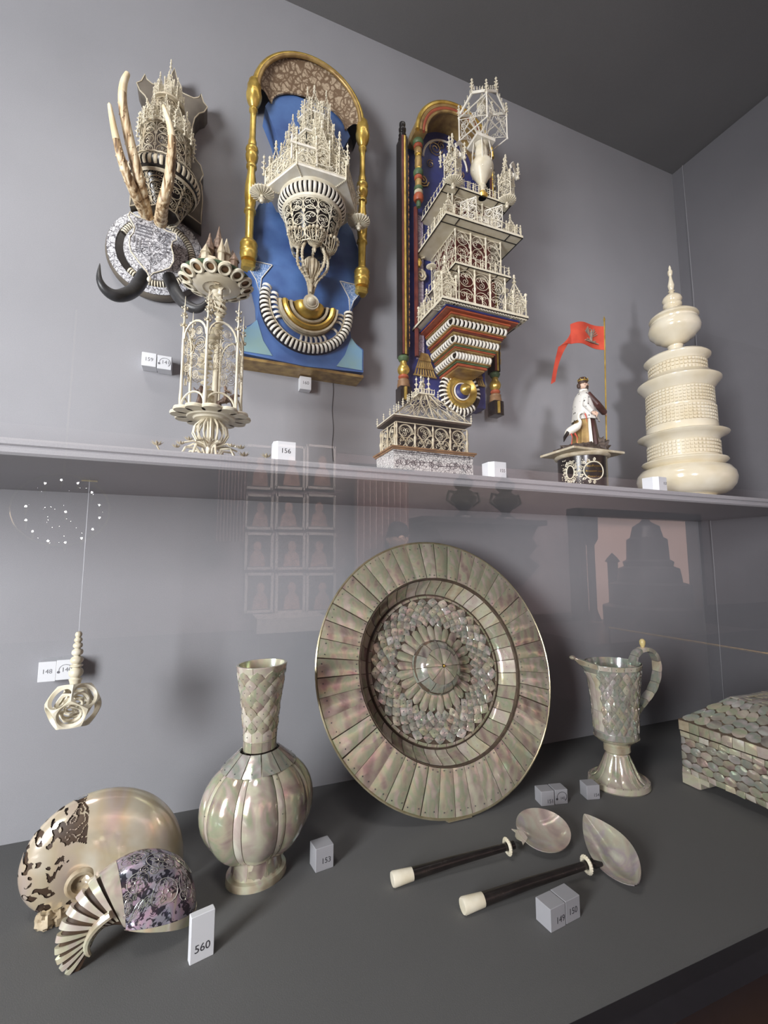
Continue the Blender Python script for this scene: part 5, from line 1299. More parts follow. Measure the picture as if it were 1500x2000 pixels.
# ------------------------------------------------------------------ round ivory tower on the dark bracket (left)
def dark_bracket():
    rng = random.Random(41); ox = -.101; oz = .64
    root = thing('dark_ivory_tower_bracket', 'round openwork ivory tower on a dark scroll-cut wall board behind the antlers', 'tower', (ox, 1.0, oz))
    half = [(.0, 1.045), (.006, 1.022), (.014, 1.008), (.012, .994), (.024, .992), (.040, .990), (.050, .996), (.054, 1.006), (.060, .988), (.068, .980), (.062, .966), (.052, .958), (.044, .944), (.040, .92), (.040, .88), (.046, .852), (.060, .838), (.066, .818), (.060, .800), (.064, .792), (.067, .76), (.066, .72), (.066, .705), (.050, .714), (.030, .724), (.0, .728)]
    pl = [(x, z-oz) for x, z in half[:-1]] + [(0, half[-1][1]-oz)] + [(-x, z-oz) for x, z in reversed(half[1:-1])]
    mb = MB(); mb.prism(pl, -.040, -.0005); part(mb, 'scroll_board', M['board'], root, smooth=False)
    mb = MB(); mb.tube([(x, -.040, z) for x, z in pl], .0014, 4, True); part(mb, 'ivory_edging', M['ivory_old'], root)
    C0 = Vector((0, -.102, 0))
    mb = MB(); mb.lathe([(.001, .655-oz), (.026, .657-oz), (.045, .690-oz), (.052, .705-oz)], 32, C0, close=False); part(mb, 'cup_lining', M['ebony'], root)
    mb = MB(); H = .062; filigree(mb, cylP(0, C0.y, .030, .054, .655-oz, .707-oz, H), 2*PI*.030, H, 9, 3, .0008, rng, arches=True); part(mb, 'filigree_cup', M['ivory_old'], root, kind='stuff')
    mb = MB(); mb.lathe([(.052, .706-oz), (.060, .709-oz), (.0625, .720-oz), (.060, .731-oz), (.052, .733-oz)], 44, C0); part(mb, 'roll_core', M['ebony'], root)
    me = MB(); n = 7; vs = []
    for i in range(n+1):
        a = -PI/2+PI*i/n
        for x, q in ((-.0028, .92), (-.0016, 1.), (.0016, 1.), (.0028, .92)): vs.append(Vector((.0525+.0125*q*math.cos(a), x*(1+.1*math.cos(a)), .720-oz+.0128*q*math.sin(a))))
    me.add(vs, [(i*4+j, i*4+j+1, i*4+5+j, i*4+4+j) for i in range(n) for j in range(3)]); rm = me.mesh('ivory_rib', M['ivory_old'])
    for i in range(40): link('ivory_rib', rm, root, T(C0) @ RZ(2*PI*i/40))
    mb = MB(); mb.lathe([(.056, .700-oz), (.059, .704-oz), (.056, .708-oz)], 44, C0, close=False)
    mb.tube([C0+Vector((.058*math.cos(2*PI*i/60), .058*math.sin(2*PI*i/60), .736-oz+.001*(i % 2))) for i in range(60)], .0016, 4, True); part(mb, 'rope_ring', M['ivory_old'], root)
    H = .075; mb = MB(); filigree(mb, cylP(0, C0.y, .047, .043, .738-oz, .812-oz, H), 2*PI*.047, H, 10, 3, .0008, rng, arches=True); part(mb, 'filigree_drum', M['ivory_old'], root, kind='stuff')
    mb = MB(); mb.lathe([(.038, .738-oz), (.036, .80-oz)], 24, C0, close=False); part(mb, 'drum_lining', M['wood_dark'], root)
    H = .07; mb = MB(); filigree(mb, cylP(0, C0.y, .029, .024, .815-oz, .885-oz, H), 2*PI*.029, H, 8, 3, .0008, rng, arches=True); part(mb, 'filigree_drum', M['ivory_old'], root, kind='stuff')
    for r, z in ((.047, .812), (.030, .885)):
        mb = MB(); mb.lathe([(.01, z-oz), (r, z-oz), (r, z-oz+.003), (.01, z-oz+.003)], 28, C0); part(mb, 'floor_ring', M['ivory_old'], root)
    for q in range(7):
        a = -PI-.1+(PI+.2)*q/6; link('turret', SP[q % 2], root, T(C0+Vector((.039*math.cos(a), .039*math.sin(a), .815-oz))) @ RZ(a) @ SC(.018, .018, .018))
    for q in range(5):
        a = -PI-.1+(PI+.2)*q/4; link('turret', SP[q % 2], root, T(C0+Vector((.021*math.cos(a), .021*math.sin(a), .888-oz))) @ RZ(a) @ SC(.014, .014, .017))
    link('turret', SP[0], root, T(C0+Vector((0, 0, .888-oz))) @ SC(.020, .020, .032))
    pins(root, [C0+Vector((.050*math.cos(a), .056*math.sin(a), .80-oz)) for a in [-PI-.3+(PI+.6)*q/10 for q in range(11)]], .036, .024)
dark_bracket()

# ------------------------------------------------------------------ horn and antler trophy
def trophy():
    rng = random.Random(51); ox, oz = -.116, .578
    oz = .627
    root = thing('antler_trophy', 'round engraved wall disc with a coat-of-arms shield, pale antlers and black horns', 'trophy', (ox, 1.0, oz))
    F = RX(PI/2)
    def disc(nm, mt, pr, lab=None): mb = MB(); mb.lathe(pr, 64, close=False); part(mb, nm, M[mt], root, lab, M=F)
    disc('outer_edge', 'board', [(.070, .001), (.088, .001), (.093, .006), (.094, .014), (.092, .022), (.088, .026)])
    disc('engraved_rim', 'engr_fine', [(.0895, .0255), (.0895, .0275), (.0745, .0285), (.0740, .026)])
    disc('dark_groove', 'ebony', [(.074, .026), (.060, .026)])
    disc('engraved_field', 'engr_fine', [(.0600, .026), (.0595, .030), (.0001, .031)])
    rb = rib_mesh(.0030, .0065, PI*.9).mesh('ivory_rib', M['ivory'])
    for i in range(84):
        a = 2*PI*i/84
        if 2.72 < a < 3.95: continue
        link('ivory_rib', rb, root, T(Vector((.067*math.cos(a), -.0255, .067*math.sin(a)))) @ RY(-(a+PI/2)))
    mb = MB(); lump(mb, (.004, -.062, -.012), (.028, .036, .034), 3, .12, 2); part(mb, 'wood_mount', M['antler'], root)
    # shield
    S_ = [(-.048, .062), (-.034, .055), (-.018, .055), (-.004, .064), (.010, .050), (.028, .042), (.047, .043), (.048, .026), (.040, .018), (.038, .004), (.043, -.014), (.045, -.034), (.038, -.054), (.022, -.068), (.006, -.080), (.0, -.092), (-.006, -.080), (-.024, -.060), (-.040, -.040), (-.044, -.022), (-.044, -.004), (-.038, .010), (-.037, .026), (-.044, .038), (-.051, .050)]
    Ms = T((.005, -.136, -.053)) @ RX(math.radians(-8)) @ RZ(math.radians(6)) @ SC(.81)
    mb = MB(); mb.prism(S_, -.002, .004); part(mb, 'shield', M['engr_fine'], root, 'white engraved coat-of-arms shield', M=Ms, smooth=False)
    mb = MB(); mb.tube([(x, -.0022, z) for x, z in S_], .0013, 5, True); part(mb, 'shield_rim', M['ivory'], root, M=Ms)
    gm = plain('grey_inlay', (.20, .20, .22), None, 60, .5)
    mb = MB()
    for q in range(4): mb.box((-.018, -.0024, .036-q*.0085), (.032, .0012, .0034), None)
    for q in range(3):
        for x in (-.036+q*.0062,): mb.box((x, -.0024, -.006-q*.004), (.0032, .0012, .018), T((0, 0, 0)))
    for q in range(3): mb.box((-.014, -.0024, -.004-q*.007), (.009, .0012, .003), None)
    for q in range(4): mb.box((.026, -.0024, .004-q*.010), (.008, .0012, .005))
    part(mb, 'heraldic_bars', gm, root, M=Ms, smooth=False)
    mb = MB(); P = flatP((0, -.0025, 0), (1, 0, 0), (0, 0, 1))
    for cx, cz, r in ((.012, .030, .009), (.028, .030, .007), (.016, .012, .007), (.030, .018, .006), (.006, -.010, .009), (-.010, -.030, .010), (.014, -.034, .009), (-.024, -.030, .007), (.004, -.052, .007), (-.028, .050, .006), (.0, .050, .006)):
        circ(mb, P, cx, cz, r, .0004, 3); curl(mb, P, cx, cz, r*.8, cx*90, 1.6, 1, .0004)
    mb.tube([(0, -.0025, -.088), (0, -.0025, -.045), (-.006, -.0025, -.012)], .0004, 3); mb.tube([(-.036, -.0025, -.034), (0, -.0025, -.012), (.040, -.0025, -.004)], .0004, 3)
    part(mb, 'heraldic_lines', M['ink_soft'], root, M=Ms, kind='stuff')
    mb = MB(); mb.ball((0, -.001, -.097), .005, 8, 1.4); part(mb, 'tip_bead', M['ivory'], root, M=Ms)
    # antlers: points given on planes in front of the wall
    def L(px, Y): p = atY(px[0], px[1], Y); return Vector((p.x-ox, p.y-1.0, p.z-oz))
    def spl(pts, n_=22):
        out = []
        for i in range(n_+1):
            x = i/n_*(len(pts)-1); k_ = min(int(x), len(pts)-2); f = x-k_; p0, p1, p2, p3 = pts[max(k_-1, 0)], pts[k_], pts[k_+1], pts[min(k_+2, len(pts)-1)]
            out.append(.5*((2*p1)+(p2-p0)*f+(2*p0-5*p1+4*p2-p3)*f*f+(3*p1-p0-3*p2+p3)*f**3))
        return out
    def antler(pts, r0, tipr, seed, lab):
        pp = spl([L(p[:2], p[2]) for p in pts], 30); rg = random.Random(seed)
        rs = [tipr + (r0-tipr)*(1-i/30)**.6 for i in range(31)]; rs[-1] = .0004
        mb = MB(); mb.tube(pp, rs, 14)
        o = part(mb, 'antler', M['antler'], root, lab, angle=80)
        mb = MB()
        for i in range(70):
            k_ = int(rg.random()**1.6*20); a = rg.random()*2*PI; d = Vector((math.cos(a), math.sin(a), rg.uniform(-.3, .3))); mb.ball(pp[k_]+d*rs[k_]*.92, rg.uniform(.0012, .0026), 5)
        part(mb, 'antler_pearls', M['antler'], o, kind='stuff')
        mb = MB(); mb.tube(pp[21:], [r*1.03 for r in rs[21:]], 14); part(mb, 'antler_tip', M['antler_tip'], o)
    antler([(287, 425, .872), (262, 375, .832), (240, 320, .810), (225, 262, .80), (213, 200, .80)], .0095, .0022, 1, 'short left antler')
    antler([(290, 430, .875), (272, 350, .826), (252, 270, .815), (240, 205, .81), (241, 165, .81), (250, 142, .815)], .0100, .0034, 2, 'long middle antler')
    antler([(313, 437, .872), (318, 400, .826), (330, 350, .81), (336, 290, .795), (333, 250, .795), (318, 203, .80)], .0112, .0020, 3, 'right antler')
    for pts, lab in (([(282, 536, .905), (262, 566, .875), (232, 578, .845), (208, 568, .835), (194, 545, .83), (195, 514, .835)], 'left black horn'), ([(330, 542, .905), (344, 572, .885), (362, 594, .87), (385, 603, .86), (402, 592, .855), (414, 565, .855)], 'right black horn')):
        pp = spl([L(p[:2], p[2]) for p in pts], 24); mb = MB(); mb.tube(pp, [max(.0003, .0118*(1-(i/24)**2.2)+.0002) for i in range(25)], 14); part(mb, 'horn', M['horn'], root, lab)
trophy()

# ------------------------------------------------------------------ bodies grown from a skeleton
def skin_mesh(name, verts, edges, radii, mats, sub=2, flat=None):
    me = bpy.data.meshes.new('skel'); me.from_pydata([Vector(v) for v in verts], edges, []); o = bpy.data.objects.new('skel', me); C.objects.link(o)
    o.modifiers.new('s', 'SKIN'); sl = me.skin_vertices[0].data
    for i, r in enumerate(radii): sl[i].radius = (r, r) if not isinstance(r, tuple) else r
    sl[0].use_root = True
    ss = o.modifiers.new('u', 'SUBSURF'); ss.levels = sub; ss.render_levels = sub
    dg = bpy.context.evaluated_depsgraph_get(); dg.update(); out = bpy.data.meshes.new_from_object(o.evaluated_get(dg))
    bpy.data.objects.remove(o); out.name = name; out.materials.clear(); out.materials.append(mats); out.shade_smooth(); return out

# ------------------------------------------------------------------ ivory goblet with dancing figures
def goblet():
    rng = random.Random(61)
    root = thing('ivory_goblet', 'tall openwork ivory centrepiece with spiral column, thin posts and a flower disc', 'goblet', (.001, .757, SZ))
    mb = MB(); mb.lathe([(.010, 0), (.009, .006), (.006, .012), (.006, .03), (.012, .034), (.006, .038), (.006, .075)], 14); part(mb, 'foot_stem', M['ivory'], root)
    for k in range(8):      # spreading foot branches with flowers
        a = 2*PI*k/8+.2; R_ = .050 if k not in () else .05
        c, s_ = math.cos(a), math.sin(a)
        mb = MB(); mb.tube([(.006*c, .006*s_, .006), (.020*c, .020*s_, .026), (.036*c, .036*s_, .026), (.044*c, .044*s_, .010), (.034*c, .034*s_, .0035)], [.0024, .0022, .002, .0018, .0014], 6)
        mb.tube([(.010*c, .010*s_, .030), (.026*c-.006*s_, .026*s_+.006*c, .036), (.044*c-.004*s_, .044*s_+.004*c, .030)], .0016, 5); part(mb, 'foot_branch', M['ivory'], root)
    fl = MB()
    for i in range(8):
        a = 2*PI*i/8; c, s_ = math.cos(a), math.sin(a); 
        fl.add([(0, 0, 0), (.5*c-.22*s_, .5*s_+.22*c, .25), (1.0*c, 1.0*s_, .62), (.5*c+.22*s_, .5*s_-.22*c, .25), (.5*c, .5*s_, .12)], [(0, 3, 4), (0, 4, 1), (1, 4, 2), (4, 3, 2)])
    fl.ball((0, 0, .35), .22, 6, 1.6); fm = fl.mesh('flower', M['ivory_old'])
    spots = [(-.075, -.010, .024, .010), (.088, .004, .022, .010), (-.042, -.02, .026, .008), (.045, -.025, .026, .009), (.052, .0, .02, .010), (-.03, -.035, .03, .008), (0, -.045, .028, .009), (.03, -.04, .024, .008), (-.05, .02, .03, .008), (-.01, -.03, .034, .007)]
    for x, y, z, r in spots: link('flower', fm, root, T((x, y, z)) @ SC(r))
    mb = MB()
    for x, y, z, r in spots[:2]: mb.tube([(x*.55, y*.6, .003), (x*.85, y, .004), (x, y, z)], .0013, 5)
    part(mb, 'flower_stalk', M['ivory_old'], root)
    for i in range(16):
        b = 2*PI*i/16; mb = MB(); mb.tube([(r*math.cos(b), r*math.sin(b), z) for r, z in ((.008, .034), (.020, .038), (.0265, .050), (.0245, .062), (.014, .073))], .0017, 5); part(mb, 'cage_rib', M['ivory'], root)
    mb = MB(); mb.lathe([(.012, .072), (.020, .0745), (.026, .074), (.028, .077), (.036, .0765), (.038, .0795), (.046, .0795), (.047, .082), (.01, .084)], 48); part(mb, 'lobed_plate', M['ivory'], root)
    for i in range(12):
        b = 2*PI*i/12; mb = MB(); mb.lathe([(.006, .0785), (.0145, .0785), (.0155, .081), (.0145, .0835), (.006, .0835)], 20, (.046*math.cos(b), .046*math.sin(b), 0)); part(mb, 'plate_lobe', M['ivory'], root)
    for k in range(6):      # posts with leafy pinnacles
        a = 2*PI*k/6+.30; r = .0475; c = Vector((r*math.cos(a), r*math.sin(a), 0)); tilt = 1.0
        mb = MB(); mb.lathe([(.0045, .083), (.0025, .088), (.003, .10), (.0022, .115), (.0020, .17), (.0024, .175), (.0018, .215), (.003, .218), (.0016, .225), (.0012, .245), (.0003, .268)], 8, c)
        for z in (.216, .232, .246):
            for q in range(5): b = 2*PI*q/5+z*90; mb.ball(c+Vector((.0042*math.cos(b), .0042*math.sin(b), z+.002)), .0016, 5)
        part(mb, 'post', M['ivory'], root)
        link('flower', fm, root, T(c+Vector((0, 0, .216))) @ SC(.0075)); link('flower', fm, root, T(c+Vector((0, 0, .236))) @ SC(.0055))
        a2 = 2*PI*(k+1)/6+.30; c2 = Vector((r*math.cos(a2), r*math.sin(a2), 0)); u_ = c2-c; l = u_.length; P = flatP(c, u_/l, (0, 0, 1))
        mb = MB(); mb.tube([P(l/2+l*.46*math.cos(PI*q/10), .196+.026*math.sin(PI*q/10)) for q in range(11)], .0018, 6)
        mb.tube([P(l/2+l*.46*math.cos(PI*q/10), .088+.020*math.sin(PI*q/10)) for q in range(11)] , .0016, 5); part(mb, 'arch', M['ivory'], root)
        mb = MB(); n_ = 0
        for cx, cz, rr in ((.25, .178, .010), (.70, .184, .011), (.45, .158, .011), (.80, .155, .007), (.2, .148, .006), (.55, .135, .006), (.35, .203, .006), (.65, .205, .006)):
            circ(mb, P, cx*l, cz, rr, .0005, 3); curl(mb, P, cx*l, cz, rr*.8, rng.random()*6, 2.2, rng.choice((-1, 1)), .0005); circ(mb, P, cx*l+rr, cz-rr, rr*.35, .0004, 3, 8)
        part(mb, 'scroll_filigree', M['ivory_old'], root, kind='stuff')
    # twisted central column
    mb = MB(); mb.tube([(.004, 0, .083), (.004, -.001, .19), (.006, -.002, .30)], [.0052, .0046, .004], 12); part(mb, 'plain_column', M['ivory'], root)
    for i in range(26):
        z = .086+i*.0083; a = i*.55+2.2; rr = .007+.006*math.sin(i*.5)**2; ox_ = .010*math.sin(i*.26+2.6)
        mb = MB(); mb.lathe([(.002, -.0035), (rr*.7, -.002), (rr, .0), (rr*.7, .0015), (.002, .003)], 14, (0, 0, 0), M=T((-.004+ox_, .006*math.cos(a*.3), z)) @ RY(.28*math.sin(a)) @ RX(.2*math.cos(a))); part(mb, 'spiral_disc', M['ivory'], root)
    mb = MB()
    for i in range(40): a = rng.random()*2*PI; mb.tube([(.010*math.cos(a), .010*math.sin(a), .262+rng.uniform(-.012, .018)), (.014*math.cos(a+.4), .014*math.sin(a+.4), .266+rng.uniform(-.012, .018)), (.010*math.cos(a+.9), .010*math.sin(a+.9), .262+rng.uniform(-.012, .018))], .0010, 4)
    part(mb, 'figure_knop', M['ivory_old'], root, kind='stuff')
    # flower disc
    z = .303
    mb = MB(); mb.lathe([(.004, z-.004), (.010, z-.003), (.012, z-.0045), (.020, z-.003), (.022, z-.0045), (.030, z-.003), (.034, z-.002), (.038, z), (.036, z+.003), (.01, z+.004)], 44); part(mb, 'turned_disc', M['ivory_pol'], root)
    mb = MB(); mb.lathe([(.030, z+.003), (.055, z+.010), (.056, z+.011), (.03, z+.006)], 40); part(mb, 'green_underlay', plain('green_stain', (.13, .20, .12), (.07, .12, .07), 60, .4), root)
    for i in range(14):
        b = 2*PI*i/14; c = Vector((.0475*math.cos(b), .0475*math.sin(b), z+.005)); Mx = T(c) @ RZ(b) @ RY(-.42)
        mb = MB(); mb.lathe([(.0058, -.0022), (.0085, -.0034), (.0108, -.0015), (.0108, .0008), (.0085, .0024), (.0058, .0022)], 20, sy=1.0, close=False); o_ = part(mb, 'petal_ring', M['ivory'], root, M=Mx @ SC(1.12, 1, 1))
        mb = MB(); mb.lathe([(.0001, -.0005), (.0062, .0002), (.0062, .0018), (.0001, .002)], 16); part(mb, 'petal_core', M['wood'], root, 'brown petal core', M=Mx)
    # little castle on top with wire curls
    mb = MB(); lump(mb, (0, 0, z+.018), (.030, .030, .022), 5, .3, 4); part(mb, 'castle_mound', M['ivory_old'], root)
    dk = plain('dark_stained_ivory', (.30, .20, .14), (.10, .06, .04), 160, .5)
    for i, (x, y, h, r) in enumerate([(x_*1.25, y_*1.25, h_, r_*1.5) for x_, y_, h_, r_ in [(0, 0, .052, .0055), (-.011, -.006, .036, .005), (.010, -.006, .034, .005), (-.018, .004, .024, .0045), (.018, .002, .026, .0045), (.004, -.013, .028, .004), (-.005, .010, .040, .004), (.012, .010, .03, .004), (-.015, -.014, .016, .005), (.020, -.012, .014, .005)]]):
        mb = MB(); b0 = z+.026; h = h*1.35+.012
        mb.lathe([(r, b0-.008), (r*.9, b0+h*.45), (r*1.15, b0+h*.48), (r*1.1, b0+h*.55), (r*.5, b0+h*.78), (.0006, b0+h)], 8, (x, y, 0)); part(mb, 'castle_tower', dk if i % 3 != 2 else M['ivory_old'], root)
    mb = MB()
    for i in range(14):
        a = 2*PI*i/14; P = flatP((.034*math.cos(a), .034*math.sin(a), z+.018), (-math.sin(a), math.cos(a), 0), (0, 0, 1)); curl(mb, P, 0, .0, .008, rng.random()*6, 2, 1, .0006)
    part(mb, 'wire_curls', M['ivory_old'], root, kind='stuff')
    bz = plain('bronze_figure', (.14, .085, .06), (.05, .03, .025), 200, .4)
    # rider on a rearing horse (dark), facing right
    hv = [(0, 0, 0), (.010, 0, .003), (.016, 0, .011), (.024, 0, .008), (-.009, 0, .001), (-.015, 0, -.004),
          (.012, -.003, -.006), (.017, -.003, -.011), (.011, .003, -.007), (.009, .003, -.014), (-.010, -.003, -.009), (-.013, -.003, -.014), (-.011, -.003, -.021), (-.008, .003, -.010), (-.010, .003, -.020)]
    he = [(0, 1), (1, 2), (2, 3), (0, 4), (4, 5), (1, 6), (6, 7), (1, 8), (8, 9), (4, 10), (10, 11), (11, 12), (4, 13), (13, 14)]
    hr = [.0052, .0050, .0032, .0016, .0048, .0010, .0018, .0010, .0018, .0011, .0024, .0014, .0010, .0024, .0010]
    link('horse', skin_mesh('horse', hv, he, hr, bz, 1), root, T((.020, -.012, .106)) @ RZ(-.3) @ SC(.95))
    rv = [(0, 0, 0), (0, 0, .008), (0, 0, .014), (0, 0, .0195), (.005, -.004, .009), (.010, -.003, .008), (.004, .004, .010), (.009, .003, .008), (.003, -.005, -.004), (.001, -.005, -.009), (.003, .005, -.004), (.001, .005, -.009)]
    re = [(0, 1), (1, 2), (2, 3), (2, 4), (4, 5), (2, 6), (6, 7), (0, 8), (8, 9), (0, 10), (10, 11)]
    link('rider', skin_mesh('rider', rv, re, [.003, .0028, .0018, .0028, .0012, .0009, .0012, .0009, .0016, .001, .0016, .001], dk, 1), root, T((.019, -.012, .111)) @ RZ(-.3))
    dv = [(0, 0, 0), (0, 0, .008), (.001, 0, .015), (.002, 0, .021), (-.005, 0, .012), (-.009, 0, .017), (.005, 0, .010), (.007, 0, .004), (-.004, 0, -.007), (-.008, 0, -.014), (.003, 0, -.008), (.005, 0, -.015)]
    link('dancer', skin_mesh('dancer', dv, [(0, 1), (1, 2), (2, 3), (2, 4), (4, 5), (2, 6), (6, 7), (0, 8), (8, 9), (0, 10), (10, 11)], [.003, .003, .002, .0028, .0013, .0009, .0013, .0009, .002, .0011, .002, .0011], bz, 1), root, T((-.018, -.020, .100)) @ SC(1.1))
goblet()

# ------------------------------------------------------------------ openwork casket
def casket():
    rng = random.Random(71); X0, X1, Y0, Y1 = .296, .455, .702, .786; cx, cy = (X0+X1)/2, (Y0+Y1)/2; hx, hy = (X1-X0)/2, (Y1-Y0)/2
    root = thing('ivory_casket', 'small openwork ivory casket with a pointed filigree roof on an engraved base', 'casket', (cx, cy, SZ))
    mb = MB(); mb.box((0, 0, .021), (2*hx, 2*hy, .042)); part(mb, 'engraved_base', M['engr'], root, smooth=False)
    mb = MB(); P = flatP((-hx, -hy-.0004, 0), (1, 0, 0), (0, 0, 1))
    for z in (.003, .039):
        for i in range(50): mb.box((-hx+.002+i*(2*hx-.004)/49, -hy-.0004, z), (.0018, .001, .0018))
    for z in (.006, .036): mb.tube([P(.004, z), P(2*hx-.004, z)], .0004, 3)
    for k, x in enumerate((.018, .045, .08, .115, .142)):
        circ(mb, P, x, .021, .008 if k == 2 else .006, .0005, 3)
        for s in (-1, 1): curl(mb, P, x+s*.008, .021, .006, 0, 1.7, s, .0005)
    mb.tube([P(.03, .021), P(.07, .024), P(.09, .018), P(.13, .021)], .0005, 3); part(mb, 'inked_ornament', M['ink'], root, kind='stuff')
    mb = MB(); mb.lathe([(1, 0)], 4) if False else None
    for z, o_, t in ((.042, .003, .003), (.045, .0055, .003)): mb.box((0, 0, z+t/2), (2*(hx+o_), 2*(hy+o_), t))
    part(mb, 'wooden_ledge', M['wood'], root, smooth=False)
    wx, wy, z0, z1 = hx-.008, hy-.008, .048, .102
    for nm, o_, u_, l, n_ in (('front_panel', (-wx, -wy, z0), (1, 0, 0), 2*wx, 4), ('side_panel', (-wx, wy, z0), (0, -1, 0), 2*wy, 2), ('side_panel', (wx, -wy, z0), (0, 1, 0), 2*wy, 2), ('back_panel', (-wx, wy, z0), (1, 0, 0), 2*wx, 4)):
        mb = MB(); P = flatP(o_, u_, (0, 0, 1)); H = z1-z0-.008; cw = l/n_
        for i in range(n_):
            x = (i+.5)*cw
            rosette(mb, P, x, H*.66, cw*.33, .0008, 3, rng); circ(mb, P, x, H*.60, cw*.42, .0011, 4, 12, 0, PI)
            for s in (-1, 1): rosette(mb, P, x+s*cw*.24, H*.24, cw*.24, .0008, 2, rng)
            for s in (-1, 1): circ(mb, P, x+s*cw*.5, H*.28, cw*.40, .0010, 4, 8, PI*.5 if s > 0 else 0, PI if s > 0 else PI*.5)
            rosette(mb, P, x, H*.05, cw*.12, .0007, 2, rng)
        for z in (0, H): mb.tube([P(0, z), P(l, z)], .0012, 4)
        part(mb, nm, M['ivory_old'], root, kind='stuff')
        for i in range(n_+1):
            mb = MB(); mb.lathe([(.0022, 0), (.0028, .003), (.0013, .006), (.0020, .016), (.0030, .019), (.0014, .024), (.0012, .034), (.0024, .037), (.0006, .046)], 8, P(i*cw, 0)+Vector(u_).cross(Vector((0, 0, 1)))*.0025); part(mb, 'column', M['ivory_old'], root)
    mb = MB(); mb.box((0, 0, .072), (2*wx-.012, 2*wy-.012, .045)); part(mb, 'inner_box', M['ebony'], root, smooth=False)
    ex, ey, ze, zt, tx, ty = hx-.001, hy-.001, .104, .162, .012, .010
    mb = MB(); mb.box((0, 0, ze-.0015), (2*ex, 2*ey, .003)); part(mb, 'eaves_frame', M['wood_dark'], root, smooth=False)
    mb = MB()
    for s in (-1, 1):
        mb.tube([(-ex, s*ey, ze+.001), (ex, s*ey, ze+.001)], .0013, 4); mb.tube([(s*ex, -ey, ze+.001), (s*ex, ey, ze+.001)], .0013, 4)
    part(mb, 'beaded_edge', M['ivory'], root)
    def hip(a, b, c_, d_, n_, rows_):      # eave a-b, top c-d
        mb = MB(); a, b, c_, d_ = map(Vector, (a, b, c_, d_))
        W = (b-a).length; H = ((c_+d_)/2-(a+b)/2).length
        def P(x, z): k = z/H; return a.lerp(c_, k).lerp(b.lerp(d_, k), x/W)
        for k in range(rows_):
            m_ = n_-k
            for i in range(m_): rosette(mb, P, W*(i+.5)/m_, H*(k+.5)/rows_, min(W/m_, H/rows_)*(.46+.1*k), .0007, 2, rng)
        for x in (0, W/2, W): mb.tube([P(x, 0), P(x, H)], .0013, 4)
        mb.tube([P(0, H), P(W, H)], .0012, 4)
        return mb
    A = [(-ex, -ey, ze), (ex, -ey, ze), (ex, ey, ze), (-ex, ey, ze)]; B_ = [(-tx, -ty, zt), (tx, -ty, zt), (tx, ty, zt), (-tx, ty, zt)]
    for i in range(4):
        j = (i+1) % 4; part(hip(A[i], A[j], B_[i], B_[j], 5 if i % 2 == 0 else 3, 2), 'roof_panel', M['ivory_old'], root, kind='stuff')
        for q in range(6):
            p = Vector(A[i]).lerp(Vector(B_[i]), q/6); link('pinnacle', PIN, root, T(p) @ SC(.014, .014, .018))
    mb = MB(); mb.box((0, 0, zt), (2*tx+.008, 2*ty+.008, .003)); balustrade(mb, (-tx-.004, -ty-.004, zt), (tx+.004, -ty-.004, zt), .008, 6, .0009); balustrade(mb, (-tx-.004, ty+.004, zt), (-tx-.004, -ty-.004, zt), .008, 5, .0009); part(mb, 'roof_gallery', M['ivory'], root)
    pins(root, [(-.008, -.006, zt), (.0, 0, zt), (.009, -.004, zt), (-.012, .006, zt), (.004, .008, zt)], .040, .024)
    mb = MB(); mb.tube([(-tx, -ty, zt+.018), (-tx-.006, -ty-.004, zt+.0)], .001, 4); part(mb, 'strut', M['ivory'], root)
casket()

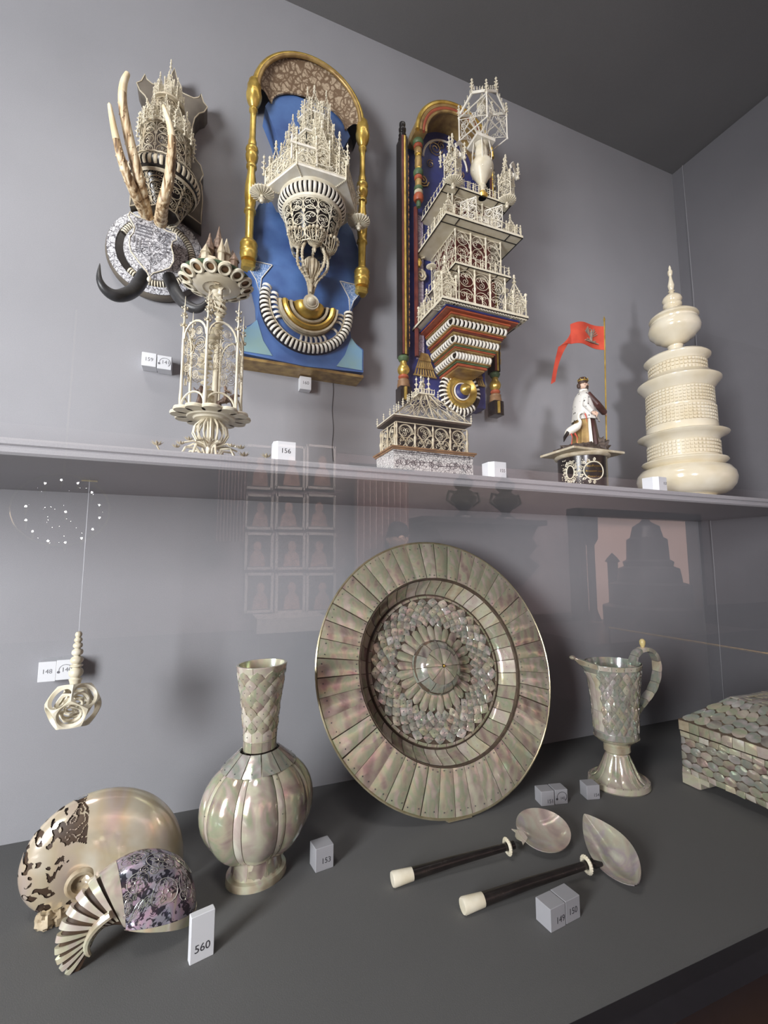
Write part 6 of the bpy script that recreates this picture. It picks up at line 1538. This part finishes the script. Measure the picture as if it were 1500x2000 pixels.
# ------------------------------------------------------------------ painted statuette with flag
def statuette():
    root = thing('statuette', 'painted statuette of a crowned bearded person with a red flag and a stork', 'statuette', (.751, .733, SZ))
    mb = MB(); mb.lathe([(.049, 0), (.050, .002), (.0495, .004), (.0495, .066), (.050, .068)], 56); part(mb, 'drum', M['ebony'], root, 'dark drum')
    mb = MB(); mb.lathe([(.0505, .067), (.0545, .069), (.0565, .072), (.0545, .075), (.050, .076)], 56); part(mb, 'cornice', M['ivory_old'], root)
    mb = MB(); mb.lathe([(.0502, .0), (.0508, .0), (.0508, .003), (.0502, .003)], 56); part(mb, 'foot_ring', M['ivory_old'], root)
    mb = MB(); mb.bevbox((0, 0, .0785), (.142, .098, .005), .001); part(mb, 'square_plate', M['ivory_old'], root, smooth=False)
    va = math.radians(225)         # direction of the inscribed front
    def D(a, z, r=.0500): return Vector((r*math.cos(a), r*math.sin(a), z))
    P = lambda x, z: D(va+.10+x/.05, z)
    rng = random.Random(8)
    for kx, rx in ((-.030, .0085), (.018, .021)):
        mb = MB(); mb.tube([P(kx+rx*math.cos(2*PI*i/36), .034+.014*(1.35 if rx > .01 else 1)*math.sin(2*PI*i/36)) for i in range(36)], .0013, 5, True)
        for i in range(16):
            a = 2*PI*i/16; q = 1.28 if rx < .01 else 1.14
            if rx > .01 and math.cos(a) > .3: continue
            mb.ball(P(kx+rx*q*math.cos(a), .034+.014*q*(1.35 if rx > .01 else 1)*math.sin(a)), .0014, 5)
            curl(mb, P, kx+rx*(q+.22)*math.cos(a), .034+.014*(q+.22)*(1.25 if rx > .01 else 1)*math.sin(a), .0035, a, 1.3, 1 if i % 2 else -1, .0008)
        part(mb, 'cartouche', M['ivory'], root, 'pale scroll cartouche')
    mb = MB()
    for i in range(90):
        x = rng.uniform(-.052, -.004); z = rng.uniform(.006, .062)
        if abs(x+.030) < .012 and abs(z-.034) < .018: continue
        mb.ball(P(x, z), rng.uniform(.0007, .0014), 4)
    part(mb, 'inlaid_specks', M['ivory'], root, kind='stuff')
    for s, z, sz in (('Anno hof beo', .0530, .0052), ('Sepulhyssens', .0440, .0060), ('Procomm mod', .0330, .0058), ('Quacarl und', .0220, .0056)):
        me = text_mesh(s, sz); me.materials.clear(); me.materials.append(M['gold'])
        for v in me.vertices: p = P(.018+v.co.x, z+v.co.y); v.co = Vector((p.x*(1.004), p.y*1.004, p.z))
        link('inscription', me, root, label='gilt inscription')
    mb = MB(); lump(mb, (.0, .0, .086), (.054, .037, .0150), 4, .22, 5, 30, 16); lump(mb, (.038, -.018, .092), (.018, .014, .018), 9, .35, 4); lump(mb, (-.036, .0, .084), (.026, .022, .006), 6, .3, 6); part(mb, 'rocky_ground', plain('brown_rock', (.13, .095, .075), (.04, .03, .025), 180, .6), root)
    # figure: faces right in the photo
    F0 = Vector((.018, .004, .097)); fa = math.radians(-26)
    Mf = T(F0) @ RZ(fa) @ SC(1.15)
    secs = [(0, 0, .0245, .0255), (.02, 0, .0225, .0240), (.045, .0, .0190, .0215), (.065, -.001, .0165, .0200), (.085, -.002, .0150, .0200), (.098, -.002, .0125, .0190), (.106, -.0015, .0090, .0130), (.111, 0, .0045, .0050), (.116, .0005, .0042, .0044)]
    def body(a, z, k=1):
        for i in range(len(secs)-1):
            if z <= secs[i+1][0] or i == len(secs)-2:
                f = (z-secs[i][0])/(secs[i+1][0]-secs[i][0]); q = [u+(v-u)*f for u, v in zip(secs[i], secs[i+1])]; break
        fold = 1+(.055*math.sin(a*11)+.03*math.sin(a*17+1))*max(0, 1-z/.08)
        return Vector((q[1]+q[2]*k*fold*math.cos(a), q[3]*k*fold*math.sin(a), z))
    def shell(nm, mt, a0, a1, z0, z1, k, lab=None, kf=None):
        mb = MB(); mb.grid(lambda u, v: body(a0+(a1-a0)*u, z0+(z1-z0)*v, k if kf is None else kf(v)), 40 if a1-a0 > 2 else 12, 16, False)
        mb.grid(lambda u, v: body(a0+(a1-a0)*u, z0, (k if kf is None else kf(0))-.12*v), 40, 1)
        return part(mb, nm, mt, root, lab, M=Mf)
    rad = math.radians
    robe_m = plain('dark_robe', (.085, .03, .025), (.04, .018, .015), 60, .5)
    shell('robe', robe_m, 0, 2*PI, 0, .116, 1, 'dark red brown robe')
    shell('gold_skirt', M['gold_dull'], rad(178), rad(262), .002, .062, 1.10, 'gold brocade skirt'); shell('fur_trim', M['ivory_white'], rad(262), rad(274), .002, .066, 1.12, 'white fur trim')
    erm, nt, b = new_mat('ermine'); v, oi = coords(nt, False); vo = nt.nodes.new('ShaderNodeTexVoronoi'); vo.inputs['Scale'].default_value = 130; nt.links.new(v, vo.inputs['Vector'])
    nt.links.new(ramp(nt, vo.outputs['Distance'], [(.20, (.03, .025, .025)), (.24, (.66, .64, .60))]), b.inputs['Base Color']); b.inputs['Roughness'].default_value = .6
    shell('ermine_cape', erm, rad(60), rad(325), .050, .110, 1.2, 'white ermine cape with black tails', kf=lambda v: 1.28-.12*v); shell('cape_border', M['ivory_white'], rad(316), rad(336), .046, .106, 1.3, 'white cape border', kf=lambda v: 1.36-.12*v)
    mb = MB(); mb.lathe([(.006, .108), (.0085, .111), (.0075, .114), (.005, .1145)], 16); part(mb, 'ruff', M['ivory_white'], root, M=Mf)
    # head with face
    hc = Vector((.001, 0, .124))
    def hp(u, v):
        a = 2*PI*u; b_ = PI*v; x, y, z = math.sin(b_)*math.cos(a), math.sin(b_)*math.sin(a), -math.cos(b_)
        r = .0082; f = max(0, x)
        nose = .0026*math.exp(-((y/.18)**2+((z+.05)/.22)**2))*(f > .3); brow = .0006*math.exp(-((z-.28)/.12)**2)*f; sock = -.0009*math.exp(-(((abs(y)-.38)/.15)**2+((z-.12)/.12)**2))*f; chin = .0010*math.exp(-((z+.75)/.25)**2)*f
        return hc+Vector((x*(r+nose+brow+sock+chin), y*r*.86, z*r*1.18))
    mb = MB(); mb.grid(hp, 30, 22, True)
    for s in (-1, 1): mb.ball(hc+Vector((-.0005, s*.0073, -.0005)), .0018, 6, 1.3)
    part(mb, 'head', M['skin'], root, M=Mf)
    mb = MB(); 
    for s in (-1, 1): mb.ball(hc+Vector((.0068, s*.0027, .0012)), .0009, 6)
    mb.ball(hc+Vector((.0078, 0, -.0048)), .0010, 6, .5); part(mb, 'eyes_and_mouth', M['ink'], root, M=Mf)
    hair = plain('dark_brown_hair', (.07, .035, .02), (.03, .015, .01), 120, .6)
    mb = MB(); mb.lathe([(.0001, -.018), (.003, -.014), (.0058, -.008), (.0062, -.0035), (.0045, -.001)], 12, hc+Vector((.0040, 0, 0)), sx=.75); part(mb, 'beard', hair, root, M=Mf)
    mb = MB(); mb.lathe([(.0086, .001), (.0088, .006), (.0094, .010), (.006, .0145), (.0001, .0155)], 16, hc+Vector((-.0012, 0, 0)), sy=.92); mb.ball(hc+Vector((-.009, 0, -.002)), .0042, 8, 1.3); part(mb, 'hair', hair, root, M=Mf)
    mb = MB(); mb.lathe([(.0092, .0065), (.0098, .0068), (.0098, .0086), (.0092, .0088)], 18, hc+Vector((-.0008, 0, 0)), sy=.92)
    for i in range(8): a = 2*PI*i/8; mb.ball(hc+Vector((-.0008+.0094*math.cos(a), .0088*math.sin(a), .0105)), .0013, 5)
    part(mb, 'crown', M['gold'], root, M=Mf)
    # pole, arms, hands
    pb, pt = Vector((.068, -.006, .118)), Vector((.079, -.008, .398)); pb = pb - (pt-pb).normalized()*.020
    mb = MB(); mb.tube([pb, pt], .0016, 8); mb.lathe([(.0016, 0), (.0026, .002), (.0014, .005), (.0004, .010)], 8, pt); part(mb, 'flag_pole', M['gold'], root, 'gilt flag pole')
    Mi = Mf.inverted(); hw_ = pb.lerp(pt, .255); h1 = Mi @ hw_
    sh = Vector((.001, -.0165, .100)); el = Vector((.016, -.019, .080)); wr = h1 + (el-h1).normalized()*.009
    mb = MB(); mb.tube([sh, sh.lerp(el, .5), el, el.lerp(wr, .5), wr], [.0062, .0058, .0060, .0064, .0058], 12); part(mb, 'sleeve', robe_m, root, M=Mf)
    mb = MB(); d = (h1-wr).normalized(); palm = h1 - d*.0045
    mb.tube([wr-d*.001, wr+d*.003, palm, palm+d*.002], [.0024, .0026, .0032, .0026], 10)
    for q in range(4):
        z = (q-1.5)*.0016; L_ = (1.0, 1.1, 1.05, .85)[q]
        mb.tube([palm+Vector((0, -.002, z)), palm+d*.004*L_+Vector((0, -.0032, z)), h1+d*.0030*L_+Vector((0, -.0006, z)), h1+d*.0018+Vector((0, .0022, z))], [.0010, .0009, .0009, .0007], 6)
    mb.tube([palm+Vector((0, .002, .002)), palm+d*.0035+Vector((0, .0030, .0035)), h1+Vector((0, .0022, .0032))], [.0011, .0010, .0008], 6)
    part(mb, 'hand', M['skin'], root, M=Mf)
    sh = Vector((-.002, -.017, .096)); el = Vector((-.006, -.0245, .076)); wr = Vector((.004, -.0265, .062))
    mb = MB(); mb.tube([sh, el, wr], [.006, .0056, .0046], 12); part(mb, 'sleeve', erm, root, M=Mf)
    mb = MB(); mb.tube([wr, wr+Vector((.003, -.0005, -.003)), wr+Vector((.006, -.0005, -.006))], [.0024, .0030, .0024], 10)
    for q in range(4): b_ = wr+Vector((.0045+q*.0010, -.0015, -.0050+q*.0014)); mb.tube([b_, b_+Vector((.0022, -.0012, -.0032)), b_+Vector((.0026, -.0002, -.0062+q*.0004))], [.0009, .0009, .0006], 6)
    mb.tube([wr+Vector((.002, -.001, -.001)), wr+Vector((.0062, -.002, -.0005)), wr+Vector((.0085, -.0018, -.002))], [.0010, .0009, .0006], 6); part(mb, 'hand', M['skin'], root, M=Mf)
    # flag with emblem and long tail
    def FP(u, v, off=0):     # u from pole to fly, v 0 bottom..1 top
        x = -.100*u; dz = .014*math.sin(u*2.6)*u - .018*u*u
        top = .383; hgt = .056 - .012*u*u
        c = Vector((.0785+x*.92, -.008 - x*.10 + .004*math.sin(u*6)+off, top-hgt+hgt*v+dz*.8-.010*u*(1-v)*.2)); return c
    mb = MB(); mb.grid(lambda u, v: FP(u, v), 24, 10); mb.grid(lambda u, v: FP(1-u, v, .0008), 24, 10)
    tail = []
    def TP(u, v):
        x0_ = FP(1, 0).lerp(FP(1, 1), .0+.95*v)
        c0 = FP(1, .5); w_ = (.030*(1-u)**3+.0085)
        c = c0+Vector((-.006-.042*u-.012*math.sin(u*2.2), .002*math.sin(u*5), -.004-.118*u)); e = Vector((w_*(v-.5)*1.4, 0, w_*(v-.5)*.9))
        return (c+e).lerp(x0_, max(0, 1-u*6))
    mb.grid(lambda u, v: TP(u, v), 24, 6); mb.grid(lambda u, v: TP(1-u, v)+Vector((0, .0008, 0)), 24, 6)
    fo = part(mb, 'flag', M['flagred'], root, 'red flag with a long tail')
    mb = MB(); PE = lambda x, z: FP(.40+x, .5+z)+Vector((0, -.0012, 0))
    for s in (-1, 1):
        for q in range(4): mb.tube([PE(0, -.10), PE(s*.09, .0+.08*q), PE(s*(.20-.03*q), .12+.07*q)], .0011, 4)
    mb.tube([PE(0, -.26), PE(.0, .0), PE(-.03, .24), PE(.03, .27)], [.0028, .0032, .0018, .0012], 6); mb.tube([PE(-.22, -.30), PE(.22, -.31)], .0016, 4); mb.tube([PE(-.14, -.2), PE(0, -.27), PE(.14, -.2)], .0014, 4)
    part(mb, 'flag_emblem', plain('flag_gold_grey', (.40, .30, .20), (.16, .15, .15), 200, .5), fo)
    # stork beside the figure
    so = Vector((-.026, -.006, .100))
    sv = [(0, 0, .024), (.008, 0, .030), (.0125, 0, .036), (.0085, 0, .043), (.0095, 0, .050), (.0145, 0, .0535), (.0185, 0, .0515), (-.009, 0, .020), (-.014, 0, .013)]
    link('stork_body', skin_mesh('stork_body', sv, [(0, 1), (1, 2), (2, 3), (3, 4), (4, 5), (5, 6), (0, 7), (7, 8)], [(.0085, .0075), .0060, .0030, .0024, .0024, .0026, .0030, (.0070, .006), .0030], M['ivory_white'], 2), root, T(so) @ RZ(rad(-45)) @ SC(1.25), 'white stork')
    mb = MB(); mb.tube([so+RZ(rad(-45))@(Vector(p)*1.25) for p in ((.0195, 0, .050), (.021, 0, .044), (.0218, 0, .034))], [.0017, .0011, .0003], 6); part(mb, 'beak', M['flagred'], root, 'red beak')
    mb = MB(); mb.tube([so+RZ(rad(-45))@(Vector(p)*1.25) for p in ((-.008, -.004, .020), (-.014, -.003, .011), (-.016, -.001, .004))], [.0042, .0036, .0008], 8); part(mb, 'wing_tips', M['ebony'], root, 'black wing tips')
    for s in (-1, 1):
        mb = MB(); R_ = RZ(rad(-45)); mb.tube([so+R_@(Vector(p)*1.25) for p in ((-.001+s*.003, s*.003, .018), (.002+s*.004, s*.003, .010), (0+s*.004, s*.003, -.002))], [.0022, .0008, .0008], 6)
        for q in (-1, 0, 1): mb.tube([so+R_@(Vector((s*.004, s*.003, -.002))*1.25), so+R_@(Vector((.005+s*.004, s*.003+q*.0028, -.0028))*1.25)], .0007, 4)
        part(mb, 'stork_leg', M['flagred'], root, 'thin red leg')
statuette()

# ------------------------------------------------------------------ the gallery room, seen mirrored in the glass
def vr(x, y, Yv): p = atY(x, y, Yv); return Vector((p.x, 2*YG-Yv, p.z))
def room():
    WV = 2*YG-YR-.005     # virtual distance of the far wall
    k = 0
    cols = [(482, 531), (542, 594), (602, 654)]; rws = [(868, 954), (966, 1032), (1042, 1110), (1122, 1194)]
    rng = random.Random(81); sk = plain('portrait_flesh', (.55, .34, .27), (.30, .17, .13), 20, .6)
    names = ['topmost', 'second', 'third', 'lowest']; cn = ['left', 'middle', 'right']
    for j, (y0, y1) in enumerate(rws):
        for i, (x0, x1) in enumerate(cols):
            a, b = vr(x0, y0, WV-.05), vr(x1, y1, WV-.05); cx, cz = (a.x+b.x)/2, (a.z+b.z)/2; w_, h_ = abs(a.x-b.x)/2, abs(a.z-b.z)/2
            root = thing('portrait_painting', 'dark framed portrait reflected in the glass, %s row, %s column' % (names[j], cn[i]), 'painting', (cx, YR+.001, cz-h_), group='portraits mirrored in the glass')
            mb = MB(); mb.box((0, .012, h_), (2*w_, .022, 2*h_)); part(mb, 'canvas', M['canvas'], root, smooth=False)
            mb = MB()
            for s in (-1, 1): mb.box((s*w_, .018, h_), (.020, .036, 2*h_+.02)); mb.box((0, .018, h_+s*h_), (2*w_, .036, .020))
            part(mb, 'frame', M['white'], root, smooth=False)
            mb = MB(); s = rng.choice((-1, 1))*.12*w_
            mb.lathe([(.0001, 0), (.30*w_, 0), (.30*w_, .003), (.0001, .003)], 16, M=T((s, .024, h_*1.28)) @ RX(-PI/2) @ SC(1, 1.3, 1))
            mb.prism([(s-.14*w_, h_*1.1), (s+.14*w_, h_*1.1), (s+.5*w_, h_*.75), (s+.62*w_, h_*.12), (s-.62*w_, h_*.12), (s-.5*w_, h_*.75)], .023, .026); part(mb, 'painted_sitter', sk, root)
    def curtain(x0, x1, y0, y1, lab):
        a, b = vr(x0, y0, WV-.25), vr(x1, y1, WV-.25); w_ = abs(a.x-b.x); h_ = abs(a.z-b.z)
        root = thing('curtain', lab, 'curtain', ((a.x+b.x)/2, a.y, min(a.z, b.z))); n_ = 9
        mb = MB(); mb.grid(lambda u, v: Vector((-w_/2+w_*u, .045*math.sin(u*PI*2*n_), h_*v)), n_*10, 4); part(mb, 'drape', M['curtain'], root)
        mb = MB(); mb.tube([(-w_*.6, 0, h_+.03), (w_*.6, 0, h_+.03)], .02, 8); part(mb, 'curtain_rod', M['dark'], root)
    curtain(693, 800, 915, 1330, 'pink pleated curtain mirrored in the glass above the basin'); curtain(428, 478, 880, 1058, 'narrow pale curtain mirrored left of the portraits')
    a, b = vr(498, 1205, WV-.2), vr(628, 1226, WV-.2)
    root = thing('display_ledge', 'pale sloping display ledge mirrored below the portraits', 'shelf', ((a.x+b.x)/2, YR+.001, b.z)); mb = MB(); mb.box((0, .17, (a.z-b.z)/2), (abs(a.x-b.x), .34, abs(a.z-b.z))); o = part(mb, 'ledge_board', M['white'], root, smooth=False)
    mb = MB()
    for s in (-1, 1): mb.box((s*.2, .1, -.10), (.03, .2, .2))
    part(mb, 'bracket', M['dark'], root, smooth=False)
    # dark console with two urns
    a, b = vr(818, 1010, WV-.3), vr(1055, 1016, WV-.3); cx = (a.x+b.x)/2; w_ = abs(a.x-b.x)
    root = thing('console_table', 'dark scrolled wall console mirrored above the basin', 'table', (cx, YR+.001, a.z-.9)); d_ = a.z-(a.z-.9)
    mb = MB(); mb.box((0, .2, .88), (w_, .4, .05)); part(mb, 'table_top', M['dark'], root)
    mb = MB(); mb.prism([(-w_*.42, .86), (w_*.46, .86), (w_*.40, .74), (w_*.44, .66), (w_*.36, .56), (w_*.46, .48), (w_*.30, .30), (-w_*.1, .10), (-w_*.30, .55), (-w_*.34, .72)], .02, .34); part(mb, 'scrolled_front', M['dark'], root)
    ins = []
    for x, lab in ((906, 'left dark bronze urn mirrored above the basin'), (988, 'right dark bronze urn mirrored above the basin')):
        p = vr(x, 1010, WV-.3)
        root = thing('urn', lab, 'urn', (p.x, p.y, a.z-.9+.905+.0), group='urns on the console')
        mb = MB(); mb.lathe([(.09, 0), (.085, .02), (.04, .05), (.04, .07), (.11, .14), (.12, .19), (.08, .24), (.05, .26), (.09, .30), (.09, .34), (.04, .38), (.03, .42), (.001, .46)], 24); part(mb, 'body', M['dark'], root)
        for s in (-1, 1): mb = MB(); mb.tube([(s*.10, 0, .12), (s*.17, 0, .16), (s*.15, 0, .24), (s*.08, 0, .23)], .014, 6); part(mb, 'handle', M['dark'], root)
    # lit show window with tower silhouettes
    Yl = WV-.03; a, b = vr(1118, 1005, Yl), vr(1358, 1205, Yl)
    root = thing('lit_showcase', 'warm lit display niche mirrored in the glass at the right', 'showcase', ((a.x+b.x)/2, YR+.001, b.z)); w_, h_ = abs(a.x-b.x), a.z-b.z
    em = bpy.data.materials.new('niche_back_glow'); em.use_nodes = True; bb = em.node_tree.nodes['Principled BSDF']; bb.inputs['Base Color'].default_value = (.6, .42, .36, 1); bb.inputs['Emission Color'].default_value = (1, .62, .50, 1); bb.inputs['Emission Strength'].default_value = 1.5  # emission stands in for lamplight falling on the niche wall
    mb = MB(); mb.box((0, .01, h_/2), (w_, .02, h_)); part(mb, 'glow_panel', em, root, smooth=False)
    mb = MB()
    for s in (-1, 1): mb.box((s*w_/2, .08, h_/2), (.08, .16, h_+.1))
    mb.box((0, .08, h_+.02), (w_+.1, .16, .08)); part(mb, 'case_frame', M['dark'], root, smooth=False)
    zb = vr(1235, 1208, WV-.35).z
    def sil(x, yb, yt, wpx, lab, prof, dd=.35):
        Yv = WV-dd; p, q, e = vr(x, yb, Yv), vr(x, yt, Yv), vr(x+wpx/2, yb, Yv); p.z = zb+.003; H = q.z-p.z; Rr = abs(e.x-p.x)
        r_ = thing('turned_tower_silhouette', lab, 'tower', (p.x, p.y, p.z)); mb = MB(); mb.lathe([(r*Rr, z*H) for r, z in prof], 20); part(mb, 'tower_body', M['dark'], r_, angle=30)
    sil(1272, 1208, 1008, 118, 'large stepped dark tower mirrored in the lit niche', [(1, 0), (1, .18), (.86, .2), (.82, .38), (.66, .40), (.62, .52), (.5, .54), (.52, .58), (.44, .6), (.42, .78), (.34, .80), (.28, .9), (.12, .94), (.01, 1)], .85)
    sil(1202, 1208, 1080, 14, 'thin dark pillar mirrored in the lit niche', [(1, 0), (1, .85), (1.5, .87), (.9, .93), (.05, 1)])
    sil(1160, 1208, 1010, 22, 'dark column mirrored at the left edge of the lit niche', [(1, 0), (.5, .1), (.5, .72), (1, .78), (1.1, 1)])
    p = vr(1235, 1206, WV-.75); p.z = zb+.005; root = thing('niche_plinth', 'dark plinth under the mirrored towers', 'plinth', (p.x, p.y, p.z-.5)); mb = MB(); mb.box((0, 0, .24), (w_*1.02, 1.1, .48)); mb.box((0, .54, .485), (w_*1.04, .03, .02)); part(mb, 'plinth_block', M['dark'], root, smooth=False)
    # rail added to draw the bright reflected edge of the room
    a = vr(1190, 1226, 2.35); q_ = atY(1500, 1288, 1.0); L_ = 2.35-a.x/q_.x+.3
    root = thing('streak_rail', 'thin bright rail added for the mirrored room edge behind the jug', 'rail', (a.x, a.y, a.z)); mb = MB(); mb.tube([(0, 0, 0), (0, L_, 0)], .007, 6); part(mb, 'rail_bar', M['gold'], root)
    for y in (0, L_): mb = MB(); mb.tube([(0, y, -EYE-a.z), (0, y, 0)], .006, 6); part(mb, 'rail_post', M['dark'], root)
    # ring of small lamps
    Yc = 3.0; c = vr(120, 1003, Yc)
    root = thing('ring_chandelier', 'ring of tiny bright lamp bulbs mirrored at the left', 'chandelier', (c.x, c.y, c.z))
    em = bpy.data.materials.new('bulb_light'); em.use_nodes = True; bb = em.node_tree.nodes['Principled BSDF']; bb.inputs['Emission Color'].default_value = (1, .95, .9, 1); bb.inputs['Emission Strength'].default_value = 60
    for x, y in ((290, 373), (392, 352), (498, 372), (588, 432), (635, 513), (637, 593), (593, 667), (521, 725), (418, 752), (307, 742), (208, 681), (165, 609), (165, 521), (419, 556)):
        p = vr(x/3.2775, 830+y/3.2775, Yc)-c; mb = MB(); mb.ball(p, .0062, 8); part(mb, 'bulb', em, root)
        mb = MB(); mb.lathe([(.004, -.05), (.008, -.02), (.006, -.009)], 8, p); part(mb, 'bulb_holder', M['silver'], root)
    mb = MB()
    for i in range(26): a_ = rng.random()*2*PI; r_ = rng.uniform(.03, .18); mb.ball((r_*math.cos(a_)*1.2, 0, r_*math.sin(a_)), .0018, 5)
    part(mb, 'spark_bulbs', em, root, kind='stuff')
    mb = MB(); mb.tube([(.235*math.cos(2*PI*i/32), .012, .02+.20*math.sin(2*PI*i/32)) for i in range(32)], .006, 6, True); mb.tube([(0, .01, .2), (0, .01, 1.2)], .005, 6); part(mb, 'ring_frame', M['silver'], root)
    # visitor
    h = vr(776, 1052, 3.35); root = thing('person', 'dark silhouette of a visitor with dark hair, mirrored above the basin', 'person', (h.x, h.y, -EYE), (0, 0, math.radians(0)))
    Hh = h.z+EYE; s = Hh/1.66
    V = [(0, 0, .93), (0, 0, 1.10), (0, -.01, 1.28), (0, -.01, 1.42), (0, 0, 1.50), (.09, 0, .90), (.10, .02, .50), (.10, -.03, .09), (.10, .09, .04), (-.09, 0, .90), (-.10, .02, .50), (-.10, -.03, .09), (-.10, .09, .04),
         (.17, -.01, 1.40), (.22, -.02, 1.13), (.21, .06, .90), (-.17, -.01, 1.40), (-.22, -.02, 1.13), (-.21, .06, .90)]
    Ed = [(0, 1), (1, 2), (2, 3), (3, 4), (0, 5), (5, 6), (6, 7), (7, 8), (0, 9), (9, 10), (10, 11), (11, 12), (3, 13), (13, 14), (14, 15), (3, 16), (16, 17), (17, 18)]
    Rr = [(.15, .11), (.125, .09), (.15, .10), (.12, .08), .05, .095, .065, .045, .035, .095, .065, .045, .035, .06, .043, .03, .06, .043, .03]
    cl = plain('dark_clothes', (.03, .03, .035), None, 20, .8)
    link('body', skin_mesh('body', [tuple(c*s for c in v) for v in V], Ed, [tuple(x*s for x in r) if isinstance(r, tuple) else r*s for r in Rr], cl), root)
    mb = MB()
    def hp(u, v):
        a = 2*PI*u; b_ = PI*v; x, y, z = math.sin(b_)*math.sin(a), math.sin(b_)*math.cos(a), -math.cos(b_); f = y > .3
        n_ = .018*math.exp(-((x/.16)**2+((z+.1)/.2)**2))*f - .008*math.exp(-(((abs(x)-.38)/.15)**2+((z-.08)/.12)**2))*f
        return Vector((x*.075, y*(.092+n_), 1.66+z*.112))*s
    mb.grid(hp, 28, 20, True)
    for q in (-1, 1): mb.ball(Vector((q*.076, 0, 1.65))*s, .02*s, 6, 1.5)
    part(mb, 'head', M['skin'], root)
    mb = MB()
    for q in (-1, 1): mb.ball(Vector((q*.03, .082, 1.668))*s, .008*s, 6)
    mb.ball(Vector((0, .090, 1.60))*s, .012*s, 6, .5); part(mb, 'eyes_and_mouth', M['ink'], root)
    mb = MB(); mb.grid(lambda u, v: Vector((.092*math.sin(PI*v*.62+.0)*math.cos(2*PI*u), -.012+.108*math.sin(PI*v*.62)*math.sin(2*PI*u), 1.668+.122*math.cos(PI*v*.62) - (.05*v if math.sin(2*PI*u) < .2 else -.05*v)))*s, 24, 10, True); part(mb, 'hair', M['ink'], root)
    for q in (-1, 1):
        mb = MB(); w0 = Vector((q*.21, .065, .885))*s
        mb.tube([w0, w0+Vector((0, .01, -.04))*s, w0+Vector((0, .012, -.08))*s], [.022*s, .034*s, .030*s], 10)
        for f in range(4): b_ = w0+Vector((0, -.020+f*.014, -.08))*s; mb.tube([b_, b_+Vector((0, .004, -.035))*s, b_+Vector((-q*.008, .008, -.07+abs(f-1.4)*.008))*s], [.008*s, .0075*s, .006*s], 6)
        mb.tube([w0+Vector((0, .025, -.03))*s, w0+Vector((-q*.005, .045, -.055))*s, w0+Vector((-q*.008, .048, -.085))*s], [.010*s, .009*s, .007*s], 6); part(mb, 'hand', M['skin'], root)
room()
